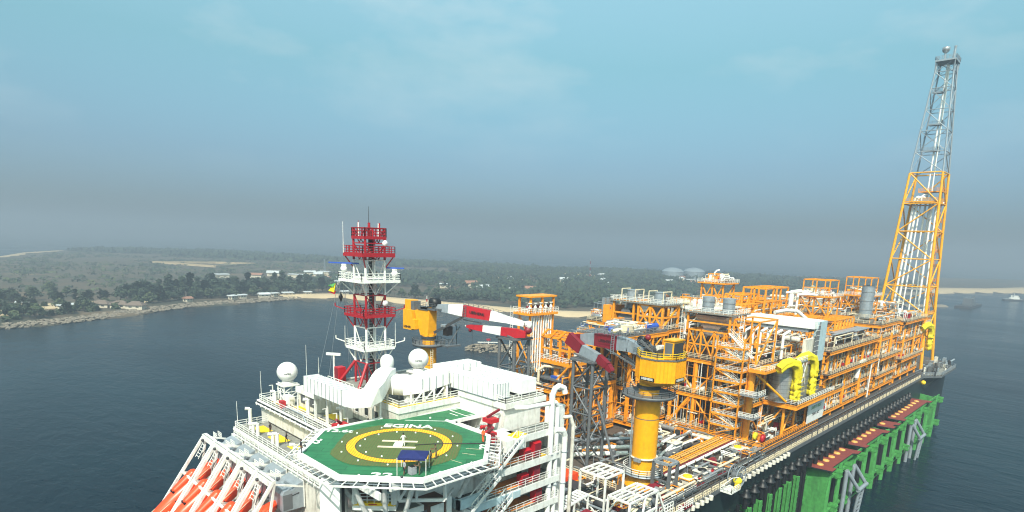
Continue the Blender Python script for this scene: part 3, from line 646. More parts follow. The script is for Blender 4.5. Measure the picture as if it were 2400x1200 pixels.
# ================================================================== ACCOMMODATION BLOCK
ab = Thing('accommodation_block', 'white multi storey accommodation block under and behind the helideck', 'building', (10,18,24))
def wall(m, x0, x1, y0, y1, z0, z1, mt='white'): m.box(x0,x1,y0,y1,z0,z1,mt)
m = MB(); m.box(-1.0,25.5,-2.5,40.8,DK,41,'white_dirty'); ab.part('wall', m)
m = MB(); m.box(-6.3,0,-6,38.2,DK,37.7,'white_dirty'); ab.part('wall', m, label='stained lower stern wall behind the lifeboats')
m = MB(); m.box(17.5,25.5,-1.0,9,41,46.3,'white'); m.box(6,25.5,9,30,41,45.3,'white_dirty'); ab.part('wall', m)
m = MB(); m.box(2.6,6.0,27.5,33.8,41,44.3,'white_dirty'); m.box(6,14,30,36,41,44.3,'white_dirty'); ab.part('deckhouse', m)
def roof(x0, x1, y0, y1, z, mt='deck_grey', edge='white'):
    m = MB(); m.box(x0,x1,y0,y1,z-.3,z,mt)
    for a, b, c, d in ((x0-.15,x0,y0-.15,y1+.15),(x1,x1+.15,y0-.15,y1+.15),(x0,x1,y0-.15,y0),(x0,x1,y1,y1+.15)): m.box(a,b,c,d,z-.7,z+.18,edge)
    return m
ab.part('roof_deck', roof(-1.2,6,-3.2,41.2,41.3)); ab.part('roof_deck', roof(-6.5,-1,-6.2,38.5,38)); ab.part('roof_deck', roof(6,25.9,9.0,30.4,45.6)); ab.part('roof_deck', roof(17.4,26,-1.4,9,46.6)); ab.part('roof_deck', roof(6.2,17.4,-2.9,9,41.31,'white_dirty')); ab.part('roof_deck', roof(6.2,25.9,30.4,41.2,41.3)); ab.part('roof_deck', roof(2.4,6,27.3,34,44.5,'white_dirty'))
# yellow anti slip walkway strips
for a in ((6.2,7.2,9.2,19,45.61),(7.2,17,9.3,10.2,45.61),(-4.3,-2.4,33.0,36.8,38.01),(-4.4,-2.4,26.5,30.6,38.01),(-4,-2.4,21.5,24.4,38.01),(-4,-2.4,14,16.5,38.01),(1.0,3.2,30,33.6,41.31),(1.2,4.4,14,19,41.31),(3,5,21.5,26,41.31),(.2,1.4,35.5,39,41.31)):
    m = MB(); m.box(a[0],a[1],a[2],a[3],a[4],a[4]+.02,'mat_yellow'); ab.part('walkway_mat', m)
# railings of the roofs
def arail(pts, mt='white', **k): m = MB(); m.rail(pts, mt, **k); ab.part('railing', m)
arail([(-1.1,41.0,41.3),(-1.1,12,41.3)], t=.06); arail([(-1.1,41,41.3),(14,41,41.3)], step=2); arail([(-6.4,38.4,38),(-6.4,6,38)], step=1.8, t=.06); arail([(-6.4,38.4,38),(-1,38.4,38)])
arail([(6.1,20,45.6),(6.1,9.1,45.6),(17.2,9.1,45.6)]); arail([(17.5,9,46.6),(17.5,-1.3,46.6),(25.8,-1.3,46.6)]); arail([(25.8,-1.3,46.6),(25.8,20,46.6)], step=2.2); arail([(-.5,12.2,41.3),(6,12.2,41.3)])
# windows and doors of the upper house
for y in (20.6,17.8,15.0): m = MB(); m.box(5.93,6.0,y-.45,y+.45,42.7,43.9,'glass'); m.box(5.9,5.93,y-.55,y+.55,42.6,42.72,'white'); ab.part('window', m)
for y in (29.0,32.2): m = MB(); m.box(2.52,2.6,y-.7,y+.7,42.1,43.9,'steel_grey'); [m.box(2.5,2.53,y-.7,y+.7,42.2+.2*k,42.26+.2*k,'dark_grey') for k in range(8)]; ab.part('louvre', m)
m = MB(); m.box(5.9,6.0,24.4,25.4,41.3,43.5,'door_green'); ab.part('door', m)
m = MB(); m.box(4.6,5.9,21.6,23.8,41.35,43.4,'white'); m.box(4.4,5.9,25.9,27.2,41.35,43.5,'white_dirty'); m.box(-.6,.2,33.5,34.5,41.3,42.6,'red'); m.box(1,2.2,34.5,36.5,41.3,42.9,'white'); ab.part('deck_locker', m)
# cable trays and pipes laid along the stern roof edge
m = MB()
for k, (x, z, q, mt) in enumerate([(-1.5,41.45,.2,'white'),(-1.8,41.0,.17,'white'),(-1.72,41.2,.14,'black'),(.2,41.6,.12,'white'),(.7,41.6,.16,'white_dirty'),(1.2,41.7,.1,'cream')]): m.tube((x,40.9,z),(x,12.4,z),q,mt,8)
for k in range(16): y = 40.5-k*1.85; m.box(-2.0,-1.2,y-.06,y+.06,40.75,41.3,'white')
for k in range(9): y = 40-k*3.2; m.bar((.8,y,41.3),(.8,y,44),.14,'white'); m.bar((.8,y,44),(.2,y,44),.1,'white')
ab.part('pipe_run', m)
m = MB(); m.path([(-1.4,31,40.2),(-1.4,31,42.2),(-1.4,29,42.6),(-1.4,24,42.6),(-1.4,23,41.5)],.09,'galv',6); m.path([(6.05,22,41.5),(5.6,22,43.8),(5.6,26,44.4),(5.6,28,44.2)],.1,'white',6); ab.part('vent_pipe', m)
for x, y, z, hh in [(-4.6,36.6,38,3.4),(-5.2,32.2,38,2.0),(-5.2,34,38,1.5),(-5.0,25.4,38,2.0),(-5.0,27,38,1.5),(-5.2,19,38,2.0),(.3,38,41.3,2.0),(.9,27,41.3,2.8),(3.4,21,41.3,2.2)]:
    m = MB(); m.tube((x,y,z),(x,y,z+hh),.28,'white',10); m.tube((x-.05,y,z+hh),(x-.7,y+.2,z+hh+.1),.26,'white',10); ab.part('vent_cowl', m)
# sloping catwalks over the lifeboat station
m = MB(); m.bar((-6.7,38.4,37.9),(-6.7,8,37.9),.25,'white'); m.bar((-6.9,38,37.2),(-6.9,8,37.2),.16,'white')
for k in range(18): y = 38-k*1.65; m.bar((-6.7,y,38.0),(-6.95,y,36.8),.1,'white')
ab.part('lifeboat_gallery', m)
# starboard side: galleries one above the other, with fascia, rails, doors
def gallery(z, x0, x1, y0=-6.2, fascia='white', depth=.9, floor='deck_grey', rail=True):
    m = MB(); m.box(x0,x1,y0,-2.5,z-.25,z,floor); m.box(x0,x1,y0-.12,y0,z-depth,z+.12,fascia); m.box(x0-.12,x0,y0,-2.5,z-depth,z+.12,fascia); g = ab.part('gallery', m)
    if rail: m = MB(); m.rail([(x0,y0+.02,z+.1),(x1,y0+.02,z+.1)], 'white', 1.1, .055, 1.5); ab.part('railing', m)
gallery(43.0, 16.3, 24.5, -5.6); gallery(39.2, 9.6, 24.5); gallery(35.5, 5.6, 24.5); gallery(32.0, 3.8, 24.5); gallery(28.5, 3.0, 24.5)
m = MB(); m.box(13.5,17.4,-5.8,-1.0,41.3,43.0,'white'); m.box(0,13.5,-3.4,-2.5,36,41,'white'); ab.part('wall', m, label='pale side wall below the helideck')
for z in (35.51,39.21,32.01,28.51): m = MB(); m.box(12,21,-5.4,-2.7,z,z+.03,'orange_dull' if z > 30 else 'mat_yellow'); ab.part('walkway_mat', m)
m = MB(); m.box(16.2,18.2,-5.6,-3.6,43.01,43.05,'mat_yellow'); m.box(15.5,16.3,-5.7,-3.9,42.6,43.12,'mat_yellow'); m.box(20.6,21.8,-6.0,-4.9,39.22,39.26,'mat_yellow'); ab.part('walkway_mat', m)
for x, z in ((19.6,39.2),(19.6,35.5),(16.4,32.0),(19.4,32.0),(16,28.5)): m = MB(); m.box(x-.5,x+.5,-2.62,-2.5,z,z+2.2,'door_green'); m.box(x-.62,x+.62,-2.56,-2.5,z,z+2.35,'white'); ab.part('door', m)
m = MB()
for x, z in ((8.5,36.5),(14.2,36.6),(12.0,33),(15.8,40.2)): m.path([(x,-2.7,z-1.2),(x,-2.7,z+1.0),(x+.7,-2.9,z+1.5)],.14,'black',6)
ab.part('drain_hose', m)
# outside stairs running down the starboard side
def stair(x0, z0, x1, z1, y=-6.9, w=1.3, n=14):
    m = MB()
    for yy in (y-w/2,y+w/2):
        m.bar((x0,yy,z0),(x1,yy,z1),.16,'white',.4)
        m.bar((x0,yy,z0+1.1),(x1,yy,z1+1.1),.09,'white')
        for k in range(6): t = k/5; m.bar((x0+(x1-x0)*t,yy,z0+(z1-z0)*t),(x0+(x1-x0)*t,yy,z0+(z1-z0)*t+1.1),.07,'white')
    for k in range(n): t = (k+.5)/n; x = x0+(x1-x0)*t; z = z0+(z1-z0)*t; m.box(x-.14,x+.14,y-w/2,y+w/2,z-.03,z+.03,'galv')
    ab.part('stairway', m)
stair(16.0,42.9,11.2,39.3,-6.0); stair(10.8,39.1,5.8,35.6,-7.0); stair(13.2,35.4,8.6,32.1,-7.0); stair(7.5,31.9,3.8,28.6,-7.0)
# pale lower bulwark at the corner with an arched opening
m = MB(); m.box(4.2,9.0,-6.9,-6.3,36.0,37.3,'pale_blue'); m.box(4.2,4.5,-6.9,-2.5,36.0,37.3,'pale_blue'); m.box(3.6,13.5,-6.5,-6.2,31.2,32.6,'pale_blue'); m.box(7.5,16,-6.45,-6.2,34.5,35.5,'pale_blue'); ab.part('bulwark', m)
m = MB(); m.box(-6.9,-2,-6.6,-6.2,34,36.6,'white'); m.box(-6.9,-6.6,-6.6,2,34.6,36.8,'white'); m.box(-2,3.8,-6.7,-6.3,31.5,34.4,'pale_blue'); ab.part('bulwark', m)
# yellow landing under the helideck front with its stair and annex
LA, LB = V((-8.0,-2.1,38.8)), V((-4.4,-5.5,38.8)); ldr = (LB-LA).normalized(); lin_ = V((-ldr.y, ldr.x, 0)); lin_ = lin_ if lin_.x > 0 else -lin_
def lquad(m, o0, o1, i0, i1, z0, z1, mt):
    L_ = (LB-LA).length; p = [LA+ldr*(o0*L_)+lin_*i0, LA+ldr*(o1*L_)+lin_*i0, LA+ldr*(o1*L_)+lin_*i1, LA+ldr*(o0*L_)+lin_*i1]
    m.add([V((a.x,a.y,z0)) for a in p]+[V((a.x,a.y,z1)) for a in p], [(0,3,2,1),(4,5,6,7),(0,1,5,4),(1,2,6,5),(2,3,7,6),(3,0,4,7)], mt)
m = MB(); lquad(m,-.02,1.02,-.1,1.6,38.2,38.75,'white_clean'); lquad(m,0,1,0,.5,38.752,39.1,'mat_yellow'); lquad(m,.36,.56,-.02,0,38.85,38.98,'red'); ab.part('landing', m)
m = MB(); m.rail([LA+V((0,0,.3)), LB+V((0,0,.3))],'white',1.2,.07,.9); ab.part('railing', m)
m = MB(); lquad(m,.72,.95,.6,.75,38.8,42.4,'pale_blue')
for k in range(5): lquad(m,.72,.95,.5,.6,39.3+k*.55,39.5+k*.55,'steel_grey')
ab.part('stairway', m)
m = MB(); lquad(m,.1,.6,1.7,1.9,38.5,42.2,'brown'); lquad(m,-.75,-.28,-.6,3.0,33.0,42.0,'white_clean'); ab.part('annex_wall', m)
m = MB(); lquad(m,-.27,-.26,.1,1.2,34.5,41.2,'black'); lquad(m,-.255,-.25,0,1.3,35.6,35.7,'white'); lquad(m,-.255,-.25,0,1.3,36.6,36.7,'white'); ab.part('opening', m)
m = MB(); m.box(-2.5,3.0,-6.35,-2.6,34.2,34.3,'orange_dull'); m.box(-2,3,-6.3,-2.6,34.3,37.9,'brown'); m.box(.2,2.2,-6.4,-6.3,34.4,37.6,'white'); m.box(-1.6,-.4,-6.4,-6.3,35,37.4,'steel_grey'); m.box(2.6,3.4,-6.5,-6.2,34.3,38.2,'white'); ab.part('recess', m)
# tall white exhaust pipes at the corner
for i, (x, y, zt, rr) in enumerate([(22.6,-5.9,48.2,.42),(23.9,-5.9,46.4,.42),(25.4,-6.3,41.6,.44)]):
    m = MB()
    if i == 0: m.path([(x,y,24),(x,y,zt),(x+.3,y-.1,zt+.9),(x+1.0,y-.3,zt+1.3),(x+1.9,y-.5,zt+.9),(x+2.1,y-.6,zt+.1)], rr, 'white_clean', 12)
    elif i == 1: m.path([(x,y,24),(x,y,zt),(x-.6,y,zt+.6),(x-6,y+.6,zt+.6),(x-7,y+2,zt+.4)], rr*.8, 'white_clean', 12)
    else: m.path([(x,y,24),(x,y,zt),(x-.5,y,zt+.9),(x-1.8,y+.4,zt+1.1)], rr, 'white_clean', 12)
    [m.tube((x,y,z),(x,y,z+.12),rr*1.2,'galv',12) for z in (29,34,39)]
    ab.part('exhaust_pipe', m)
m = MB(); m.path([(26.2,-5,44),(27.4,-5.6,44),(27.9,-5.8,42.5),(27.9,-5.8,26)],.3,'white_dirty',8); m.box(24.8,26.4,-5.2,-2.6,24,46,'white'); ab.part('service_trunk', m)
m = MB()
for k in range(14): m.bar((27.2,-4,26+k*1.3),(27.2,-3.2,26+k*1.3),.08,'white')
m.bar((27.2,-4,25),(27.2,-4,45),.1,'white'); m.bar((27.2,-3.2,25),(27.2,-3.2,45),.1,'white'); ab.part('ladder', m)

# red fire cabinets on the galleries
for i, (x, z, hh) in enumerate([(17.9,39.2,1.5),(20.0,39.2,2.2),(17.6,35.5,1.5),(20.0,35.5,2.4),(20.6,32.0,2.0),(5.4,31.9,1.8)]):
    lab = ['short red fire cabinet on the upper side gallery','tall red fire cabinet on the upper side gallery','short red fire cabinet on the middle side gallery','tall red fire cabinet on the middle side gallery','narrow red cabinet by the green door on the lowest gallery','red cabinet in the dark opening under the helideck'][i]
    t = Thing('fire_cabinet', lab, 'cabinet', (x,-5.2,z)); m = MB(); m.box(x-.7,x+.7,-5.8,-4.7,z+.1,z+hh,'red'); m.add([(x-.75,-5.85,z+hh),(x+.75,-5.85,z+hh),(x+.75,-4.65,z+hh),(x-.75,-4.65,z+hh),(x-.75,-5.25,z+hh+.25),(x+.75,-5.25,z+hh+.25)], [(0,1,5,4),(2,3,4,5),(1,2,5),(3,0,4)], 'red'); t.part('body', m)
    m = MB(); m.box(x-.6,x+.6,-5.84,-5.8,z+.25,z+hh-.1,'maroon'); t.part('door', m)
# red davit crane and gear in the notch right of the helideck
t = Thing('davit_crane', 'small red davit crane in the recess right of the helideck', 'crane', (15,-.6,41.3))
m = MB(); m.tube((15,-.8,41.3),(15,-.8,44.6),.4,'maroon',10); m.box(14.2,15.8,-1.8,0,44.4,45.0,'red'); t.part('post', m)
m = MB(); m.bar((15.8,-.8,45),(17.6,-.2,45.1),.3,'white'); m.bar((14.4,-.8,45.2),(16.8,-.8,45.9),.3,'maroon'); t.part('jib', m)
t = Thing('fire_monitor', 'dark red fire monitor skid at the right edge of the helideck', 'fire monitor', (11.5,-3.4,42))
m = MB(); m.box(10.8,13.2,-4.2,-2.6,42.6,44.0,'red'); t.part('body', m); m = MB(); m.tube((12,-3.6,44),(11.6,-5,45.2),.22,'maroon',8); t.part('nozzle', m)
t = Thing('fire_monitor', 'dark red fire monitor behind the left far edge of the helideck', 'fire monitor', (-1.5,12.8,42))
m = MB(); m.box(-2.2,-.2,12.2,13.6,42.4,43.9,'red'); t.part('body', m); m = MB(); m.tube((-1,13,43.9),(-2.2,12.2,44.8),.2,'maroon',8); t.part('nozzle', m)
t = Thing('equipment_skid', 'bundle of grey valves and pipes in the recess beside the helideck walkway', 'equipment', (14,1.5,41.3)); rr_ = random.Random(2)
for k in range(16):
    x, y = rr_.uniform(11.8,16.4), rr_.uniform(-.2,3.2); m = MB(); mt = rr_.choice(['white','silver','red','dark_grey','white_dirty'])
    (m.box(x,x+rr_.uniform(.4,1.2),y,y+.6,41.3,41.3+rr_.uniform(.5,2.2),mt) if k%2 else m.tank((x,y,42+rr_.random()),(x+1.4,y,42+rr_.random()),.3,mt)); t.part('valve_unit', m)
# ================================================================== ROOF: AIR DUCTS
t = Thing('air_duct', 'big white box duct sloping down at the left then curving up to the right', 'duct', (1,17,45.5))
m = MB()
def sweep(m, pts, w, h, mt):    # rectangular duct through points, horizontal frames
    fr = []
    for i, p in enumerate(pts):
        a = pts[max(0,i-1)]; b = pts[min(len(pts)-1,i+1)]; d = (V(b)-V(a)); 
        sdv = V((-d.y, d.x, 0)).normalized()*w/2; upv = sdv.cross(d).normalized()*h/2
        if upv.z < 0: upv = -upv
        p = V(p); fr.append([p-sdv-upv, p+sdv-upv, p+sdv+upv, p-sdv+upv])
    n = len(fr); vs = [q for f in fr for q in f]; fs = [(0,1,2,3),(4*n-1,4*n-2,4*n-3,4*n-4)]
    for i in range(n-1):
        for k in range(4): fs.append((4*i+(k+1)%4, 4*i+k, 4*i+4+k, 4*i+4+(k+1)%4))
    m.add(vs, fs, mt)
sweep(m, [(.6,25.2,47.4),(.6,21,47.4),(.6,16,47.4),(.6,12.8,47.4),(.9,11.6,47.45),(1.8,10.8,47.6),(3.0,10.9,48.0),(4.2,11.8,48.5),(5.6,13.2,48.9),(7.2,14.8,49.1),(9,16.2,49.1)], 2.4, 2.2, 'white_clean'); t.part('casing', m)
m = MB()
for k in range(11): y = 25-k*1.15; m.box(-.65,1.85,y-.05,y+.05,46.25,48.56,'galv')
for y in (24,20,16): m.bar((.6,y,41.3),(.6,y,46.3),.2,'white'); m.bar((1.6,y,44.5),(1.6,y,46.3),.2,'white')
for x,y in ((4.8,12),(4.8,14),(7.4,14),(7.4,16)): m.bar((x,y,41.3),(x,y,48.2),.22,'white')
t.part('support_frame', m)
t = Thing('exhaust_duct', 'white rounded exhaust duct trunk crossing the roof to the tall box', 'duct', (12,12,45.6))
m = MB(); sweep(m, [(8.6,13.8,47.9),(9.6,12.6,47.9),(11,12.2,48.0),(13,12.2,48.2),(16,12.2,48.6),(18.6,12.6,48.9)], 3.2, 2.2, 'white_clean'); t.part('casing', m)
m = MB(); m.lathe((9.4,13.4,46.8), [(.1,0),(2.1,.02),(2.1,2.2),(1.8,2.45),(.1,2.5)], 'white_clean', 24); t.part('elbow', m)
m = MB()
for x, y in ((9,10.2),(11,9.8),(13,9.8),(15.5,9.8),(9.5,14),(12,13.5),(14,12.6)): m.bar((x,y,45.6),(x,y,47.6),.24,'white')
for x in (9,11,13): m.bar((x,9.9,45.6),(x+2,9.9,47.4),.16,'white')
t.part('support_frame', m)
for k in range(6):
    x = 11.4+k*1.3; m = MB(); m.box(x-.04,x+.04,10.5,13.9,47.0+.12*k,47.06+.12*k,'galv'); m.box(x-.04,x+.04,10.52,10.6,47.0,49.1+.06*k,'galv'); t.part('seam', m)
t = Thing('intake_housing', 'long tall white box housing with ribbed sides at the right of the roof', 'housing', (20,4,46.6))
m = MB(); m.box(17.2,20.2,.6,12.0,46.95,49.3,'white_clean'); t.part('casing', m, label='nearer ribbed white box')
m = MB(); m.box(22.2,25.6,.2,13,47.1,49.3,'white_clean'); t.part('casing', m, label='farther ribbed white box'); m = MB(); m.box(17.0,24.6,12,15.4,47.6,50.0,'white_clean'); t.part('casing', m)
m = MB()
for k in range(10): y = 1.0+k*1.15; m.box(17.14,17.2,y-.035,y+.035,46.95,49.34,'galv'); m.box(17.1,20.3,y-.035,y+.035,49.3,49.35,'galv'); m.box(22.1,25.7,y+.4,y+.47,49.3,49.35,'galv')
for k in range(5): x = 17.6+k*.55; m.box(x-.03,x+.03,.54,.6,46.95,49.3,'galv')
m.box(17.1,20.25,.5,12.1,46.9,47.0,'galv'); m.box(16.95,24.65,11.95,15.45,48.8,48.86,'galv')
for k in range(5): x = 17.9+k*1.4; m.box(x-.035,x+.035,11.9,15.5,50.0,50.05,'galv'); m.box(x-.035,x+.035,11.94,12.0,47.6,50.0,'galv')
t.part('rib', m)
m = MB()
for x in (17.6,20,22.4,25.4):
    for y in (.8,3.5,6,8.8,11.5): m.bar((x,y,45.6 if y > 9 else 46.6),(x,y,47.1),.2,'white')
m.box(22.6,25,2,6,46.6,47.0,'dark_grey'); t.part('support_frame', m)
# plant between the ducts
t = Thing('ventilation_plant', 'dark ventilation units and pipes under the raised white ducts', 'equipment', (14,12,45.6))
for k in range(26):
    x, y = rr_.uniform(9,24), rr_.uniform(11,22); m = MB(); mt = rr_.choice(['white_dirty','steel_grey','dark_grey','white','galv','red' if k == 4 else 'white']); hh = rr_.uniform(.8,2.4)
    (m.box(x,x+rr_.uniform(.7,2),y,y+rr_.uniform(.7,2),45.6,45.6+hh,mt) if k%3 else m.tube((x,y,45.6),(x,y,45.6+hh+.8),.3,mt,8)); t.part('fan_unit', m)

# ================================================================== RADOMES
def radome(x, y, z0, zc, rr, label, cap=False, logo=True):
    t = Thing('radome', label, 'radome', (x,y,z0)); m = MB()
    if cap: m.lathe((x,y,zc), [(rr*.9,-rr*.95),(rr,-rr*.5),(rr,0)]+[(rr*math.cos(a),rr*math.sin(a)) for a in (.3,.6,.9,1.2,1.5)], 'white_clean', 28)
    else: m.ball((x,y,zc), rr, 'white_clean', 32, 16)
    sh = t.part('shell', m)
    if logo: 
        dv = V((-42-x,-62-y,0)).normalized(); a_ = math.atan2(dv.y,dv.x)
        text_obj('marlink', rr*.22, V((x,y,zc))+dv*(rr+.02), (R(90),0,a_+R(90)), 'dark_grey', t, bold=.01)
    m = MB(); m.tube((x,y,zc-rr*1.25),(x,y,zc-rr*.9),rr*.55,'white',16); m.box(x-rr*.85,x+rr*.85,y-rr*.85,y+rr*.85,zc-rr*1.35,zc-rr*1.22,'white'); t.part('base_ring', m)
    m = MB(); q = rr*.7
    for a, b in ((-1,-1),(1,-1),(1,1),(-1,1)): m.bar((x+a*q,y+b*q,z0),(x+a*q,y+b*q,zc-rr*1.3),.2,'white')
    zz = z0; i = 0
    while zz < zc-rr*1.3-1.0:
        for a, b, c, d in ((-1,-1,1,-1),(-1,-1,-1,1)): m.bar((x+a*q,y+b*q,zz),(x+c*q,y+d*q,zz+1.5),.12,'white'); m.bar((x+a*q,y+b*q,zz+1.5),(x+c*q,y+d*q,zz+1.5),.12,'white')
        zz += 1.5; i += 1
    t.part('stand', m)
    return t
radome(3.2,39.2,41.3,46.2,1.75,'white radome globe on a lattice stand at the left end of the roof')
radome(18.5,21.4,45.6,49.7,1.75,'white radome globe rising behind the roof ducts in front of the farther crane')
radome(10.6,19.0,45.6,50.6,1.1,'small white domed radome at the foot of the red and white mast', cap=True, logo=False)

# ================================================================== RADIO MAST
t = Thing('radio_mast', 'red and white banded lattice mast with railed platforms on the roof', 'mast', (12,24,46))
mx, my = 12.0, 26.2
def mcorner(z): return 1.75
secs = [(46,50.6,'splay'),(50.6,56.6,'white'),(56.6,62,'mast_red'),(62,67.4,'white'),(67.4,71.5,'mast_red'),(71.5,75.6,'mast_red')]
secs = [(45.6,49.3,'red0'),(49.3,55.3,'white'),(55.3,60.6,'mast_red'),(60.6,66.3,'white'),(66.3,69,'mast_red'),(69,71.4,'mast_red')]
for z0, z1, mt in secs:
    m = MB(); q0 = q1 = 1.8
    if mt == 'red0': mt = 'mast_red'
    cs = [(-1,-1),(1,-1),(1,1),(-1,1)]
    for a, b in cs: m.tube((mx+a*q0,my+b*q0,z0),(mx+a*q1,my+b*q1,z1),.2,mt,8)
    nb = max(1, round((z1-z0)/3))
    for k in range(nb):
        za, zb = z0+(z1-z0)*k/nb, z0+(z1-z0)*(k+1)/nb
        for (a, b), (c, d) in zip(cs, cs[1:]+cs[:1]):
            m.bar((mx+a*q0,my+b*q0,zb-.05),(mx+c*q0,my+d*q0,zb-.05),.17,mt)
            zc = (za+zb)/2 if False else zb; mid = ((a+c)/2, (b+d)/2)
            m.bar((mx+a*q0,my+b*q0,zb),(mx+mid[0]*q0,my+mid[1]*q0,za),.11,mt)
            if k == 0: m.bar((mx+c*q0,my+d*q0,zb),(mx+mid[0]*q0,my+mid[1]*q0,za),.11,mt)
    t.part('lattice_section', m)
for a, b in ((-1,-1),(-1,1),(1,-1)):
    m = MB(); m.tube((mx+a*1.8,my+b*1.8,49.3),(mx+a*4.2,my+b*3.2,45.6),.26,'mast_red',8); t.part('raking_strut', m)
m = MB(); m.tube((mx+.2,my,46),(mx+.2,my,71),.3,'dark_grey',8); m.tube((mx-.4,my+.5,46),(mx-.4,my+.5,70),.16,'steel_grey',6); m.tube((mx+.7,my-.5,46),(mx+.7,my-.5,70),.14,'white',6)
for k in range(44): m.bar((mx-1,my-1.3,48+k*.5),(mx-.4,my-1.3,48+k*.5),.05,'white')
t.part('cable_riser', m)
def mplat(z, q, mt, dx=0, dy=0, rl=1.2, th=.3):
    m = MB(); m.box(mx-q+dx,mx+q+dx,my-q+dy,my+q+dy,z-th,z,mt)
    for a, b in ((-1,-1),(1,-1),(1,1),(-1,1)): m.bar((mx+a*1.8,my+b*1.8,z-2.4),(mx+a*(q-.2)+dx,my+b*(q-.2)+dy,z-th),.18,mt)
    [m.box(*bb, z-th, z+.18, mt) for bb in ((mx-q+dx,mx+q+dx,my-q+dy-.08,my-q+dy),(mx-q+dx-.08,mx-q+dx,my-q+dy,my+q+dy))]; p = t.part('platform', m); m = MB(); m.rail([(mx-q+dx,my-q+dy,z),(mx+q+dx,my-q+dy,z),(mx+q+dx,my+q+dy,z),(mx-q+dx,my+q+dy,z)], mt, rl, .1, 1.0, closed=True); t.part('railing', m, parent=p)
mplat(51.8, 2.9, 'white'); mplat(57.3, 3.0, 'mast_red'); mplat(63.0, 3.6, 'white'); mplat(67.3, 3.0, 'mast_red', th=.5); mplat(69.9, 2.0, 'mast_red', rl=1.5)
for k in range(6):
    m = MB(); a = 2*math.pi*k/6; x, y = mx+1.9*math.cos(a), my+1.9*math.sin(a); m.tube((x,y,69.8),(x,y,72.2),.14 if k%2 else .2,'mast_red' if k%3 else 'white',8); t.part('aerial', m)
for x, y, z, dz, mt in ((mx,my,71.2,3.6,'dark_grey'),(mx-3.1,my+2.8,67.3,5,'white'),(mx+3.0,my-3.0,51.8,4.2,'white'),(mx-3,my+3,51.8,3.4,'white'),(mx-1.2,my+1.2,71.4,1.2,'mast_red')):
    m = MB(); m.tube((x,y,z),(x,y,z+dz),.07,mt,5,r2=.03); t.part('aerial', m)
for x, y, z in ((mx+1.6,my-2.4,69.0),(mx+1.7,my-2.2,59.2)):
    m = MB(); d = V((-.6,-.8,0)); m.lathe((x,y,z), [(.02,-.1),(.4,-.03),(.52,.1),(.5,.16),(.02,.16)], 'white_clean', 18, 'y'); t.part('dish', m)
for x, y, z, L, dv in ((mx-3.2,my+2.6,65.4,2.5,(.7,-.7)),(mx+3.2,my-2.6,64.8,1.6,(.7,-.7))):
    m = MB(); m.tube((x,y,63),(x,y,z),.16,'white',8); m.ball((x,y,z-.7),.55,'white_clean',12,8); m.box(x-.3,x+.3,y-.3,y+.3,z-.2,z+.1,'white'); m.bar((x-dv[0]*L,y-dv[1]*L,z+.25),(x+dv[0]*L,y+dv[1]*L,z+.25),.22,'blue'); t.part('radar_scanner', m)
for z in (57.4,51.9):
    for a, b in ((-1,1),(1,-1),(-1,-1)): m = MB(); m.bar((mx+a*3,my+b*3,z+.6),(mx+a*4.1,my+b*4.1,z+1.1),.14,'mast_red' if z > 56 else 'white'); m.bar((mx+a*4.1,my+b*4.1,z+1.1),(mx+a*4.1,my+b*4.1,z+1.6),.14,'mast_red' if z > 56 else 'white'); t.part('lamp_bracket', m)
for i, (dx, dy, gx, gy) in enumerate([(-3.6,3.6,-5,9),(-3.4,3.4,-3,8),(-3,2.8,0,5),(-3.2,3.1,1,6)]):
    m = MB(); m.tube((mx+dx,my+dy,62.7),(mx+gx,my+gy+2,41.5 if i < 2 else 46),.035,'galv',4); t.part('halyard', m)
t = Thing('signal_flag', 'small green yellow and red flag hanging at the left of the mast', 'flag', (7.8,30.5,62))
for i, (mt, z1, z0, o) in enumerate((('rack_green',62.3,61.8,-.15),('hose_yellow',62.2,60.9,0),('red',61.0,60.6,.1))):
    m = MB(); a = V((8.0,30.2,z1)); b = V((7.7+o,30.6,z1-.2)); m.add([a, b, V((7.5+o,30.9+o,z0)), V((7.8+o,30.4,z0-.2)), a+V((.1,.1,0)), b+V((.1,.1,0)), V((7.3+o,31.4+o,z0)), V((7.9+o,30.5,z0-.2))], [(0,1,2,3),(7,6,5,4),(0,4,5,1),(2,6,7,3)], mt); t.part('stripe', m)
m = MB(); m.lathe((8.6,29.6,60.0), [(.02,-.9),(.4,0),(.02,.9)], 'black', 4); single('day_shape', m, 'black diamond day shape hanging beside the flag on the mast', 'signal')
# small roof items near the mast foot
t = Thing('equipment_cabinet', 'red cabinet standing on the roof left of the mast foot', 'cabinet', (9,30,45.6)); m = MB(); m.box(7.6,9.0,29.2,30.6,45.6,48.1,'red'); t.part('body', m); m = MB(); m.box(7.55,7.6,29.4,30.4,45.8,47.9,'maroon'); t.part('door', m)
for i, (x, y, z, h) in enumerate([(-.8,41,41.3,5.2),(-6,38.4,38,4.5),(6.5,38.6,41.3,9.5),(7.5,36,44.3,4.5),(9,33,44.5,5)]):
    m = MB(); m.tube((x,y,z),(x,y,z+h),.06,'white',5,r2=.03); m.tube((x,y,z),(x,y,z+.8),.12,'white',6)
    single('whip_aerial', m, ['thin white whip aerial at the far port corner of the stern deck','thin white whip aerial at the near port corner of the stern deck','tallest whip aerial right of the left radome','short whip aerial at the end of the roof deckhouse','thin whip aerial on the roof before the mast'][i], 'aerial')
t = Thing('searchlight', 'white searchlight bar on a post at the left of the mast', 'lamp', (8.2,33.2,45.6)); m = MB(); m.bar((8.2,31.8,45.6),(8.2,31.8,50),.2,'white'); t.part('post', m); m = MB(); m.bar((7.4,32.8,50),(9,30.8,50),.4,'white'); t.part('lamp_head', m)
m = MB(); m.rail([(6.2,30.2,45.6),(6.2,22,45.6)],'white',1.1,.09,1.2); ab.part('railing', m)

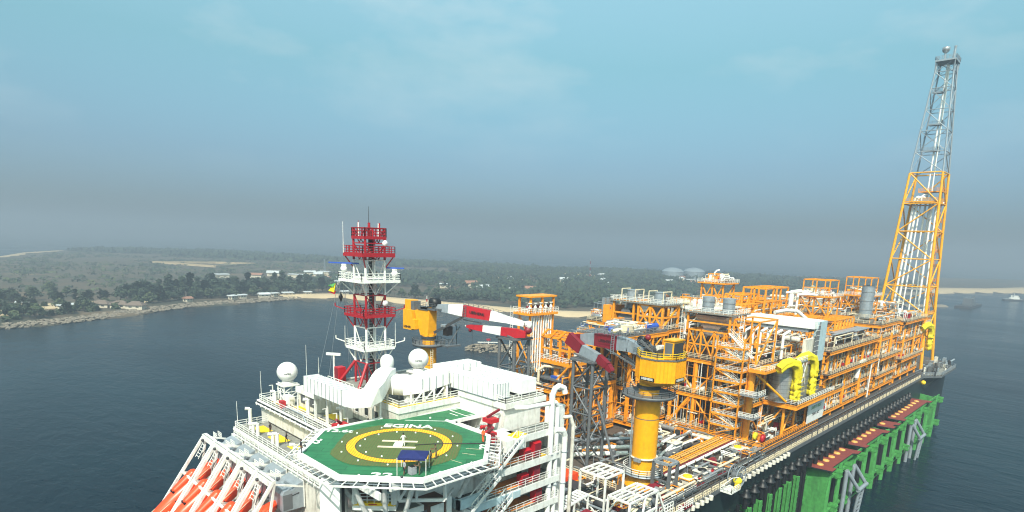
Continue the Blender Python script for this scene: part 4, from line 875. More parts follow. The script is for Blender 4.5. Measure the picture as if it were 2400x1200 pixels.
# ================================================================== LIFEBOATS
def lifeboat(y, label):
    t = Thing('lifeboat', label, 'lifeboat', (-15.5,y,29), 'free fall lifeboats in a row at the stern')
    a = V((-9.2,y,33.4)); b = V((-21.2,y,24.6)); d = (b-a).normalized(); upv = V((-d.z*-1,0,d.x*-1)); upv = V((d.z,0,-d.x)); upv = upv if upv.z > 0 else -upv; sv = V((0,1,0))
    n = 16; prof = [(.0,.25),(.06,.75),(.15,1.15),(.35,1.42),(.6,1.42),(.78,1.15),(.9,.72),(.97,.35),(1.0,.04)]
    vs = []
    for f, rr in prof:
        c = a.lerp(b, f)
        for i in range(n):
            q = 2*math.pi*i/n; vs.append(c+sv*rr*math.cos(q)+upv*rr*(1.05 if math.sin(q) > 0 else .8)*math.sin(q))
    m = MB(); m.add(vs, [(k*n+(i+1)%n,k*n+i,(k+1)*n+i,(k+1)*n+(i+1)%n) for k in range(len(prof)-1) for i in range(n)]+[tuple(range(n))], 'boat_orange', True); t.part('hull', m)
    m = MB(); c = a.lerp(b,.30)+upv*1.35; e_ = a.lerp(b,.52)+upv*1.3; m.tube(c, e_, .85, 'boat_orange', 12, r2=.62); m.ball(e_, .62, 'boat_orange', 10, 6); m.ball(c,.85,'boat_orange',10,6); cup = t.part('cockpit', m)
    for s2 in (-.45,0,.45):
        m = MB(); w_ = e_+d*.48+sv*s2+upv*.2; m.box(w_.x-.14,w_.x+.14,w_.y-.16,w_.y+.16,w_.z-.16,w_.z+.16,'black'); t.part('window', m, parent=cup)
    m = MB()
    for f in (.3,.45,.6,.75): c = a.lerp(b,f); [m.ball(c+sv*s*1.3+upv*.55,.12,'black',6,4) for s in (-1,1)]
    for s in (-1,1): m.bar(a.lerp(b,.12)+sv*s*1.2+upv*.75, a.lerp(b,.85)+sv*s*1.0+upv*.8,.08,'cream')
    t.part('grab_rail', m)
ys = [37.8,32.4,27.0,21.6,16.2,10.6]
nm = ['orange free fall lifeboat at the outer left end of the row','second orange lifeboat from the left in its white launching frame','third orange lifeboat from the left in its white launching frame','fourth orange lifeboat from the left in its white launching frame','fifth orange lifeboat from the left in its white launching frame','orange lifeboat at the right end of the row beside the red platform stairs']
for y, l in zip(ys, nm): lifeboat(y, l)
def davit(y, label):
    t = Thing('launching_frame', label, 'davit frame', (-12,y,30), 'white launching frames over the lifeboats')
    m = MB(); m.bar((-10.7,y-2.4,37.2),(-10.7,y+2.4,37.2),.6,'white',.5); m.bar((-11.0,y-2.3,37.0),(-11.0,y+2.3,37.0),.3,'white',.9); t.part('head_beam', m)
    for s2 in (-1,1):
        top = V((-10.8,y+2.3*s2,37.2)); low = V((-19.6,y+2.3*s2,24.4)); m = MB(); m.bar(top, low, .36, 'white', .42); t.part('main_beam', m)
        a = V((-10.6,y+2.3*s2,36.8)); b = V((-12.2,y+2.3*s2,28.0)); m = MB(); m.bar(a,b,.26,'white',.3); m.bar(top.lerp(low,.42), b.lerp(a,.3), .22,'white'); m.bar(b, top.lerp(low,.8), .24,'white'); m.bar(top.lerp(low,.75), a.lerp(b,.55), .16,'white'); t.part('truss', m)
        m = MB(); m.bar((-10.6,y+2.3*s2,36.9),(-6.6,y+2.3*s2,35.6),.24,'white'); t.part('rear_strut', m)
    m = MB(); p = V((-10.8,y,37.2)).lerp(V((-19.6,y,24.4)),.42); m.bar(p-V((0,2.3,0)), p+V((0,2.3,0)), .26, 'white', .34); p = V((-10.8,y,37.2)).lerp(V((-19.6,y,24.4)),.8); m.bar(p-V((0,2.3,0)), p+V((0,2.3,0)), .26, 'white', .34); t.part('cross_beam', m)
    m = MB(); m.rail([(-10.3,y-2.1,37.5),(-10.3,y-.6,37.5)],'white',.9,.06,.5); m.rail([(-9.6,y-2.1,37.5),(-9.6,y-.6,37.5)],'white',.9,.06,.5); t.part('railing', m)
    m = MB()
    for k in range(5): m.bar((-11.4-.25*k,y+.2,36.0-.42*k),(-11.4-.25*k,y+1.5,36.0-.42*k),.07,'white')
    m.bar((-11.3,y+.2,36.3),(-12.6,y+.2,34.1),.07,'white'); m.bar((-11.3,y+1.5,36.3),(-12.6,y+1.5,34.1),.07,'white'); m.ball((-11.3,y+1.6,36.6),.26,'dark_grey',8,5); t.part('ladder_cage', m)
    m = MB(); m.path([(-11.2,y-.2,36.6),(-11.8,y-1.2,35.9),(-12.2,y-.8,35.2),(-12.9,y-1.5,34.4)],.06,'black',5); t.part('hose', m)
for i, y in enumerate(ys[:5]): davit(y, ['outermost launching frame at the left end of the row','second launching frame from the left','middle launching frame of the row of five','fourth launching frame from the left','launching frame nearest the helideck'][i]+', white inclined portal')
for i, y in enumerate(ys[:5]):
    t = Thing('lifeboat_shelter', ['leftmost grey curved shelter hood','second grey curved shelter hood from the left','middle grey curved shelter hood','fourth grey curved shelter hood from the left','grey curved shelter hood nearest the helideck'][i]+' between the lifeboats and the white gallery', 'shelter', (-8.6,y,36), 'grey shelter hoods above the lifeboats')
    m = MB(); prof = [(-9.6,32.6),(-9.6,35.0),(-9.3,35.5),(-8.6,35.7),(-8.3,35.45),(-8.0,35.5),(-7.7,36.0),(-6.55,36.4),(-6.55,32.6)]
    yb, yt = y-2.4, y+2.0
    n = len(prof); vs = [(x,yb,z) for x,z in prof]+[(x,yt,z) for x,z in prof]
    m.add(vs, [tuple(range(n)), tuple(reversed(range(n,2*n)))]+[(i2,n+i2,n+(i2+1)%n,(i2+1)%n) for i2 in range(n)], 'galv'); t.part('hood', m)
    m = MB(); m.box(-6.6,-6.45,yb-.1,yt+.1,32.6,36.7,'white'); m.bar((-8.2,yb-.03,34.7),(-7.2,yb-.03,34.9),.07,'black'); m.box(-9.5,-8.2,yb-.03,yb,32.8,35.0,'steel_grey'); t.part('side_panel', m)
t = Thing('boarding_platform', 'small white railed platform with dark red mats beside the last lifeboat', 'platform', (-9,5,33.5))
m = MB(); m.box(-10.4,-7.0,3.0,8.2,33.2,33.5,'white'); t.part('deck', m); m = MB(); m.box(-9.8,-7.6,3.6,5.4,33.51,33.55,'maroon'); m.box(-9.8,-7.6,5.8,7.6,33.51,33.55,'maroon'); t.part('mat', m)
m = MB(); m.rail([(-7.2,3,33.5),(-10.4,3,33.5),(-10.4,8.2,33.5)],'white',1.15,.08,.9); t.part('railing', m)
m = MB()
for yy in (7.0,8.2): m.bar((-10.4,yy,33.5),(-17.5,yy,27),.14,'white',.3); m.bar((-10.4,yy,34.6),(-17.5,yy,28.1),.08,'white')
for k in range(18): f = k/17; m.box(-10.5-7*f,-10.2-7*f,7,8.2,33.4-6.4*f,33.48-6.4*f,'cream')
t.part('stairway', m)

# ================================================================== TENT AND PEOPLE
t = Thing('canopy_tent', 'dark blue pop up canopy tent standing on the helideck', 'tent', (-2.6,-8.4,44))
tc_ = V((-4.1,-8.7,44)); dx_ = dr*1.6; dy_ = pr*1.35
cs = [tc_-dx_-dy_, tc_+dx_-dy_, tc_+dx_+dy_, tc_-dx_+dy_]
m = MB(); up = V((0,0,2.05)); pk = tc_+V((0,0,2.55)); vs = [c+up for c in cs]+[pk]+[c+up-V((0,0,.22)) for c in cs]
m.add(vs, [(0,1,4),(1,2,4),(2,3,4),(3,0,4),(0,5,6,1),(1,6,7,2),(2,7,8,3),(3,8,5,0)], 'tent_blue'); t.part('canopy', m)
for c in cs: m = MB(); m.bar(c, c+up, .06, 'white'); t.part('leg', m)
m = MB(); m.box(tc_.x-.9,tc_.x-.2,tc_.y-.9,tc_.y-.2,44.04,44.9,'cloth_grey'); m.box(tc_.x-.8,tc_.x-.3,tc_.y-.8,tc_.y-.3,44.9,44.96,'black'); single('equipment_box', m, 'grey box with a dark lid under the blue canopy', 'box')

def person(x, y, face, label, top, legs, pose=0, h=1.75, head='skin', z=44.03, hold=None, hat=None):
    """one continuous skinned body, clothes as children; face = heading (radians)"""
    o = Thing('person', label, 'person', (x,y,z)); k = h/1.75
    fw = V((math.cos(face), math.sin(face), 0)); lf = V((-fw.y, fw.x, 0))
    def P(a, b, c): return V((x,y,z))+fw*a*k+lf*b*k+V((0,0,c*k))
    st = {0:(.02,-.02),1:(.22,-.2),2:(.08,-.05),3:(.05,-.05)}[pose]; lean = .0 if pose != 2 else .12
    arms = {0:((.03,.27,1.12),(.1,.25,.86),(.03,-.27,1.12),(.1,-.25,.86)),1:((.12,.30,1.15),(.34,.24,1.05),(-.06,-.3,1.14),(.0,-.3,.88)),2:((.14,.3,1.16),(.42,.18,1.18),(.14,-.3,1.16),(.42,-.16,1.2)),3:((.02,.34,1.16),(.06,.52,.98),(.02,-.34,1.16),(.06,-.5,.95))}[pose if pose != 0 else 0]
    st = st if pose != 3 else (.05,-.05)
    nodes = [(P(0,0,.95),.15),(P(lean*.4,0,1.15),.135),(P(lean,0,1.38),.16),(P(lean,0,1.50),.06),(P(lean+.02,0,1.62),.095),(P(lean+.02,0,1.70),.075),
      (P(lean,.17,1.41),.07),(P(lean+arms[0][0],arms[0][1],arms[0][2]),.048),(P(lean+arms[1][0],arms[1][1],arms[1][2]),.036),
      (P(lean,-.17,1.41),.07),(P(lean+arms[2][0],arms[2][1],arms[2][2]),.048),(P(lean+arms[3][0],arms[3][1],arms[3][2]),.036),
      (P(0,.1,.88),.1),(P(st[0]*.6+.03,.11,.5),.07),(P(st[0],.12,.08),.05),(P(st[0]+.16,.13,.035),.04),
      (P(0,-.1,.88),.1),(P(st[1]*.6+.03,-.11,.5),.07),(P(st[1],-.12,.08),.05),(P(st[1]+.16,-.13,.035),.04)]
    ed = [(0,1),(1,2),(2,3),(3,4),(4,5),(2,6),(6,7),(7,8),(2,9),(9,10),(10,11),(0,12),(12,13),(13,14),(14,15),(0,16),(16,17),(17,18),(18,19)]
    # five short fingers on each hand
    for hb, el, s in ((8,7,1),(11,10,-1)):
        hd_ = nodes[hb][0]; dd = (hd_-nodes[el][0]).normalized(); sd_ = lf*s
        pi_ = len(nodes); nodes.append((hd_+dd*.09*k, .034)); ed.append((hb, pi_))
        for q in range(4):
            b0 = hd_+dd*.12*k+fw*(.026*(q-1.5))*k; i0 = len(nodes); nodes += [(b0,.011),(b0+dd*(.05+.01*(1.5-abs(q-1.5)))*k+V((0,0,-.01)),.009)]; ed += [(pi_,i0),(i0,i0+1)]
        i0 = len(nodes); nodes += [(hd_+dd*.05*k+fw*.04*k,.012),(hd_+dd*.08*k+fw*.075*k,.01)]; ed += [(hb,i0),(i0,i0+1)]
    me = bpy.data.meshes.new('body'); me.from_pydata([n[0]-V((x,y,z)) for n in nodes], ed, []); bo = bpy.data.objects.new('t', me); COL.objects.link(bo)
    sk = bo.modifiers.new('s','SKIN'); sv = me.skin_vertices[0].data
    for i, n in enumerate(nodes): sv[i].radius = (n[1]*k, n[1]*k*(.8 if i in (0,1,2) else 1)); sv[i].use_root = (i == 0)
    sb = bo.modifiers.new('b','SUBSURF'); sb.levels = 1; sb.render_levels = 1
    dg = bpy.context.evaluated_depsgraph_get(); dg.update(); m2 = bpy.data.meshes.new_from_object(bo.evaluated_get(dg)); bpy.data.objects.remove(bo)
    m2.materials.clear()
    for q in ('skin', top, legs, 'black'): m2.materials.append(MATS[q])
    ft = [(n[0]-V((x,y,z))) for n in nodes]
    for f in m2.polygons:
        c = f.center; f.use_smooth = True
        if c.z < .1*k: f.material_index = 3
        elif c.z < .96*k and min((c-ft[8]).length, (c-ft[11]).length) > .2*k: f.material_index = 2 if not (legs == 'cloth_dark' and top == 'cloth_grey' and c.z < .5*k) else 0
        elif c.z > 1.5*k: f.material_index = 0
        elif min((c-ft[8]).length, (c-ft[11]).length) < .22*k: f.material_index = 0
        else: f.material_index = 1
    bd = bpy.data.objects.new('body', m2); COL.objects.link(bd); bd.parent = o.o
    m = MB(); hc = P(lean+.01,0,1.69); m.lathe(hc, [(.102*k,-.02),(.106*k,.02),(.09*k,.075),(.05*k,.11),(.005,.12)], hat or 'black', 12); o.part('hat' if hat else 'hair', m)
    m = MB(); e0 = P(lean+.11,.035,1.63); e1 = P(lean+.11,-.035,1.63); m.ball(e0,.012,'black',6,4); m.ball(e1,.012,'black',6,4); m.ball(P(lean+.125,0,1.6),.016,'skin',6,4); m.box(*(lambda p: (p.x-.02,p.x+.02,p.y-.02,p.y+.02,p.z-.004,p.z+.004))(P(lean+.105,0,1.56)),'maroon'); o.part('face', m)
    return o
person(-11.0,4.6,R(-20),'person in dark clothes standing at the left edge of the helideck','cloth_dark','cloth_dark',0,1.8)
person(-.2,-1.1,R(80),'person in white standing on the landing mark','cloth_white','cloth_white',3,1.8,hat=None)
person(-5.5,-8.9,R(10),'person in grey shirt and dark shorts under the blue canopy','cloth_grey','cloth_dark',1)
person(-4.1,-9.9,R(160),'person in khaki bending under the blue canopy','cloth_khaki','cloth_khaki',2)
person(.4,-7.1,R(140),'person in khaki working clothes walking right of the canopy','cloth_khaki','cloth_khaki',2,1.8)
person(-1.4,-8.3,R(100),'person in khaki half hidden behind the canopy corner','cloth_khaki','cloth_khaki',0)
person(8.6,-6.4,R(190),'person in an orange coverall standing at the right edge of the helideck','cloth_orange','cloth_orange',0,1.85,z=44.15)
person(-3.2,32.2,R(-60),'person in dark clothes leaning on the stern deck beside the left yellow mats','cloth_dark','cloth_dark',0,z=38.0)
person(-3.4,25.8,R(-40),'person in dark clothes on the stern deck beside the farther right yellow mat','cloth_dark','cloth_dark',1,z=38.0)
m = MB(); m.path([(8.7,-7.0,44.15),(6,-4.8,44.1),(3.5,-2.8,44.09),(1.2,-1.6,44.09)],.06,'black',6); single('fire_hose', m, 'black hose laid across the helideck net to the right edge', 'hose')
# ================================================================== TOPSIDE MODULES
mr = random.Random(21)
PAL = ['white','white','cream','white_dirty','orange','orange_dull','silver','galv','orange','brown','steel_grey','cream']
def clutter(t, X0, X1, Y0, Y1, z, h, n, pal=PAL, big=1.0):
    """plant on one deck: vessels, skids, pipe runs, cabinets, valve trees"""
    def rx(lo, hi): return lo+(hi-lo)*(mr.random()**1.25)       # denser toward the stern / starboard sides
    for i in range(n):
        x = rx(X0+.6, X1-1); y = rx(Y0+.6, Y1-1); mt = mr.choice(pal); k = mr.random(); m = MB(); hh = min(h-.4, mr.uniform(.8, 3.4)*big)
        if k < .13:
            rr = mr.uniform(.45,1.0)*big; L = mr.uniform(2.5,5.5); ax = mr.random() < .5; p = V((x,y,z+rr+.5)); q = p+(V((min(L,X1-x),0,0)) if ax else V((0,min(L,Y1-y),0)))
            m.tank(p, q, rr, mt if mt not in ('brown',) else 'silver', 12)
            for f in (.2,.8): c = p.lerp(q,f); m.box(c.x-.2,c.x+.2,c.y-.5*rr,c.y+.5*rr,z,c.z,'steel_grey')
            t.part('vessel', m)
        elif k < .22:
            rr = mr.uniform(.4,.9)*big; m.tank((x,y,z+.5),(x,y,z+max(1.2,hh)), rr, mt, 12); m.tube((x,y,z),(x,y,z+.5),rr*.8,'steel_grey',8); t.part('vessel', m)
        elif k < .36:
            w_, d_ = mr.uniform(1,3), mr.uniform(1,2.6); x1, y1 = min(x+w_,X1), min(y+d_,Y1); m.box(x+.15,x1-.15,y+.15,y1-.15,z+.2,z+hh*.8,mt)
            for a, b in ((x,y),(x1,y),(x1,y1),(x,y1)): m.bar((a,b,z),(a,b,z+hh),.14,'orange')
            for a, b in (((x,y),(x1,y)),((x,y),(x,y1)),((x1,y),(x1,y1)),((x,y1),(x1,y1))): m.bar((*a,z+hh),(*b,z+hh),.14,'orange')
            m.tube((x+.3,y-.05,z+hh*.5),(x+.3,y-.3,z+hh*.5),.25,'red' if mr.random() < .3 else 'white',8); t.part('skid', m)
        elif k < .68:
            rr = mr.choice([.07,.09,.12,.16,.24]); pts = [V((x,y,z+.3+mr.random()*.5))]
            for q in range(mr.randint(2,5)):
                p = pts[-1].copy(); a = mr.choice('xyz')
                if a == 'x': p.x = min(X1, max(X0, p.x+mr.choice([-1,1])*mr.uniform(2,9)))
                elif a == 'y': p.y = min(Y1, max(Y0, p.y+mr.choice([-1,1])*mr.uniform(2,9)))
                else: p.z = z+mr.uniform(.4, h-.6)
                pts.append(p)
            [m.path([p+V((q*rr*2.6,q*rr*2.6,q*rr*2.2)) for p in pts], rr, mt if q == 0 else mr.choice(['white','cream',mt]), 6) for q in range(mr.choice([1,2,3]))]; [m.tube(p-V((0,0,.12)),p+V((0,0,.12)),rr*1.8,'galv',8) for p in pts[1:-1]]; t.part('pipe', m)
        elif k < .82:
            for q in range(mr.randint(2,5)):
                xx, yy = x+mr.uniform(-.8,.8), y+mr.uniform(-.8,.8); zz = z+mr.uniform(.8,2.2); m.tube((xx,yy,z),(xx,yy,zz),.12,mt,6); m.tube((xx,yy,zz),(xx,yy,zz+.06),.3,mr.choice(['red','white','cream','white']),8)
            m.tube((x-1,y,z+.7),(x+1,y,z+.7),.18,mt,6); t.part('valve_set', m)
        elif k < .92:
            m.box(x,x+mr.uniform(.5,1.2),y,y+mr.uniform(.5,1.6),z,z+min(hh,2.1),mr.choice(['white','white_dirty','galv','pale_blue','steel_grey','red'])); t.part('cabinet', m)
        else:
            ax = mr.random() < .5; zz = z+mr.uniform(1.8,h-.5); L = mr.uniform(5,12); e_ = (min(x+L,X1),y) if ax else (x,min(y+L,Y1))
            m.bar((x,y,zz),(*e_,zz),.5,mr.choice(['galv','cream','silver']),.14); m.bar((x,y,z),(x,y,zz),.12,'galv'); m.bar((*e_,z),(*e_,zz),.12,'galv'); t.part('cable_tray', m)
def girder(m, a, b, z, hgt=.9, w=.35, mt='orange'):
    A = V((*a,z-hgt/2)); B = V((*b,z-hgt/2)); m.bar(A+V((0,0,hgt/2-.08)), B+V((0,0,hgt/2-.08)), w, mt, .12); m.bar(A-V((0,0,hgt/2-.08)), B-V((0,0,hgt/2-.08)), w, mt, .12); m.bar(A, B, .1, mt, hgt-.2)
def module(name, label, X0, X1, Y0, Y1, levels, top=None, xs=None, ys=None, n=26, side=True, railm='cream', plate='deck_brown', ct=.36, colm='orange', over={}, sp=9, brace=1, sub=True, pal=PAL):
    t = Thing(name, label, 'process module', ((X0+X1)/2,(Y0+Y1)/2,DK))
    xs = xs or [X0+.5+(X1-X0-1)*i/max(1,round((X1-X0)/sp)) for i in range(max(1,round((X1-X0)/sp))+1)]
    ys = ys or [Y0+.5+(Y1-Y0-1)*i/max(1,round((Y1-Y0)/8)) for i in range(max(1,round((Y1-Y0)/8))+1)]
    zt = top if top else levels[-1]
    for x in xs:
        for y in ys:
            if x > xs[1]+.1 and y > ys[1]+.1 and x < xs[-1]-.1 and y < ys[-1]-.1: continue
            m = MB(); m.tube((x,y,DK),(x,y,zt-.1),ct,colm,10); t.part('column', m)
    for li, z in enumerate(levels):
        m = MB(); m.box(X0,X1,Y0,Y1,z-.18,z,plate)
        girder(m,(X0,Y0),(X1,Y0),z-.19); girder(m,(X0,Y1),(X1,Y1),z-.19); girder(m,(X0,Y0),(X0,Y1),z-.19); girder(m,(X1,Y0),(X1,Y1),z-.19)
        for x in xs[1:-1]: m.bar((x,Y0+.2,z-.6),(x,Y1-.2,z-.6),.3,'orange_dull',.6)
        ov = over.get(li, 0)
        if ov: m.box(X0,X1,Y0-ov,Y0,z-.17,z-.01,plate); girder(m,(X0,Y0-ov),(X1,Y0-ov),z-.18,.8); [m.bar((x,Y0,z-2.2),(x,Y0-ov+.1,z-.8),.2,'orange') for x in xs]
        t.part('deck', m)
        m = MB(); m.rail([(X1,Y0-ov+.05,z),(X0+.05,Y0-ov+.05,z),(X0+.05,Y1,z)], railm, 1.15, .085, 1.7); 
        if li == len(levels)-1: m.rail([(X0,Y1-.05,z),(X1-.05,Y1-.05,z),(X1-.05,Y0,z)], railm, 1.15, .085, 2.2)
        t.part('railing', m)
        hh = (levels[li+1]-z-1) if li+1 < len(levels) else 3.4
        clutter(t, X0+.3, X1-.3, Y0+.3, Y1-.3, z, hh, int(n*1.35), pal)
        if li+1 < len(levels) and brace:
            for i, (a, b) in enumerate(zip(ys, ys[1:])):
                m = MB(); z2 = levels[li+1]-1; (m.tube((xs[0],a,z),(xs[0],b,z2),.24,'orange',8) if (i+li)%2 else m.tube((xs[0],b,z),(xs[0],a,z2),.24,'orange',8)); t.part('brace', m)
            for i, (a, b) in enumerate(zip(xs, xs[1:])):
                if (i+li)%3 == 2: continue
                m = MB(); z2 = levels[li+1]-1; (m.tube((a,ys[0],z),(b,ys[0],z2),.24,'orange',8) if (i+li)%2 else m.tube((b,ys[0],z),(a,ys[0],z2),.24,'orange',8)); t.part('brace', m)
    # long pipe runs along the starboard and stern edges
    for z in levels:
        for q in range(4):
            m = MB(); y = Y0+.5+q*.5; zz = z+mr.uniform(1.9,3.0); rr = mr.choice([.1,.15,.2]); mt = mr.choice(['white','cream','silver','orange','white'])
            xa = mr.uniform(X0+.5,(X0+X1)/2); xb = mr.uniform((X0+X1)/2, X1-.5); m.path([(xa,y,z),(xa,y,zz),(xb,y,zz),(xb,y,z)], rr, mt, 6); t.part('pipe', m)
    # thin risers, hangers and ladders standing along the two open faces
    for li, z in enumerate(levels[:-1] if side else []):
        z2 = levels[li+1]-.9
        for (ax, c0, c1, f0) in (('x',X0,X1,Y0),('y',Y0,Y1,X0)):
            m = MB(); k = c0+1
            while k < c1-1:
                o = mr.uniform(-.25,1.6); za = z+mr.choice([0,0,1.2]); zb = mr.choice([z2, z2, z+2.4]); mt = mr.choice(['white','cream','white','cream','orange','galv','white_dirty']); rr = mr.choice([.05,.07,.1,.14])
                P_ = (lambda h: V((k, f0+o, h))) if ax == 'x' else (lambda h: V((f0+o, k, h)))
                m.tube(P_(za), P_(zb), rr, mt, 6)
                if mr.random() < .5: e_ = V((mr.uniform(1,4),0,0)) if ax == 'x' else V((0,mr.uniform(1,3),0)); h = mr.uniform(z+1.2, z2-.3); m.tube(P_(h), P_(h)+e_, rr, mt, 6)
                if mr.random() < .3: p = P_(mr.uniform(z+.6,z+1.8)); m.box(p.x-.3,p.x+.3,p.y-.3,p.y+.3,p.z-.4,p.z+.4,mr.choice(['white','cream','red','galv','white']))
                k += mr.uniform(.35,1.1)
            t.part('riser_bundle', m)
    # secondary posts and mid rails of the open faces
    for li, z in enumerate(levels[:-1]):
        z2 = levels[li+1]-.9; zm = (z+z2)/2+.3; m = MB(); m.bar((X0,Y0+.1,zm),(X1,Y0+.1,zm),.2,'orange'); m.bar((X0+.1,Y0,zm),(X0+.1,Y1,zm),.2,'orange')
        k = X0+2.2
        while k < X1-1: m.bar((k,Y0+.15,z),(k,Y0+.15,z2),.15,'orange'); k += mr.uniform(3.5,7.0)
        k = Y0+2.2
        while k < Y1-1: m.bar((X0+.15,k,z),(X0+.15,k,z2),.17,'orange'); k += mr.uniform(2.4,4.0)
        t.part('secondary_frame', m)
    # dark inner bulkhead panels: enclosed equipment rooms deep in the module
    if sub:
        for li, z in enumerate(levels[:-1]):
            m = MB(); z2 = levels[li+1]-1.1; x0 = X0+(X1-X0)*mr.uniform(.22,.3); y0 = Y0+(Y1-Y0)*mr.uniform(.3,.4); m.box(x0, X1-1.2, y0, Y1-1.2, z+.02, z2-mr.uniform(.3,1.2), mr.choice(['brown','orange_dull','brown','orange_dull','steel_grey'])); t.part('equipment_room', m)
    return t
def cage(t, x0, x1, y0, y1, z0, z1, mt='orange', w=.3, roof_=True, nx=2, ny=2, br=True, part='frame'):
    m = MB(); X = [x0+(x1-x0)*i/nx for i in range(nx+1)]; Y = [y0+(y1-y0)*i/ny for i in range(ny+1)]
    for i, x in enumerate(X):
        for j, y in enumerate(Y):
            if 0 < i < nx and 0 < j < ny: continue
            m.bar((x,y,z0),(x,y,z1),w,mt)
    for x in X: m.bar((x,y0,z1),(x,y1,z1),w,mt)
    for y in Y: m.bar((x0,y,z1),(x1,y,z1),w,mt)
    if br:
        for j in range(ny): m.bar((x0,Y[j],z0),(x0,Y[j+1],z1),w*.7,mt); m.bar((x0,Y[j+1],z0),(x0,Y[j],z1),w*.7,mt)
        for i in range(nx): m.bar((X[i],y0,z0),(X[i+1],y0,z1),w*.7,mt)
    m.bar((x0,y0,(z0+z1)/2),(x0,y1,(z0+z1)/2),w*.8,mt); m.bar((x0,y0,(z0+z1)/2),(x1,y0,(z0+z1)/2),w*.8,mt)
    t.part(part, m)
def stairs(t, x0, x1, y0, y1, z0, z1, mt='orange', fl='white', dz=2.7):
    m = MB()
    for x in (x0,x1):
        for y in (y0,y1): m.bar((x,y,z0),(x,y,z1),.28,mt)
    t.part('frame', m); z = z0; k = 0
    while z+dz <= z1+.1:
        m = MB(); za = z+dz
        for x in (x0,): m.bar((x,y0,za),(x,y1,za),.28,mt,.4)
        m.bar((x1,y0,za),(x1,y1,za),.22,mt); m.bar((x0,y0,za),(x1,y0,za),.25,mt,.35); m.bar((x0,y0,z),(x0,y1,za) if k%2 else (x0,y1,z),.1,mt)
        m.bar((x0,y0 if k%2 else y1,z),(x0,y1 if k%2 else y0,za),.15,mt)
        m.box(x0,x1,y0,y0+1,za-.06,za,'galv'); m.box(x0,x1,y1-1,y1,za-.06,za,'galv'); t.part('landing', m)
        m = MB(); xs_ = x0+.35 if k%2 else x0+1.7; a = y0+1 if k%2 else y1-1; b = y1-1 if k%2 else y0+1
        for xx in (xs_,xs_+1.0):
            m.bar((xx,a,z),(xx,b,za),.1,fl,.3); m.bar((xx,a,z+1),(xx,b,za+1),.08,fl)
            for q in range(4): f = q/3; m.bar((xx,a+(b-a)*f,z+dz*f),(xx,a+(b-a)*f,z+dz*f+1),.06,fl)
        for q in range(9): f = (q+.5)/9; yy = a+(b-a)*f; m.box(xs_,xs_+1,yy-.12,yy+.12,z+dz*f-.03,z+dz*f+.03,fl)
        t.part('stair_flight', m)
        m = MB(); m.rail([(x0,y1,za),(x0,y0,za),(x1,y0,za)],fl,1.1,.075,1.1); t.part('railing', m)
        z = za; k += 1

# ---- starboard row, nearest module
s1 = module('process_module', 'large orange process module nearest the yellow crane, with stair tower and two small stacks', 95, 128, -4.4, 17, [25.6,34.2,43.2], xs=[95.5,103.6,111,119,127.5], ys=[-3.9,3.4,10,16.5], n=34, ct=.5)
stairs(s1, 91.6, 94.8, -3.4, 3.2, 26, 50.2)
m = MB(); m.box(92,128,-9.8,-4.4,25.2,25.5,'deck_brown'); girder(m,(92,-9.8),(128,-9.8),25.2,.7); girder(m,(92,-9.8),(92,14),25.2,.7); m.rail([(128,-9.8,25.6),(92,-9.8,25.6),(92,14,25.6)],'orange',1.15,.1,1.5); s1.part('walkway', m)
clutter(s1, 94, 128, -9.2, -4.8, 25.5, 5, 34)
m = MB(); m.box(104,130,-12,-4.4,33.8,34.2,'deck_brown'); girder(m,(103.9,-12.1),(130,-12.1),34.1,1.1); girder(m,(103.9,-12.1),(103.9,-4.4),34.1,1.1); [m.tube((x,-9,25.5),(x,-9,33.8),.36,'orange',10) for x in (105,112,120,128)]; m.tube((105,-9,26),(111,-9,33.4),.22,'orange',8); m.tube((105,-9,33.4),(105,-4.5,26),.22,'orange',8); s1.part('balcony', m)
m = MB(); m.rail([(130,-12.1,34.2),(103.9,-12.1,34.2),(103.9,-4.4,34.2)],'white',1.15,.09,1.3); s1.part('railing', m)
m = MB(); m.box(93.2,103,-8.2,-4.4,42.4,43.0,'orange'); m.rail([(103,-8.2,43.1),(93.2,-8.2,43.1),(93.2,-4.4,43.1)],'white',1.15,.09,1.2); s1.part('balcony', m)
m = MB(); m.box(90.5,95,-8,-4,37.2,37.5,'galv'); m.rail([(95,-8,37.5),(90.5,-8,37.5),(90.5,-4,37.5)],'white',1.15,.1,1.0); s1.part('balcony', m); m = MB(); m.box(91,95,-7.5,-4,31.8,32.1,'galv'); m.rail([(95,-7.5,32.1),(91,-7.5,32.1),(91,-4,32.1)],'white',1.15,.1,1.0); s1.part('balcony', m)
for a, b in (((95.5,-4.2,25.6),(95.5,-4.2,34)),((95.5,-4.2,34),(95.5,-4.2,42.4))): m = MB(); m.tube(a,b,.8,'orange',14); s1.part('column', m, label='stout orange corner column')
m = MB(); m.tube((95.4,-5.0,42),(104,-9.5,34.6),.3,'flare_yellow',8); s1.part('brace', m)
m = MB(); m.tube((95.4,5,27),(95.4,-1,33),.45,'orange',10); s1.part('brace', m); m = MB(); m.tube((95.4,16,26),(95.4,11,33),.45,'orange',10); s1.part('brace', m)
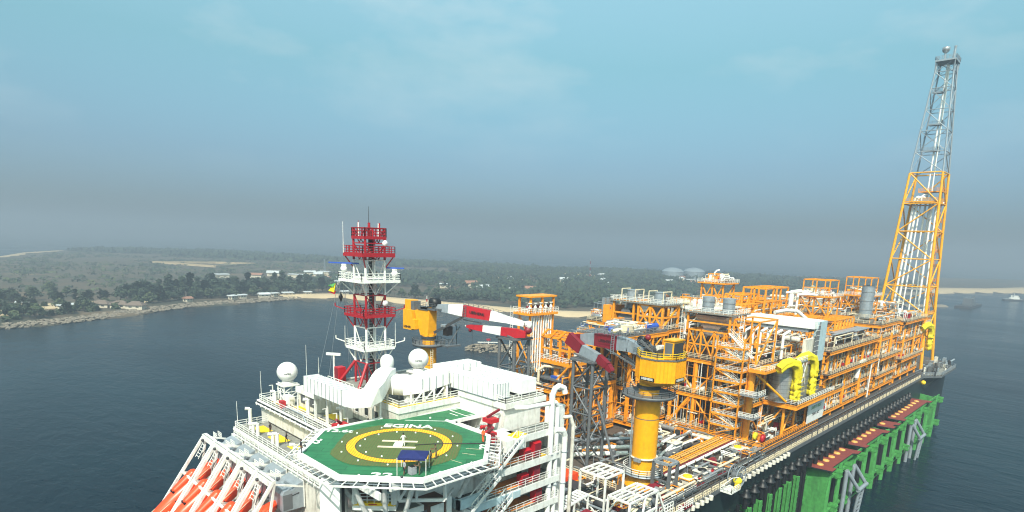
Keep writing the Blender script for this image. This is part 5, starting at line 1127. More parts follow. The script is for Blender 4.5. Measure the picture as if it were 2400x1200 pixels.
# braced frame carrying the hopper casing with two stacks
cage(s1, 95.3, 102, 2.6, 12.8, 43.3, 50.2, 'orange', .36, nx=2, ny=3)
m = MB(); a = [(95.6,3.4),(101.6,3.4),(101.6,11.8),(95.6,11.8)]; b = [(96.4,5.6),(100.4,5.6),(100.4,9.4),(96.4,9.4)]
m.add([(*p,50.6) for p in b]+[(*p,54) for p in a], [(0,1,5,4),(1,2,6,5),(2,3,7,6),(3,0,4,7),(3,2,1,0)], 'silver'); m.box(96.2,100.8,5,9.8,49,50.6,'silver'); s1.part('hopper', m)
cage(s1, 95.0, 103, 2.2, 13.2, 50.2, 54.6, 'orange', .42, nx=1, ny=1, br=False)
m = MB(); m.box(94.2,104,1.4,14,54.5,54.8,'deck_grey'); m.rail([(94.2,1.4,54.8),(104,1.4,54.8),(104,14,54.8),(94.2,14,54.8)],'white',1.15,.09,1.2,closed=True); s1.part('deck', m)
for y in (4.6,10.0): m = MB(); m.tube((98.6,y,54.8),(98.6,y,58.4),1.45,'galv',20); m.tube((98.6,y,57.2),(98.6,y,57.4),1.56,'silver',20); m.tube((98.6,y,56),(98.6,y,56.1),1.52,'silver',20); s1.part('stack', m)
for yy in (-1.2,14.2): m = MB(); [m.bar((95,yy,43+k*.5),(95,yy+.8,43+k*.5),.07,'white') for k in range(24)]; m.bar((95,yy,43),(95,yy,55),.1,'white'); m.bar((95,yy+.8,43),(95,yy+.8,55),.1,'white'); s1.part('ladder', m)
cage(s1, 96, 106, -4.5, 1.6, 43.3, 53.8, 'orange', .32, nx=1, ny=1)
# white slanting stair, heat recovery casing and pale service tower
m = MB()
for xx in (93.6,94.6): m.bar((xx,1.5,50.6),(xx,-4.5,45.6),.12,'white',.3); m.bar((xx,1.5,51.7),(xx,-4.5,46.7),.1,'white')
for q in range(14): f = q/13; m.box(93.6,94.6,1.4-6*f-.15,1.6-6*f+.1,50.6-5*f,50.68-5*f,'white')
s1.part('stair_flight', m)
m = MB(); m.box(117,123,-9.5,8,51.2,53.2,'white_clean'); m.box(117.4,122.6,-8,7,50.2,51.2,'galv'); s1.part('heat_casing', m)
for k in range(7): m = MB(); y = 6-k*1.9; m.tube((108.5,y,44),(108.5,y,50),.36,'white_clean',8); m.tube((108.5,y,50),(112,y,50.6),.36,'white_clean',8); m.tube((108.5,y,46.4),(108.5,y,46.7),.55,'silver',8); s1.part('riser_pipe', m)
m = MB(); m.box(119,124,-10.2,-8.8,36,53,'pale_blue'); m.box(112,118,-9.8,-8.9,44,49,'white_dirty'); s1.part('service_tower', m)
m = MB(); [m.tube((118.6-q*.55,-10.3,38),(118.6-q*.55,-10.3,53-q*.8),.15,'steel_grey',6) for q in range(5)]; [m.bar((116,-10.4,38+q*1.3),(119,-10.4,38+q*1.3),.09,'white') for q in range(12)]; s1.part('pipe', m)
m = MB(); m.box(104.5,112.5,-10.6,-8.4,43.9,44.2,'galv'); m.rail([(112.5,-10.6,44.2),(104.5,-10.6,44.2),(104.5,-8.4,44.2)],'white',1.15,.09,1.0); [m.bar((105+q*2.5,-10.4,38),(107.5+q*2.5,-10.4,43.9),.14,'white') for q in range(3)]; [m.bar((107.5+q*2.5,-10.4,38),(105+q*2.5,-10.4,43.9),.14,'white') for q in range(3)]; s1.part('platform', m)
# enclosure with the yellow covered ducts hanging in front of it
m = MB(); m.box(105.6,124,-10.2,-4.6,34.3,42.8,'silver'); m.lathe((105.6,-7.4,34.3), [(2.8,0),(2.8,8.5)], 'silver', 24); s1.part('enclosure', m)
m = MB()
for k in range(8): m.box(105.6,124,-10.26,-10.2,34.6+k,34.66+k,'steel_grey'); m.lathe((105.6,-7.4,34.6+k), [(2.84,0),(2.84,.06)], 'steel_grey', 24); 
for k in range(9): m.box(105.6+k*2.2,105.68+k*2.2,-10.27,-10.2,34.3,42.6,'steel_grey')
s1.part('cladding_rib', m)
def hose(x, zt, zb, label, w=2.6, n=1):
    t = Thing('duct_cover', label, 'cover', (x,-11,zb), 'bright yellow crumpled duct covers'); hr = random.Random(int(x))
    m = MB(); nn = 20; yb = -11.0; path_ = [(x-5.0,-8.8,zt-1.6),(x-3.4,-9.4,zt-.5),(x-1.6,-10.2,zt),(x+.2,-10.8,zt-.6),(x+1.1,yb,zt-2.0),(x+1.4,yb,zt-3.4)]; L = zt-3.4-zb
    for i in range(16): f = (i+1)/16; path_.append((x+1.4+.12*math.sin(i*1.7), yb-.1*math.sin(i*2.3), zt-3.4-L*f))
    vs = []
    for i, p in enumerate(path_):
        a = V(path_[max(0,i-1)]); b = V(path_[min(len(path_)-1,i+1)]); d = (b-a).normalized(); sx_ = V((d.z*-1,0,d.x)); sx_ = sx_.normalized() if sx_.length > .1 else V((1,0,0)); ny = d.cross(sx_).normalized()
        for k in range(nn):
            q = 2*math.pi*k/nn; rr = (w/2)*(1+.17*math.sin(q*5+x+i*.22)+.05*math.sin(i*1.9+q*2)+.04*hr.uniform(-1,1)); vs.append(V(p)+sx_*rr*math.cos(q)*(.82+.1*math.sin(i*.9+x))+ny*rr*.7*math.sin(q))
    m.add(vs, [(k+i*nn, i*nn+(k+1)%nn, (i+1)*nn+(k+1)%nn, (i+1)*nn+k) for i in range(len(path_)-1) for k in range(nn)]+[tuple(range(nn)), tuple(range(len(vs)-nn,len(vs)))], 'hose_yellow', True); t.part('cover', m)
    m = MB()
    for i in range(6,len(path_),3): p = V(path_[i]); m.bar(p+V((-w*.5,-w*.36,0)), p+V((w*.45,-w*.42,.1)), .07, 'mat_yellow')
    t.part('strap', m)
    return t
hose(103.8, 44.6, 35.2, 'bright yellow crumpled duct cover nearest the camera, left one of the near pair', 2.9)
hose(114.6, 45.0, 35.0, 'bright yellow crumpled duct cover, right one of the near pair beside the pale service tower', 2.7)
hose(245.5, 43.4, 33.6, 'bright yellow crumpled duct cover hanging beside the foot of the flare tower', 3.0)
t = Thing('notice_board', 'white notice board panel on the ship side under the near yellow covers', 'sign', (124,-9.5,26))
m = MB(); m.box(119,131,-9.95,-9.85,26.2,31.2,'white_clean'); t.part('panel', m); text_obj('SAFETY FIRST', 1.2, (125,-9.97,30.1), (R(90),0,0), 'rack_green', t, bold=.02); text_obj('THINK  ACT', 1.0, (125,-9.97,28.2), (R(90),0,0), 'dark_grey', t, bold=.02)
t = Thing('hose_reel', 'red hose reel at the near lower corner of the orange module', 'reel', (95,-7.5,25.6))
m = MB(); m.lathe((95.2,-8.6,27.0), [(.1,-.3),(1.0,-.3),(1.0,.3),(.1,.3)], 'red', 16, 'y'); t.part('drum', m); m = MB(); m.lathe((93.6,-7.4,27.6), [(.1,-.3),(.9,-.3),(.9,.3),(.1,.3)], 'hose_yellow', 14, 'y'); t.part('drum', m, label='yellow hose drum')

# ---- starboard row, farther modules
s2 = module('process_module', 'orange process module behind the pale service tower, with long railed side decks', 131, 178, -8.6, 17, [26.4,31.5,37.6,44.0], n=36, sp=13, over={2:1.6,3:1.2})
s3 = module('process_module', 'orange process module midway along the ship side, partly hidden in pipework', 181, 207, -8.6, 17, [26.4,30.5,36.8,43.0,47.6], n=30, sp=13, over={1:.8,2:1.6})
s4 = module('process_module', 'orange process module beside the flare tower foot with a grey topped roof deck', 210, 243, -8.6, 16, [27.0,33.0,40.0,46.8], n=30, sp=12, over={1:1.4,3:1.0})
for s_, xx in ((s2,133),(s2,150),(s2,165),(s3,183),(s3,196),(s4,214),(s4,230)):
    m = MB(); m.tube((xx,-8.7,26.4),(xx+.01,-8.7,44),.42,'orange',10); s_.part('column', m)
m = MB(); m.path([(160,-9.2,33),(160,-9.4,36.2),(163,-9.4,37.6),(166,-9.2,37.6)], .7, 'white_clean', 10); s2.part('pipe', m, label='thick white bent pipe')
for x in (172,): m = MB(); m.tube((x,-9.9,25),(x,-9.9,36),.22,'white',8); m.path([(x,-9.9,36),(x+8,-9.9,36.6),(x+8,-9.9,33)],.2,'white',6); s2.part('pipe', m)
m = MB(); m.box(132,178,5,8,47.2,47.4,'silver'); m.box(150,176,-7,-3,46.8,47.0,'galv'); m.box(140,160,-7.5,-6.5,47.5,47.6,'galv'); s2.part('cable_tray', m)
cage(s2, 140, 152, 0, 12, 44.2, 51.2, 'orange', .34, nx=5, ny=3); cage(s2, 154, 172, -3, 9, 44.2, 50.2, 'orange', .34, nx=6, ny=3)
m = MB(); m.path([(128,5,53.4),(133,4,53.8),(136,2,53.6),(138,0,51.5)], .5, 'white_clean', 12); s2.part('pipe', m, label='thick white bent pipe on the roof')
cage(s4, 243, 252, -9, -1, 33, 43.5, 'orange', .4, nx=1, ny=1, br=True); m = MB(); m.box(243,255,-9.5,0,32.4,33,'orange'); m.rail([(255,-9.5,33),(243,-9.5,33)],'white',1.1,.09,1.5); m.box(243,253,-9.2,0,43.4,44,'orange'); m.rail([(243,-9.2,44),(253,-9.2,44)],'cream',1.1,.09,1.5); s4.part('balcony', m)
m = MB(); m.box(243,258,-8,8,45.4,45.7,'deck_brown'); girder(m,(243,-8),(258,-8),45.4); m.rail([(258,-8,45.7),(243,-8,45.7)],'cream',1.1,.09,1.6); s4.part('deck', m); clutter(s4, 244, 257, -7.5, 6, 45.7, 3, 24)
# ---- centre and port rows
p1 = module('utility_module', 'dark louvred box module with an orange top rim behind the accommodation block', 60, 82, 24.5, 45, [25.6,37.0], n=18, sub=True, railm='galv')
m = MB(); m.box(60.6,82,25.2,44.6,25.8,36,'brown'); [m.box(60.4,60.6,25,44.8,26.6+k*1.5,26.9+k*1.5,'orange_dull') for k in range(6)]; [m.box(60.4,82,24.95,25.2,26.6+k*1.5,26.9+k*1.5,'orange_dull') for k in range(6)]
for k in range(7): m.box(60.3,60.6,25+k*3.1,25.4+k*3.1,25.8,36,'orange_dull'); m.box(60.6+k*3.3,61+k*3.3,24.9,25.2,25.8,36,'orange')
p1.part('louvred_wall', m)
m = MB(); m.box(61.5,68.5,24.4,33,38.6,39.0,'steel_grey'); [m.bar((x,y,37),(x,y,38.6),.25,'steel_grey') for x in (62,68) for y in (25,32)]; m.box(62.5,66,26,29.5,39.0,39.5,'blue'); m.box(63,65,26.4,28,39.5,39.8,'cream'); p1.part('laydown_platform', m)
m = MB(); m.path([(61,32,37),(61,32,40.6),(61.8,31,41.6),(64,27,41.6)], .35, 'cream', 8); m.path([(60,30,37.6),(60,36,37.6),(60,36,41)], .3, 'cream', 8); p1.part('pipe', m)
t = Thing('valve_tower', 'tall orange tower with a flat roof over white valves beside the farther crane boom', 'tower', (64,33,37)); p = t
VX0, VX1, VY0, VY1 = 57.4, 66.6, 32.2, 36.8
for x in (VX0+.7,62,VX1-.7):
    for y in (VY0+.5,VY1-.5): m = MB(); m.bar((x,y,37),(x,y,57.7),.42,'orange'); t.part('column', m)
m = MB(); m.box(VX0,VX1,VY0,VY1,57.7,58.05,'orange'); t.part('roof', m)
m = MB(); m.box(VX0-.2,VX1+.2,VY0-.4,VY1+.6,53.6,54.1,'orange'); t.part('deck', m); m = MB(); m.rail([(VX0-.2,VY1+.6,54.1),(VX0-.2,VY0-.4,54.1),(VX1+.2,VY0-.4,54.1)],'white',1.2,.08,.9); t.part('railing', m)
for k in range(10):
    m = MB(); x = VX0+.6+k*.9; y = VY0+.6+(k%2)*1.6; m.tube((x,y,54.1),(x,y,56.3),.18,'white',8); m.tube((x,y,56.3),(x,y,56.45),.5,'white',10); m.ball((x,y,55.3),.4,'maroon' if k%2 else 'white',8,6); m.tube((x-.5,y,54.7),(x+.5,y,54.7),.18,'white',6); t.part('valve', m)
for k in range(9): m = MB(); x = VX0+1+k*.85; m.tube((x,VY0+.4,40),(x,VY0+.4,53.6),.2,'white',8); t.part('riser_pipe', m)
for z0, z1 in ((37,42.5),(42.5,48),(48,53.6)):
    for a, b in (((VX0+.7,VY0+.5),(62,VY0+.5)),((62,VY0+.5),(VX1-.7,VY0+.5)),((VX0+.7,VY0+.5),(VX0+.7,VY1-.5))): m = MB(); m.bar((*a,z0),(*b,z1),.22,'orange'); m.bar((*a,z1),(*b,z1),.3,'orange'); t.part('brace', m)
m = MB(); lx = VX0-.2; [m.bar((lx,VY1+.6,40+k*.5),(lx,VY1+1.4,40+k*.5),.07,'white') for k in range(29)]; m.bar((lx,VY1+.6,39),(lx,VY1+.6,55.4),.1,'white'); m.bar((lx,VY1+1.4,39),(lx,VY1+1.4,55.4),.1,'white'); t.part('ladder', m)
t = Thing('pipe_platform', 'orange framed platform with a bracketed open roof between the boom rest towers', 'platform', (66,28,43)); 
m = MB(); m.box(62,72,23.6,35.4,42.4,43.2,'orange'); t.part('deck', m); m = MB(); m.rail([(62,35.4,43.2),(62,23.6,43.2),(72,23.6,43.2)],'white',1.15,.09,1.0); t.part('railing', m)
cage(t, 62.3, 71.5, 24, 35.2, 43.2, 48.6, 'orange', .45, nx=2, ny=4, br=False)
for k in range(5): m = MB(); y = 24.5+k*2.6; m.bar((62,y,48.6),(62.3,y-1.6,50.4),.4,'orange'); m.bar((62.3,y-1.6,50.4),(68,y-1.6,49),.3,'orange'); t.part('bracket', m)
clutter(t, 63, 71, 24.4, 34.6, 43.2, 4, 16); [t.part('leg', (lambda q: (q.tube((x,y,37),(x,y,42.5),.7 if y < 30 else .4,'orange',10), q)[1])(MB())) for x, y in ((64,29),(64,34.5),(70,29),(64,24.4))]
m = MB(); m.tube((62.2,24,42.4),(62.2,28.5,37.4),.3,'orange',8); t.part('brace', m)
cmod = module('process_module', 'orange module of open frames between the grey boom rest and the yellow crane', 84, 93, 19.5, 44, [26,35,44.8], n=30)
for y in (22,26,30.5): m = MB(); m.bar((83.7,y,26),(83.7,y,45),.6,'orange'); cmod.part('column', m)
m = MB(); m.box(72,93.5,17.8,30,49.0,49.4,'steel_grey'); m.rail([(72,30,49.4),(72,17.8,49.4),(93.5,17.8,49.4)],'galv',1.1,.09,1.6); cmod.part('deck', m); clutter(cmod, 73, 93, 18, 30, 49.4, 2.6, 34, ['white','cream','galv','silver','hose_yellow','blue','steel_grey','white_dirty'])
m = MB(); girder(m,(72,17.7),(94,17.7),49.0,1.0); girder(m,(72,17.7),(72,30),49.0,1.0); [m.bar((x,17.8,44.8),(x,17.8,48.2),.4,'orange') for x in (72.5,77,82,87,92)]; [m.bar((x,17.8,44.8),(x+4.5,17.8,48.2),.25,'orange') for x in (72.5,77,82,87)]; cmod.part('support_frame', m)
m = MB(); m.box(76,79,18.2,20.0,49.9,51.6,'cream'); m.path([(74,21,50.2),(78,19,50.8),(82,20,50.4)],.5,'cream',8); cmod.part('covered_load', m)
p2 = module('process_module', 'orange module with two grey exhaust stacks on white railed platforms left of the crane boom', 95, 128, 19.5, 45, [26,34,42,49.0], n=26)
cage(p2, 95.2, 103, 29.5, 36, 49, 55.4, 'orange', .5, nx=1, ny=1, br=False); cage(p2, 95.2, 103, 20.6, 28, 49, 55.0, 'orange', .55, nx=1, ny=2, br=True)
m = MB(); m.box(94.5,104,19.8,37,55.2,55.5,'deck_grey'); m.rail([(94.5,37,55.5),(94.5,19.8,55.5),(104,19.8,55.5)],'white',1.2,.1,1.1); m.rail([(94.5,37,55.5),(104,37,55.5),(104,19.8,55.5)],'white',1.2,.1,1.6); p2.part('deck', m)
for y in (32.4,23.8):
    m = MB(); m.tube((98.5,y,49),(98.5,y,58.4),1.5,'galv',20); [m.tube((98.5,y,z),(98.5,y,z+.16),1.62,'silver',20) for z in (51,53,56.5,58.2)]; p2.part('stack', m)
    
    for b in (-2.2,2.2): m = MB(); [m.bar((98.5+a,y+b,55.5),(98.5+a,y+b,58.6),.22,'cream') for a in (-2,2)]; m.bar((96.5,y+b,58.6),(100.5,y+b,58.6),.25,'cream'); p2.part('stack_frame', m)
m = MB(); [m.box(97+q,97.6+q,40.5,41.5,49.5,55.5,'silver') for q in (0,2)]; m.box(95,101,36.5,39.5,49,53.8,'orange'); p2.part('filter_box', m); clutter(p2, 95, 104, 37, 45, 50, 5, 26)
m = MB(); a = [(95.4,29.9),(99,29.9),(99,35.4),(95.4,35.4)]; m.add([(*p,49.4) for p in a]+[(x*.6+97*.4,y*.4+32.6*.6,53.4) for x,y in a], [(0,1,5,4),(1,2,6,5),(2,3,7,6),(3,0,4,7),(4,5,6,7)], 'steel_grey'); p2.part('hopper', m)
# white framed pipe bridge between the rows
t = Thing('pipe_bridge', 'white steel frame of pipes and valves between the two pairs of stacks', 'pipe rack', (112,22,49))
for x in (106,114,122):
    for y in (14.5,20,26): m = MB(); m.bar((x,y,43),(x,y,54),.4,'white'); t.part('column', m)
m = MB(); [m.bar((x,14.5,z),(x,26,z),.35,'white') for x in (106,114,122) for z in (49,54)]; [m.bar((106,y,z),(122,y,z),.35,'white') for y in (14.5,20,26) for z in (49,54)]; m.bar((106,26,49),(106,20,54),.35,'white'); m.bar((106,20,49),(106,14.5,54),.3,'white'); m.box(104,124,12.5,28,54.2,54.4,'white_dirty'); t.part('frame', m)
for k in range(12): m = MB(); y = 13+k*1.2; m.path([(104.5,y,46),(104.5,y,49+k%3),(112,y,49+k%3)], .22, 'white_clean', 8); m.ball((104.5,y,47.5),.5,'white',8,5); t.part('pipe', m)
clutter(t, 104, 123, 15, 27, 54.4, 2.6, 22, ['white','white_clean','cream','white_dirty'])
p3 = module('process_module', 'orange centre module rising behind the white heat casing, with cage frames on top', 131, 165, 19.5, 45, [26,35,44,52.4], n=22)
def toptower(t, x, y, w, z0, z1, deckm='orange', n=14, white=True, roof_=True, cagez=3.6):
    cage(t, x-w/2, x+w/2, y-w/2, y+w/2, z0, z1, 'orange', .4, nx=1, ny=2)
    m = MB(); m.box(x-w/2-1,x+w/2+1,y-w/2-1,y+w/2+1,z1,z1+.35,deckm); m.rail([(x-w/2-1,y+w/2+1,z1+.35),(x-w/2-1,y-w/2-1,z1+.35),(x+w/2+1,y-w/2-1,z1+.35)],'white',1.1,.1,1.1); t.part('deck', m)
    clutter(t, x-w/2, x+w/2, y-w/2, y+w/2, z1+.35, 3, n, ['white','white','cream','white_clean','orange','white'])
    if roof_: cage(t, x-w/2+.5, x+w/2-.5, y-w/2+.5, y+w/2-.5, z1+.35, z1+.35+cagez, 'orange', .3, nx=1, ny=2, br=False)
toptower(p3, 134, 25.5, 7, 52.4, 59.8, roof_=False, n=22); m = MB(); m.path([(132,26,60),(132,26,63),(132.4,25.6,63.7),(133,25,63.9)],.22,'white_clean',8); p3.part('pipe', m)
cmod2 = module('process_module', 'low orange module crowded with cage frames and pipes behind the near stacks', 118, 165, 10, 19, [42,50.5], n=30, sub=False)
cage(cmod2, 120, 146, 10.5, 18.5, 50.5, 55.2, 'orange', .36, nx=6, ny=2); cage(cmod2, 130, 146, 9, 15.5, 52, 59.5, 'orange', .42, nx=3, ny=2, br=False); cage(cmod2, 124, 134, 13, 18, 50.6, 57.6, 'orange', .38, nx=2, ny=2)
m = MB(); m.path([(142,4.5,52),(142,4.5,57.8),(144,2.5,58),(147,1,57.8)], .35, 'white_clean', 10); m.tube((138,6.5,58.4),(140.5,3,58.8),.3,'white',8); cmod2.part('pipe', m, label='tall white goose neck pipe')
toptower(s2, 168, 7.0, 9, 50, 56.2, n=26, cagez=5.0)
m = MB(); m.path([(163,14,51),(163,14,57),(164,12,57.4),(170,3,56.5)], .8, 'white_clean', 10); s2.part('pipe', m)
s5 = module('process_module', 'orange module with cage frames and a big grey stack before the flare tower', 181, 235, 2, 40, [44,49.5], n=46, sub=False, top=49.5)
toptower(s5, 200, 3.8, 9, 49.5, 55.5, n=24, cagez=6.2); cage(s5, 204, 212, 4, 11, 49.5, 55, 'orange', .4, nx=2, ny=2)
m = MB(); m.tube((190,-1.2,49.0),(190,-1.2,59.6),2.0,'galv',24); [m.tube((190,-1.2,z),(190,-1.2,z+.2),2.1,'silver',24) for z in (51.5,54.5,57.5,59.4)]; s5.part('stack', m, label='big grey cylindrical stack')
m = MB(); m.box(187,196,-5,2.5,48.6,49.0,'deck_grey'); m.rail([(187,2.5,49),(187,-5,49),(196,-5,49)],'cream',1.1,.1,1.4); m.box(188,194,-4.5,2,44,48.6,'brown'); s5.part('deck', m)
clutter(s5, 212, 240, -2, 8, 49.6, 3.4, 40, ['white','cream','white_clean','orange','silver'])
p4 = module('process_module', 'far orange module on the port side, only its top decks showing', 170, 235, 20, 45, [44,50], n=24, sub=False)

# ================================================================== FLARE TOWER
ft = Thing('flare_tower', 'tall tapering lattice flare tower, yellow orange below and grey above', 'flare tower', (255.5,.3,26))
FC = (255.5,.3)
def hw(z):
    pr_ = [(25,10.2),(28,10.0),(50,8.1),(103,5.6),(146,2.7)]
    for (a, x), (b, y) in zip(pr_, pr_[1:]):
        if z <= b: return x+(y-x)*(z-a)/(b-a)
    return 2.7
def fcn(a, b, z): return V((FC[0]+a*hw(z), FC[1]+b*hw(z), z))
zl = [25,36,47,58,69,80,91,103,111,119,127,135,141,145]
cs4 = [(-1,-1),(1,-1),(1,1),(-1,1)]
for i, (z0, z1) in enumerate(zip(zl, zl[1:])):
    yel = z1 <= 103; mt = 'flare_yellow' if yel else 'galv'; rl = .62-.028*i if yel else .3
    for a, b in cs4: m = MB(); m.tube(fcn(a,b,z0), fcn(a,b,z1), rl, mt, 10); ft.part('leg', m)
    for (a, b), (c, d) in zip(cs4, cs4[1:]+cs4[:1]):
        m = MB(); rb = .26 if yel else .16
        m.tube(fcn(a,b,z1), fcn(c,d,z1), rb, mt, 6)
        mid = (fcn(a,b,z1)+fcn(c,d,z1))/2
        if yel and i > 0:
            if i%2: m.tube(fcn(a,b,z0), fcn(c,d,z1), rb, mt, 6)
            else: m.tube(fcn(c,d,z0), fcn(a,b,z1), rb, mt, 6)
        elif not yel:
            if i%2: m.tube(fcn(c,d,z0), fcn(a,b,z1), rb, mt, 6)
            else: m.tube(fcn(a,b,z0), fcn(c,d,z1), rb, mt, 6)
            m.tube(fcn(a,b,z1), fcn(c,d,z0), rb*.5, mt, 5)
        ft.part('brace', m)
m = MB()
for k, (a, b, zt, r_) in enumerate([(-.5,.55,93,.42),(-.5,.35,93,.42),(-.4,.15,94,.3),(.1,-.05,144,.34),(.1,-.3,144,.34),(-.1,-.5,91,.42),(.2,-.7,91,.38)]):
    m = MB(); pts = [V((FC[0]+a*hw(50), FC[1]+b*hw(50), 46)), V((FC[0]+a*hw(90)*.9, FC[1]+b*hw(90)*.9, min(zt,94)))]
    if zt > 100: pts.append(V((FC[0]+a, FC[1]+b*hw(zt)*.8, zt)))
    else: pts.append(pts[-1]+V((.6,-.9,.9))); pts.append(pts[-1]+V((1.0,-1.2,-.4)))
    for p, q in zip(pts, pts[1:]): m.tube(p, q, r_, 'white_clean' if p.z < 103 else 'galv', 10)
    ft.part('flare_pipe', m)
m = MB()
for k in range(40): z = 104+k*1.02; m.bar(fcn(.75,-.9,z), fcn(.35,-.9,z), .09, 'galv')
m.bar(fcn(.75,-.9,103), fcn(.75,-.9,145), .12, 'galv'); m.bar(fcn(.35,-.9,103), fcn(.35,-.9,145), .12, 'galv'); ft.part('ladder', m)
m = MB()
for k in range(38): z = 48+k*1.45; m.bar(fcn(.8,-.8,z), fcn(.5,-.8,z), .12, 'orange')
m.bar(fcn(.8,-.8,46), fcn(.8,-.8,103), .14, 'orange'); m.bar(fcn(.5,-.8,46), fcn(.5,-.8,103), .14, 'orange'); ft.part('ladder', m)
for z, a, b, q, mt in ((92,0,.0,.95,'flare_yellow'),(96,.3,-.3,.7,'orange'),(47,0,0,1.0,'flare_yellow'),(112,.3,.2,.5,'galv'),(122,.3,.2,.55,'galv'),(134,.2,.4,.55,'galv')):
    m = MB(); x, y, w_ = FC[0]+a*hw(z), FC[1]+b*hw(z), hw(z)*q; m.box(x-w_,x+w_,y-w_,y+w_,z-.1,z+.1,'galv'); girder(m,(x-w_,y-w_),(x-w_,y+w_),z,.5,.2,mt); girder(m,(x-w_,y-w_),(x+w_,y-w_),z,.5,.2,mt); m.rail([(x+w_,y-w_,z),(x-w_,y-w_,z),(x-w_,y+w_,z)], mt, 1.2, .11, 1.6); ft.part('platform', m)
for z in (54,60,66,72,78,84): m = MB(); p = fcn(.9,-.85,z); m.box(p.x-1.6,p.x+.4,p.y-.3,p.y+1.6,z-.1,z,'orange'); m.rail([(p.x-1.6,p.y-.3,z),(p.x+.4,p.y-.3,z)],'orange',1.2,.12,.8); m.rail([(p.x-1.6,p.y+1.6,z),(p.x-1.6,p.y-.3,z)],'orange',1.2,.12,.8); ft.part('landing', m)
m = MB(); m.box(FC[0]-4,FC[0]+4,FC[1]-3.4,FC[1]+3.4,144.6,145.2,'galv'); m.rail([(FC[0]-4,FC[1]-3.4,145.2),(FC[0]+4,FC[1]-3.4,145.2),(FC[0]+4,FC[1]+3.4,145.2),(FC[0]-4,FC[1]+3.4,145.2)],'galv',1.3,.12,1.2,closed=True); [m.bar(fcn(a,b,140),(FC[0]+a*3.8,FC[1]+b*3.2,144.6),.25,'galv') for a, b in cs4]; ft.part('top_platform', m)
m = MB(); m.tube((FC[0]-1,FC[1]+1.0,145.2),(FC[0]-1,FC[1]+1.0,148.2),.35,'galv',10); m.lathe((FC[0]-1,FC[1]+1.0,148), [(.3,0),(.9,.4),(1.3,1.0),(1.35,1.9),(1.1,2.2),(.9,1.5)], 'silver', 18); ft.part('flare_tip', m)
m = MB(); m.tube((FC[0]+1,FC[1]-1.6,145.2),(FC[0]+1,FC[1]-1.6,150.2),.38,'galv',10); m.tube((FC[0]+1,FC[1]-1.6,150.2),(FC[0]+1,FC[1]-1.6,150.7),.5,'silver',10); ft.part('flare_tip', m, label='thin upright pipe tip')
m = MB(); [m.bar((FC[0]+dx,FC[1]+dy,145),(FC[0]+dx,FC[1]+dy,148),.1,'galv') for dx, dy in ((3,-3),(-3.5,-2))]; ft.part('lamp_post', m)
# grey bow platform past the modules
t = Thing('bow_platform', 'grey overhanging bow mooring platform under the foot of the flare tower', 'platform', (255,-14,24))
m = MB(); m.poly([(236,-12.4),(244,-17.5),(272,-17.5),(281,-12.4)], 23.2, 24.05, 'deck_grey', 'steel_grey'); m.add([(240,-12.6,18),(246,-17,23.2),(270,-17,23.2),(276,-12.6,18),(240,-12.6,23.2),(276,-12.6,23.2)], [(0,3,2,1),(0,1,4),(3,5,2)], 'hull_dark'); t.part('deck', m)
m = MB(); m.rail([(236,-12.5,24.1),(244,-17.4,24.1),(272,-17.4,24.1),(281,-12.4,24.1)],'galv',1.3,.13,1.3); t.part('railing', m)
for k in range(40):
    x, y = mr.uniform(240,278), mr.uniform(-16.5,-10); m = MB(); mt = mr.choice(['steel_grey','galv','dark_grey','white_dirty','silver']); hh = mr.uniform(.8,3)
    (m.box(x,x+mr.uniform(.8,2.5),y,y+1.2,24.1,24.1+hh,mt) if k%3 == 0 else m.bar((x,y,24.1+hh),(x+mr.uniform(-6,6),y+mr.uniform(-3,3),24.2+mr.random()*3),.25,mt) if k%3 == 1 else m.tube((x,y,24),(x,y,24+hh),.35,mt,8)); t.part('mooring_gear', m)
m = MB(); m.path([(276,-13,24),(282,-15,26),(284,-14,25)],.35,'galv',8); t.part('fairlead', m)
for x in (236,250): m = MB(); m.ball((x,-13.2,21.5),.9,'mat_yellow',10,6); t.part('marker_buoy', m)

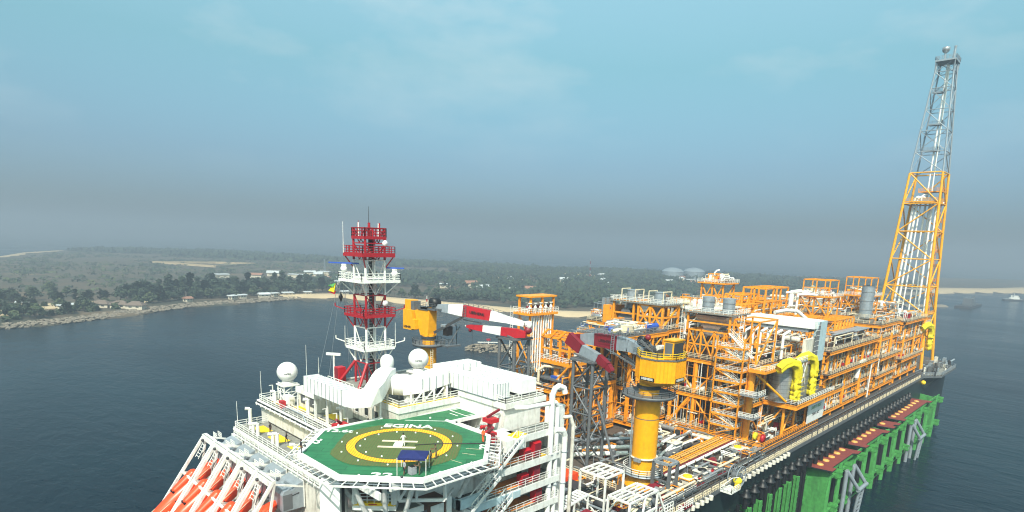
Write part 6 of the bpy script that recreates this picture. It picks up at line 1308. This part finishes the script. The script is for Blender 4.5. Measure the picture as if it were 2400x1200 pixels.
# ================================================================== CRANES
def boom(t, pts, mats_, w=1.6, h0=2.6, hs=None, name='boom'):
    for i, (a, b) in enumerate(zip(pts, pts[1:])):
        m = MB(); A, B = V(a), V(b); d = (B-A).normalized(); sd = d.cross(V((0,0,1))).normalized()*w/2; u = sd.cross(d).normalized(); u = u if u.z > 0 else -u
        ha, hb_ = hs[i], hs[i+1]
        vs = []
        for P_, hh in ((A,ha),(B,hb_)): vs += [P_-sd-u*hh/2, P_+sd-u*hh/2, P_+sd+u*hh/2, P_-sd+u*hh/2]
        m.add(vs, [(0,3,2,1),(4,5,6,7),(0,1,5,4),(1,2,6,5),(2,3,7,6),(3,0,4,7)], mats_[i]); t.part(name, m)
def crane(px_, py_, cz, label, house, rest, ped_r, zs, bz, house_w, big, grp):
    t = Thing('pedestal_crane', label, 'crane', (px_,py_,DK), grp)
    m = MB(); m.tube((px_,py_,DK),(px_,py_,zs),ped_r,'crane_yellow',40,caps=False); m.tube((px_,py_,DK),(px_,py_,DK+2.5),ped_r*1.5,'crane_yellow',40,r2=ped_r*1.02,caps=False); m.tube((px_,py_,zs-4.6),(px_,py_,zs-4.45),ped_r*1.01,'steel_grey',40); t.part('pedestal', m)
    m = MB(); m.lathe((px_,py_,zs), [(ped_r*.9,-.5),(ped_r*2.05,-.25),(ped_r*2.15,0),(ped_r*2.15,.35),(ped_r*2.05,.35),(ped_r*1.95,.1),(ped_r*.85,.1)], 'steel_grey', 40); ring_ = t.part('slewing_platform', m)
    m = MB(); m.rail([(px_+ped_r*2.1*math.cos(a),py_+ped_r*2.1*math.sin(a),zs+.3) for a in [2*math.pi*k/18 for k in range(18)]],'steel_grey',1.1,.07,2,closed=True); t.part('railing', m, parent=ring_)
    m = MB(); m.tube((px_,py_,zs),(px_,py_,bz),ped_r*.82,'crane_yellow',36); m.tube((px_,py_,zs+1.3),(px_,py_,zs+1.9),ped_r*.95,'dark_grey',36); t.part('turntable', m)
    return t
# near crane
c1 = crane(56.2,-1.2,0,'big yellow pedestal crane with an octagonal machinery house in the foreground right of centre',None,None,2.38,42.2,44.9,4.8,True,'pedestal cranes')
m = MB(); pts = []
for k in range(8): a = R(22.5+45*k); pts.append((57.2+4.6*math.cos(a), -2.6+4.6*math.sin(a)))
vs = [(57.2+(x-57.2)*.75, -2.6+(y+2.6)*.75, 44.6) for x,y in pts]+[(x,y,45.4) for x,y in pts]+[(x,y,49.6) for x,y in pts]
m.add(vs, [tuple(reversed(range(8))), tuple(range(16,24))]+[(k,(k+1)%8,8+(k+1)%8,8+k) for k in range(8)]+[(8+k,8+(k+1)%8,16+(k+1)%8,16+k) for k in range(8)], 'crane_yellow'); hs_ = c1.part('machinery_house', m)
m = MB()
for k in range(8):
    a = V((*pts[k],0)); b = V((*pts[(k+1)%8],0))
    for q in range(5): p = a.lerp(b,q/5); n_ = (p-V((57.2,-2.6,0))).normalized()*.05; m.bar(p+n_+V((0,0,45.4)), p+n_+V((0,0,49.6)), .06, 'crane_yellow')
    m.bar(a+V((0,0,49.65)), b+V((0,0,49.65)), .25, 'steel_grey')
c1.part('panel_rib', m, parent=hs_)
def facet_text(t, txt, k, size, z, parent=None, pm='black', tm='white_clean'):
    a = V((*pts[k],z)); b = V((*pts[(k+1)%8],z)); c = (a+b)/2; n_ = V((c.x-57.2, c.y+2.6, 0)).normalized(); u_ = (b-a).normalized()
    m = MB(); c2 = c+n_*.1; m.add([c2-u_*size*2.6-V((0,0,size*.6)), c2+u_*size*2.6-V((0,0,size*.6)), c2+u_*size*2.6+V((0,0,size*.6)), c2-u_*size*2.6+V((0,0,size*.6))], [(0,1,2,3)], pm); c1.part('name_plate', m)
    text_obj(txt, size, c+n_*.13, (R(90),0,math.atan2(n_.y,n_.x)+R(90)), tm, t, bold=.01)
for k in range(8):
    c = V(((pts[k][0]+pts[(k+1)%8][0])/2-57.2, (pts[k][1]+pts[(k+1)%8][1])/2+2.6)); a = math.degrees(math.atan2(c.y,c.x)) % 360
    if abs(a-180) < 20 or abs(a-270) < 20: facet_text(c1, 'LIEBHERR', k, .6, 45.9)
m = MB(); m.rail([(x,y,49.7) for x,y in pts],'mat_yellow',1.2,.09,1.2,closed=True); c1.part('railing', m)
m = MB(); m.box(55.2,58.4,-6.3,-4.2,49.7,53.2,'crane_yellow'); m.box(55.1,55.2,-6.0,-4.5,50.3,52.8,'steel_grey'); m.box(55.2,58.4,-6.4,-6.3,50.3,52.8,'dark_grey'); m.box(55,58.6,-6.5,-4.0,53.2,53.4,'crane_yellow'); c1.part('operator_cabin', m)
m = MB(); m.tube((56,-3,50.4),(58,-3,50.4),.8,'dark_grey',14); m.tube((56,-.8,50.6),(58,-.8,50.6),.9,'dark_grey',14); m.box(55.5,58.5,-3.6,1,49.7,50.0,'steel_grey'); m.box(57,59,-2.6,-1.4,50,51.6,'white_dirty'); c1.part('winch', m)
for q, (y, z) in enumerate(((.8,52.0),(1.6,52.2))): m = MB(); m.lathe((56.6,y,z), [(.15,-.15),(.95,-.12),(.95,.12),(.15,.15)], 'black', 18, 'x'); c1.part('sheave', m)
m = MB(); m.bar((56,-2,50),(56,1.4,52.4),.35,'steel_grey'); m.bar((57.6,-2,50),(57.6,1.4,52.4),.35,'steel_grey'); m.ball((56.6,.2,53.0),.6,'maroon',10,6); m.rail([(55,-2,50.8),(55,2,51.8)],'steel_grey',1.0,.08,.8); c1.part('mast_frame', m)
bp = [(57.2,1.0,50.0),(57.2,4.6,50.8),(57.2,7.2,50.9),(57.2,12.8,50.9),(57.2,16.4,50.6),(57.2,18.6,50.2)]
boom(c1, bp, ['galv','galv','maroon','galv','maroon'], 1.6, 2.6, [1.6,2.4,2.8,2.6,1.9,2.0])
m = MB(); m.bar((57.2,1.5,46.4),(57.2,7,49.4),.5,'dark_grey'); m.bar((56.6,1.5,46.6),(56.6,10,49.6),.3,'steel_grey'); c1.part('luffing_cylinder', m)
jp = [(55.6,18.9,50.6),(55.6,15.2,48.6),(55.6,10.8,47.4),(55.6,8.4,46.2),(55.6,7.2,45.2)]
boom(c1, jp, ['maroon','galv','maroon','maroon'], 1.2, 2.0, [2.6,2.2,1.8,1.4,.7], 'folding_jib')
m = MB(); m.box(56.3,56.35,8.2,11.6,50.3,51.5,'maroon'); c1.part('name_plate', m); text_obj('LIEBHERR', .8, (56.28,9.9,50.9), (R(90),0,R(-90)), 'black', c1, bold=.02)
m = MB(); m.rail([(56.2,8,49.4),(56.2,8,52.4)] if False else [(56.0,12.6,52.3),(56.0,4.8,52.2)],'steel_grey',.8,.07,.9); m.bar((56.1,7.6,48.6),(56.1,7.6,52.8),.08,'galv'); m.bar((56.1,8.3,48.6),(56.1,8.3,52.8),.08,'galv'); [m.bar((56.1,7.6,48.8+k*.35),(56.1,8.3,48.8+k*.35),.06,'galv') for k in range(11)]; c1.part('ladder', m)
m = MB(); m.rail([(56.2+3.9*math.cos(a),-1.2+3.9*math.sin(a),26.6) for a in [2*math.pi*k/16 for k in range(16)]],'white',1.3,.11,1.2,closed=True); m.lathe((56.2,-1.2,26.4), [(2.4,0),(4,0),(4,.2),(2.4,.2)], 'galv', 28); c1.part('base_walkway', m)
m = MB(); m.lathe((56.2,-1.2,29.6), [(2.4,0),(2.75,0),(2.75,.25),(2.4,.25)], 'white_dirty', 28); m.box(53.3,53.8,-2.2,-.8,29.2,29.9,'galv'); m.tube((54.2,.6,24),(54.2,.9,42),.12,'galv',6); m.tube((54.0,.2,24),(54.0,.5,42),.08,'galv',6); c1.part('cable_ring', m)
# far crane
c2 = crane(40,47,0,'yellow pedestal crane with a red and white boom beyond the roof radome',None,None,1.75,46.6,49.0,3,False,'pedestal cranes')
m = MB(); m.box(38.4,41.4,51.2,54.8,49.4,54.0,'crane_yellow'); m.box(38.0,39.6,49.6,51.2,49.8,52.0,'crane_yellow'); hs2 = c2.part('machinery_house', m); m = MB(); m.add([(38.8,45.8,48.6),(41.2,45.8,48.6),(41.2,48.6,48.6),(38.8,48.6,48.6),(39,45.4,55.2),(41,45.4,55.2),(41,51.2,54.0),(39,51.2,54.0)], [(0,3,2,1),(4,5,6,7),(0,1,5,4),(1,2,6,5),(2,3,7,6),(3,0,4,7)], 'crane_yellow'); c2.part('slewing_frame', m)
m = MB(); m.box(38.8,41,52.4,54.6,54.0,56.2,'crane_yellow'); m.box(38.9,40.8,51.2,52.4,54.0,56.0,'steel_grey'); c2.part('operator_cabin', m)
text_obj('LIEBHERR', .75, (38.37,53.0,50.0), (R(90),0,R(-90)), 'black', c2, bold=.02)
m = MB(); m.lathe((40.4,45.4,56.1), [(.2,-1.0),(1.15,-.9),(1.15,.9),(.2,1.0)], 'black', 20, 'x'); m.box(38.8,41.6,43.4,48.6,54.6,55.0,'steel_grey'); m.box(38.8,41,46,49.6,54.4,55,'steel_grey'); m.rail([(38.8,49.8,55.0),(38.8,43.2,55.0)],'steel_grey',1.1,.08,1.1); c2.part('winch', m)
B0 = V((40.6,45,55.2)); dB = V((51.3,26.8,52.6))-B0
fr = [0,.14,.30,.60,.78,.96]; boom(c2, [tuple(B0+dB*f+V((0,0,.5*math.sin(math.pi*f)))) for f in fr], ['galv','white_clean','red','white_clean','white_clean'], 1.3, 2.4, [1.4,1.9,2.5,2.2,1.5,1.0])
m = MB(); m.lathe(tuple(B0+dB*1.0), [(.1,-.5),(.9,-.4),(.9,.4),(.1,.5)], 'white', 16, 'x'); m.ball(tuple(B0+dB*1.0+V((0,0,-1.2))),.9,'maroon',10,6); c2.part('knuckle', m)
J0 = B0+dB*1.0+V((-1.0,.4,-2.0)); J1 = V((45.0,39.6,51.3)); dJ = J1-J0
boom(c2, [tuple(J0+dJ*f) for f in (-.05,.12,.38,.70,.92,1.0)], ['red','red','white_clean','red','red'], 1.0, 1.8, [1.2,2.0,1.8,1.4,1.0,.5], 'folding_jib')
m = MB(); m.ball(tuple(J1-dJ*.06-V((0,0,.8))),.45,'maroon',8,6); m.tube(tuple(J1-dJ*.1),tuple(J1-dJ*.1-V((0,0,14))),.05,'dark_grey',4); m.ball(tuple(J1+V((-.2,.2,0))),.25,'white',8,5); c2.part('hook_block', m)
m = MB(); m.bar((40,45,49.5),tuple(B0+dB*.3-V((0,0,1.0))),.6,'dark_grey'); m.bar(tuple(B0+dB*.3-V((0,0,1.6))),tuple(B0+dB*.5-V((0,0,1.6))),.2,'dark_grey'); c2.part('luffing_cylinder', m)
pl = B0+dB*.45; m = MB(); m.box(pl.x-1.8,pl.x-.9,pl.y-.4,pl.y+1.6,pl.z-.5,pl.z+.5,'maroon'); text_obj('LIEBHERR', .8, tuple(B0+dB*.45+V((-.62,-.55,.45))), (R(90),R(8),math.atan2(dB.y,dB.x)), 'black', c2, bold=.02)
m = MB(); a = B0+dB*.3; b = B0+dB*.95; m.rail([tuple(a+V((0,0,1.5))),tuple(b+V((0,0,.6)))],'steel_grey',1.0,.07,1.2); m.bar(tuple(a+V((-.8,-.8,-1.4))),tuple(a+V((-.8,-.8,1.6))),.1,'steel_grey'); m.bar(tuple(a+V((-.3,-1.2,-1.4))),tuple(a+V((-.3,-1.2,1.6))),.1,'steel_grey'); [m.bar(tuple(a+V((-.8,-.8,-1.3+k*.35))),tuple(a+V((-.3,-1.2,-1.3+k*.35))),.07,'steel_grey') for k in range(9)]; c2.part('ladder', m)
m = MB(); [m.bar((38.6,44.4,25+k*.45),(38.6,43.6,25+k*.45),.07,'cream') for k in range(46)]; m.bar((38.6,44.4,24),(38.6,44.4,46),.1,'cream'); m.bar((38.6,43.6,24),(38.6,43.6,46),.1,'cream'); c2.part('ladder', m)
m = MB(); m.rail([(41,44,46.9),(44,42,46.9),(44,42,50)],'steel_grey',1.1,.1,1); m.box(41,45,41.6,44,46.5,46.8,'steel_grey'); m.box(41.4,43,42.2,43.6,49,51,'black'); m.bar((42,43,46),(44.5,41.5,51),.2,'steel_grey'); m.box(41,44.4,42.6,44,50.9,51.4,'galv'); c2.part('access_platform', m)
m = MB(); m.bar((40,47.8,55),(40,47.8,57.4),.1,'white'); m.bar((40,47.8,56.2),(40,47.8,56.8),.2,'red'); c2.part('aerial', m)
def rest_tower(x, y, w, z1, label, mt='steel_grey'):
    t = Thing('boom_rest', label, 'tower', (x,y,DK), 'grey lattice boom rests'); cs_ = [(-1,-1),(1,-1),(1,1),(-1,1)]
    for a, b in cs_: m = MB(); m.tube((x+a*w,y+b*w,DK),(x+a*w,y+b*w,z1),.36,mt,10); t.part('leg', m)
    zz = [DK+(z1-DK)*k/4 for k in range(5)]
    for i, (z0, z2) in enumerate(zip(zz, zz[1:])):
        for (a, b), (c, d) in zip(cs_, cs_[1:]+cs_[:1]):
            m = MB(); m.tube((x+a*w,y+b*w,z2),(x+c*w,y+d*w,z2),.18,mt,6); (m.tube((x+a*w,y+b*w,z0),(x+c*w,y+d*w,z2),.2,mt,6) if i%2 else m.tube((x+c*w,y+d*w,z0),(x+a*w,y+b*w,z2),.2,mt,6)); t.part('brace', m)
    m = MB(); m.box(x-w-.6,x+w+.6,y-w-.6,y+w+.6,z1-.1,z1+.3,mt); m.bar((x-w,y-w,z1+.3),(x-w,y+w,z1+1.3),.3,mt); t.part('head', m); return t
r1 = rest_tower(57.0, 13.8, 2.5, 46.4, 'grey lattice boom rest tower under the near crane jib')
m = MB(); m.tube((59.5,16.3,38),(56,21,24.2),.28,"steel_grey",8); r1.part('brace', m); m = MB(); m.tube((57,11.3,38),(57.5,6,24.2),.28,'steel_grey',8); r1.part('brace', m)
rest_tower(50.9, 30.4, 2.3, 49.3, 'grey lattice boom rest tower under the farther crane knuckle')

# ================================================================== MAIN DECK BETWEEN BUILDING AND MODULES
def deckitem(name, label, cat, fn, loc): t = Thing(name, label, cat, loc); fn(t); return t
def f(t):
    for k, (y, r_, mt) in enumerate([(.8,.2,'orange'),(.2,.17,'gold'),(-.5,.24,'gold'),(-1.3,.2,'orange'),(-1.9,.16,'gold'),(-2.5,.22,'gold'),(-3.2,.16,'maroon'),(-3.9,.32,'white_clean')]):
        m = MB(); m.tube((60.5,y,25.4),(93,y+.4,25.6),r_,mt,10); [m.tube((64+q*4,y+.04*q,25.42),(64.3+q*4,y+.04*q,25.42),r_*1.15,'brown',10) for q in range(7)]; t.part('pipe', m)
    for x in (62,68,74,80,86): m = MB(); m.box(x-.15,x+.15,-4.5,1.2,24.0,25.0,'steel_grey'); t.part('pipe_support', m)
deckitem('deck_pipe_bank', 'bank of orange wrapped pipes and one white pipe running along the deck to the module', 'pipes', f, (75,-1,25))
def f(t):
    for k, (a, b, r_) in enumerate([((58,18,25.6),(74,7,25.6),.45),((56,16,25.2),(66,9,25.2),.5),((61,21,26),(80,9,26),.4),((66,6,25.2),(86,9,25.2),.4),((70,3.4,25.2),(93,8.5,25.2),.35),((66,4.4,24.8),(90,4.6,24.8),.3)]):
        m = MB(); m.tube(a, b, r_, 'white_clean' if k != 2 else 'galv', 10); t.part('pipe', m)
deckitem('white_pipe_run', 'loose run of thick white pipes on the deck between the boom rest and the crane', 'pipes', f, (66,10,25))
dk = Thing('deck_plant', 'crowded pipework valves and cable racks on the open main deck right of the crane', 'equipment', (65,-7,24))
clutter(dk, 40, 93, -11, -4.6, 24, 2.2, 95, ['steel_grey','galv','dark_grey','white_dirty','cream','brown','steel_grey','silver','maroon'], .6)
dk2 = Thing('deck_plant', 'crowded grey pipework on the main deck left of the crane, behind the accommodation', 'equipment', (60,12,24))
clutter(dk2, 32, 93, 0, 24, 24, 2.4, 110, ['steel_grey','galv','dark_grey','white_dirty','cream','brown','silver'], .7)
dk4 = Thing('deck_plant', 'pipework and cable trays in the shade under the near orange module', 'equipment', (110,2,24)); clutter(dk4, 90, 96, -9, 18, 24, 1.6, 40, ['steel_grey','galv','dark_grey','white_dirty','cream','brown','silver'], .6)
for i, (x, y, lid) in enumerate([(62.5,-7.6,'mat_yellow'),(68,-7.8,'black'),(80,5.5,'cream'),(88,-6,'mat_yellow')]):
    t = Thing('deck_hatch', ['grey raised deck hatch with a yellow cover beside the grey gantry','grey raised deck hatch with a dark round cover behind the yellow covered one','grey raised deck hatch with a cream cover left of the orange pipes','grey raised deck hatch with a yellow cover at the foot of the orange module'][i], 'hatch', (x,y,24), 'raised deck hatches')
    m = MB(); m.box(x-1.4,x+1.4,y-1.2,y+1.2,24,25.6,'galv'); t.part('coaming', m); m = MB(); m.box(x-1.6,x+1.6,y-1.4,y+1.4,25.6,25.75,'white_dirty'); m.lathe((x,y,25.75), [(.9,0),(.9,.25),(.5,.4),(.02,.42)], lid, 14); t.part('cover', m)
for i, (x, y, s) in enumerate([(76,-5.6,1.2),(72,-8.8,.9),(53.5,-5.2,1.3)]):
    t = Thing('winch', ['dark red winch on the deck beside the wrapped pipes','small dark red winch near the ship side rail','dark red winch at the foot of the grey gantry'][i], 'winch', (x,y,24)); m = MB(); m.tank((x-s,y,25),(x+s,y,25),.7*s,'maroon',12); t.part('drum', m); m = MB(); m.box(x-s*1.2,x+s*1.2,y-.8,y+.8,24,24.5,'red'); t.part('base', m)
t = Thing('pipe_gantry', 'grey steel gantry frame standing on the deck right of the crane foot', 'gantry', (55,-7,24))
for x in (53.8,56.6):
    for y in (-8.4,-5.0): m = MB(); m.bar((x,y,24),(x,y,30.4),.5,'steel_grey'); t.part('leg', m)
m = MB(); [m.bar((53.8,y,30.4),(56.6,y,30.4),.5,'galv') for y in (-8.4,-5)]; [m.bar((x,-8.4,30.4),(x,-5,30.4),.5,'galv') for x in (53.8,56.6)]; t.part('top_frame', m); m = MB(); m.bar((53.8,-8.4,27),(53.8,-5,27),.25,'steel_grey'); t.part('crossbar', m)
t = Thing('umbilical_reel', 'large open spoked reel overhanging the ship side with a yellow centre', 'reel', (71,-14,24))
m = MB()
for yy in (-14.6,-12.9):
    n = 20
    for k in range(n):
        a, b = 2*math.pi*k/n, 2*math.pi*(k+1)/n; m.bar((71+2.2*math.cos(a),yy,25.6+2.2*math.sin(a)),(71+2.2*math.cos(b),yy,25.6+2.2*math.sin(b)),.16,'galv')
        if k%2 == 0: m.bar((71,yy,25.6),(71+2.2*math.cos(a),yy,25.6+2.2*math.sin(a)),.09,'galv')
m.tube((71,-14.6,25.6),(71,-12.9,25.6),.8,'steel_grey',14); t.part('drum', m)
m = MB(); m.ball((69.6,-14.6,25.2),.9,'hose_yellow',10,6,sz=.8); m.box(68.9,69.8,-15.2,-14.4,23.8,24.8,'mat_yellow'); t.part('cover', m)
m = MB(); m.box(66,70,-15.2,-12.9,23.4,23.7,'white'); m.rail([(66,-12.9,23.7),(66,-15.2,23.7),(70,-15.2,23.7)],'white',1.1,.1,.8); m.path([(66,-13.2,24.6),(67,-14.6,26.4),(69.4,-14.8,26)],.09,'white',6); t.part('platform', m)
# white open frame structures in the foreground
def frame_rack(name, label, x0, x1, y0, y1, z0, z1, n, mt='white', topn=5):
    t = Thing(name, label, 'frame', ((x0+x1)/2,(y0+y1)/2,z0))
    for x in (x0,x1):
        for y in (y0,y1): m = MB(); m.bar((x,y,z0),(x,y,z1),.3,mt); t.part('leg', m)
    m = MB(); [m.bar((x,y0,z1),(x,y1,z1),.3,mt) for x in (x0,x1)]; [m.bar((x0,y,z1),(x1,y,z1),.3,mt) for y in (y0,y1)]
    for k in range(1,topn): y = y0+(y1-y0)*k/topn; m.bar((x0,y,z1),(x1,y,z1),.2,mt)
    m.bar(((x0+x1)/2,y0,z1),((x0+x1)/2,y1,z1),.2,mt); t.part('top_grid', m)
    m = MB(); m.bar((x0,y0,(z0+z1)/2),(x0,y1,(z0+z1)/2),.26,mt); m.bar((x0,y0,(z0+z1)/2),(x1,y0,(z0+z1)/2),.26,mt); m.bar((x0,y0,z0),(x0,y1,(z0+z1)/2),.2,mt); m.bar((x0,y0,z0+1),(x1,y0,(z0+z1)/2),.2,mt); t.part('brace', m); return t
fa = frame_rack('hose_rack', 'tall white open topped hose rack nearest the crane foot', 36, 41.2, -6.8, -1.5, 24, 32, 6)
fb = frame_rack('hose_rack', 'lower white open topped hose rack at the ship side', 34.5, 42.6, -12.8, -8.6, 24, 30, 6)
m = MB(); m.bar((34.5,-12.8,30),(33.2,-13.4,26.2),.3,'white'); m.bar((42.6,-12.8,30),(44.6,-13.2,26.0),.3,'white'); m.bar((39,-12.8,30),(37,-13.4,24.6),.3,'white'); fb.part('brace', m)
t = Thing('louvre_walkway', 'long white slatted walkway roof slanting across the bottom of the view', 'walkway', (29,-2,28))
a, b = V((22.5,-4.4,28.4)), V((34.2,-3.6,29.0)); sd_ = V((0,1,0))*1.15
m = MB(); m.bar(a-sd_, b-sd_, .3,'white_clean'); m.bar(a+sd_, b+sd_, .3,'white_clean')
for k in range(15): p = a.lerp(b,k/14); m.bar(p-sd_*1.1, p+sd_*1.1,.42,'white_clean',.16)
t.part('slatted_roof', m)
for k in range(4): m = MB(); p = a.lerp(b,k/3)-sd_; m.bar(p, V((p.x,p.y,24)),.25,'white'); t.part('leg', m)
t = Thing('red_housing', 'dark red angular housing below the white slatted walkway', 'housing', (29,-8,25)); m = MB(); m.add([(24,-10.4,24),(33,-10.4,24),(33,-6.4,24),(24,-6.4,24),(25,-9.8,27.0),(32,-9.8,27.4),(31.5,-6.6,28),(26,-6.6,27.6)], [(0,1,5,4),(1,2,6,5),(2,3,7,6),(3,0,4,7),(4,5,6,7)], 'maroon'); t.part('casing', m)
m = MB(); m.bar((25.2,-9,27.4),(29,-9.6,27.6),.2,'white'); m.box(26.5,28.5,-10.44,-10.4,24.8,26.2,'dark_grey'); t.part('grab_bar', m)
t = Thing('fan_housing', 'orange red housing with a dark louvred unit right of the accommodation block', 'housing', (38,3,24)); m = MB(); m.box(36.5,44,5.2,9.6,24,27.4,'boat_orange'); t.part('casing', m, label='faded orange casing'); m = MB(); m.box(33,42,1.6,5.0,24,26.6,'dark_grey'); m.box(34.5,37.5,2.2,4.2,26.6,26.9,'galv'); t.part('louvred_unit', m)
m = MB()
for k in range(6): x = 33.4+k*1.4; m.lathe((x,1.55,25.3), [(.5,-.05),(.55,0),(.4,.06)], 'black', 12, 'y')
t.part('fan', m)
t = Thing('breakwater_wall', 'low brown bulwark with a cream railing across the deck behind the accommodation', 'bulwark', (50,14,24)); m = MB(); m.box(46,46.4,-2,30,24,25.6,'deck_brown'); t.part('wall', m); m = MB(); m.rail([(46.2,-2,25.6),(46.2,30,25.6)],'cream',1.2,.12,1.4); t.part('railing', m)
for i, (x, y, z) in enumerate([(40,-10.4,24),(37.5,-9.8,24),(43.8,-7.4,24),(38.5,-4.6,24),(45.5,-9.6,24),(47.5,-8.6,24)]):
    t = Thing('hose_drum', 'grey and black hose drum crowded under the white racks', 'drum', (x,y,z), 'hose drums under the white racks'); m = MB(); m.lathe((x,y,z+1.6), [(.2,-.9),(1.4,-.85),(1.4,-.7),(.8,-.65),(.8,.65),(1.4,.7),(1.4,.85),(.2,.9)], 'dark_grey' if i%2 else 'steel_grey', 18, 'x' if i%2 else 'y'); t.part('drum', m); m = MB(); m.lathe((x,y,z+1.6), [(1.05,-.6),(1.15,0),(1.05,.6)], 'black' if i%2 else 'cream', 16, 'x' if i%2 else 'y'); t.part('hose', m)
clutter(dk, 32, 48, -12, -2, 24, 3.0, 60, ['steel_grey','galv','dark_grey','white_dirty','cream','white','silver','maroon'], .7)
t = Thing('corner_gangway', 'white railed gangway frame on the ship side right of the white rack', 'gangway', (47,-13,24)); m = MB(); m.box(43.5,50,-14.0,-12.9,23.8,24,'white'); m.rail([(43.5,-14,24),(50,-14,24),(50,-12.9,24)],'white',1.3,.12,.7); m.rail([(43.5,-12.9,24),(48,-12.9,24)],'white',2.6,.12,.9,3); t.part('railing', m); m = MB(); m.box(50,53,-14,-12.8,24.6,24.9,'maroon'); m.rail([(50,-14,24.9),(53,-14,24.9)],'white',1.2,.1,.8); t.part('landing', m)
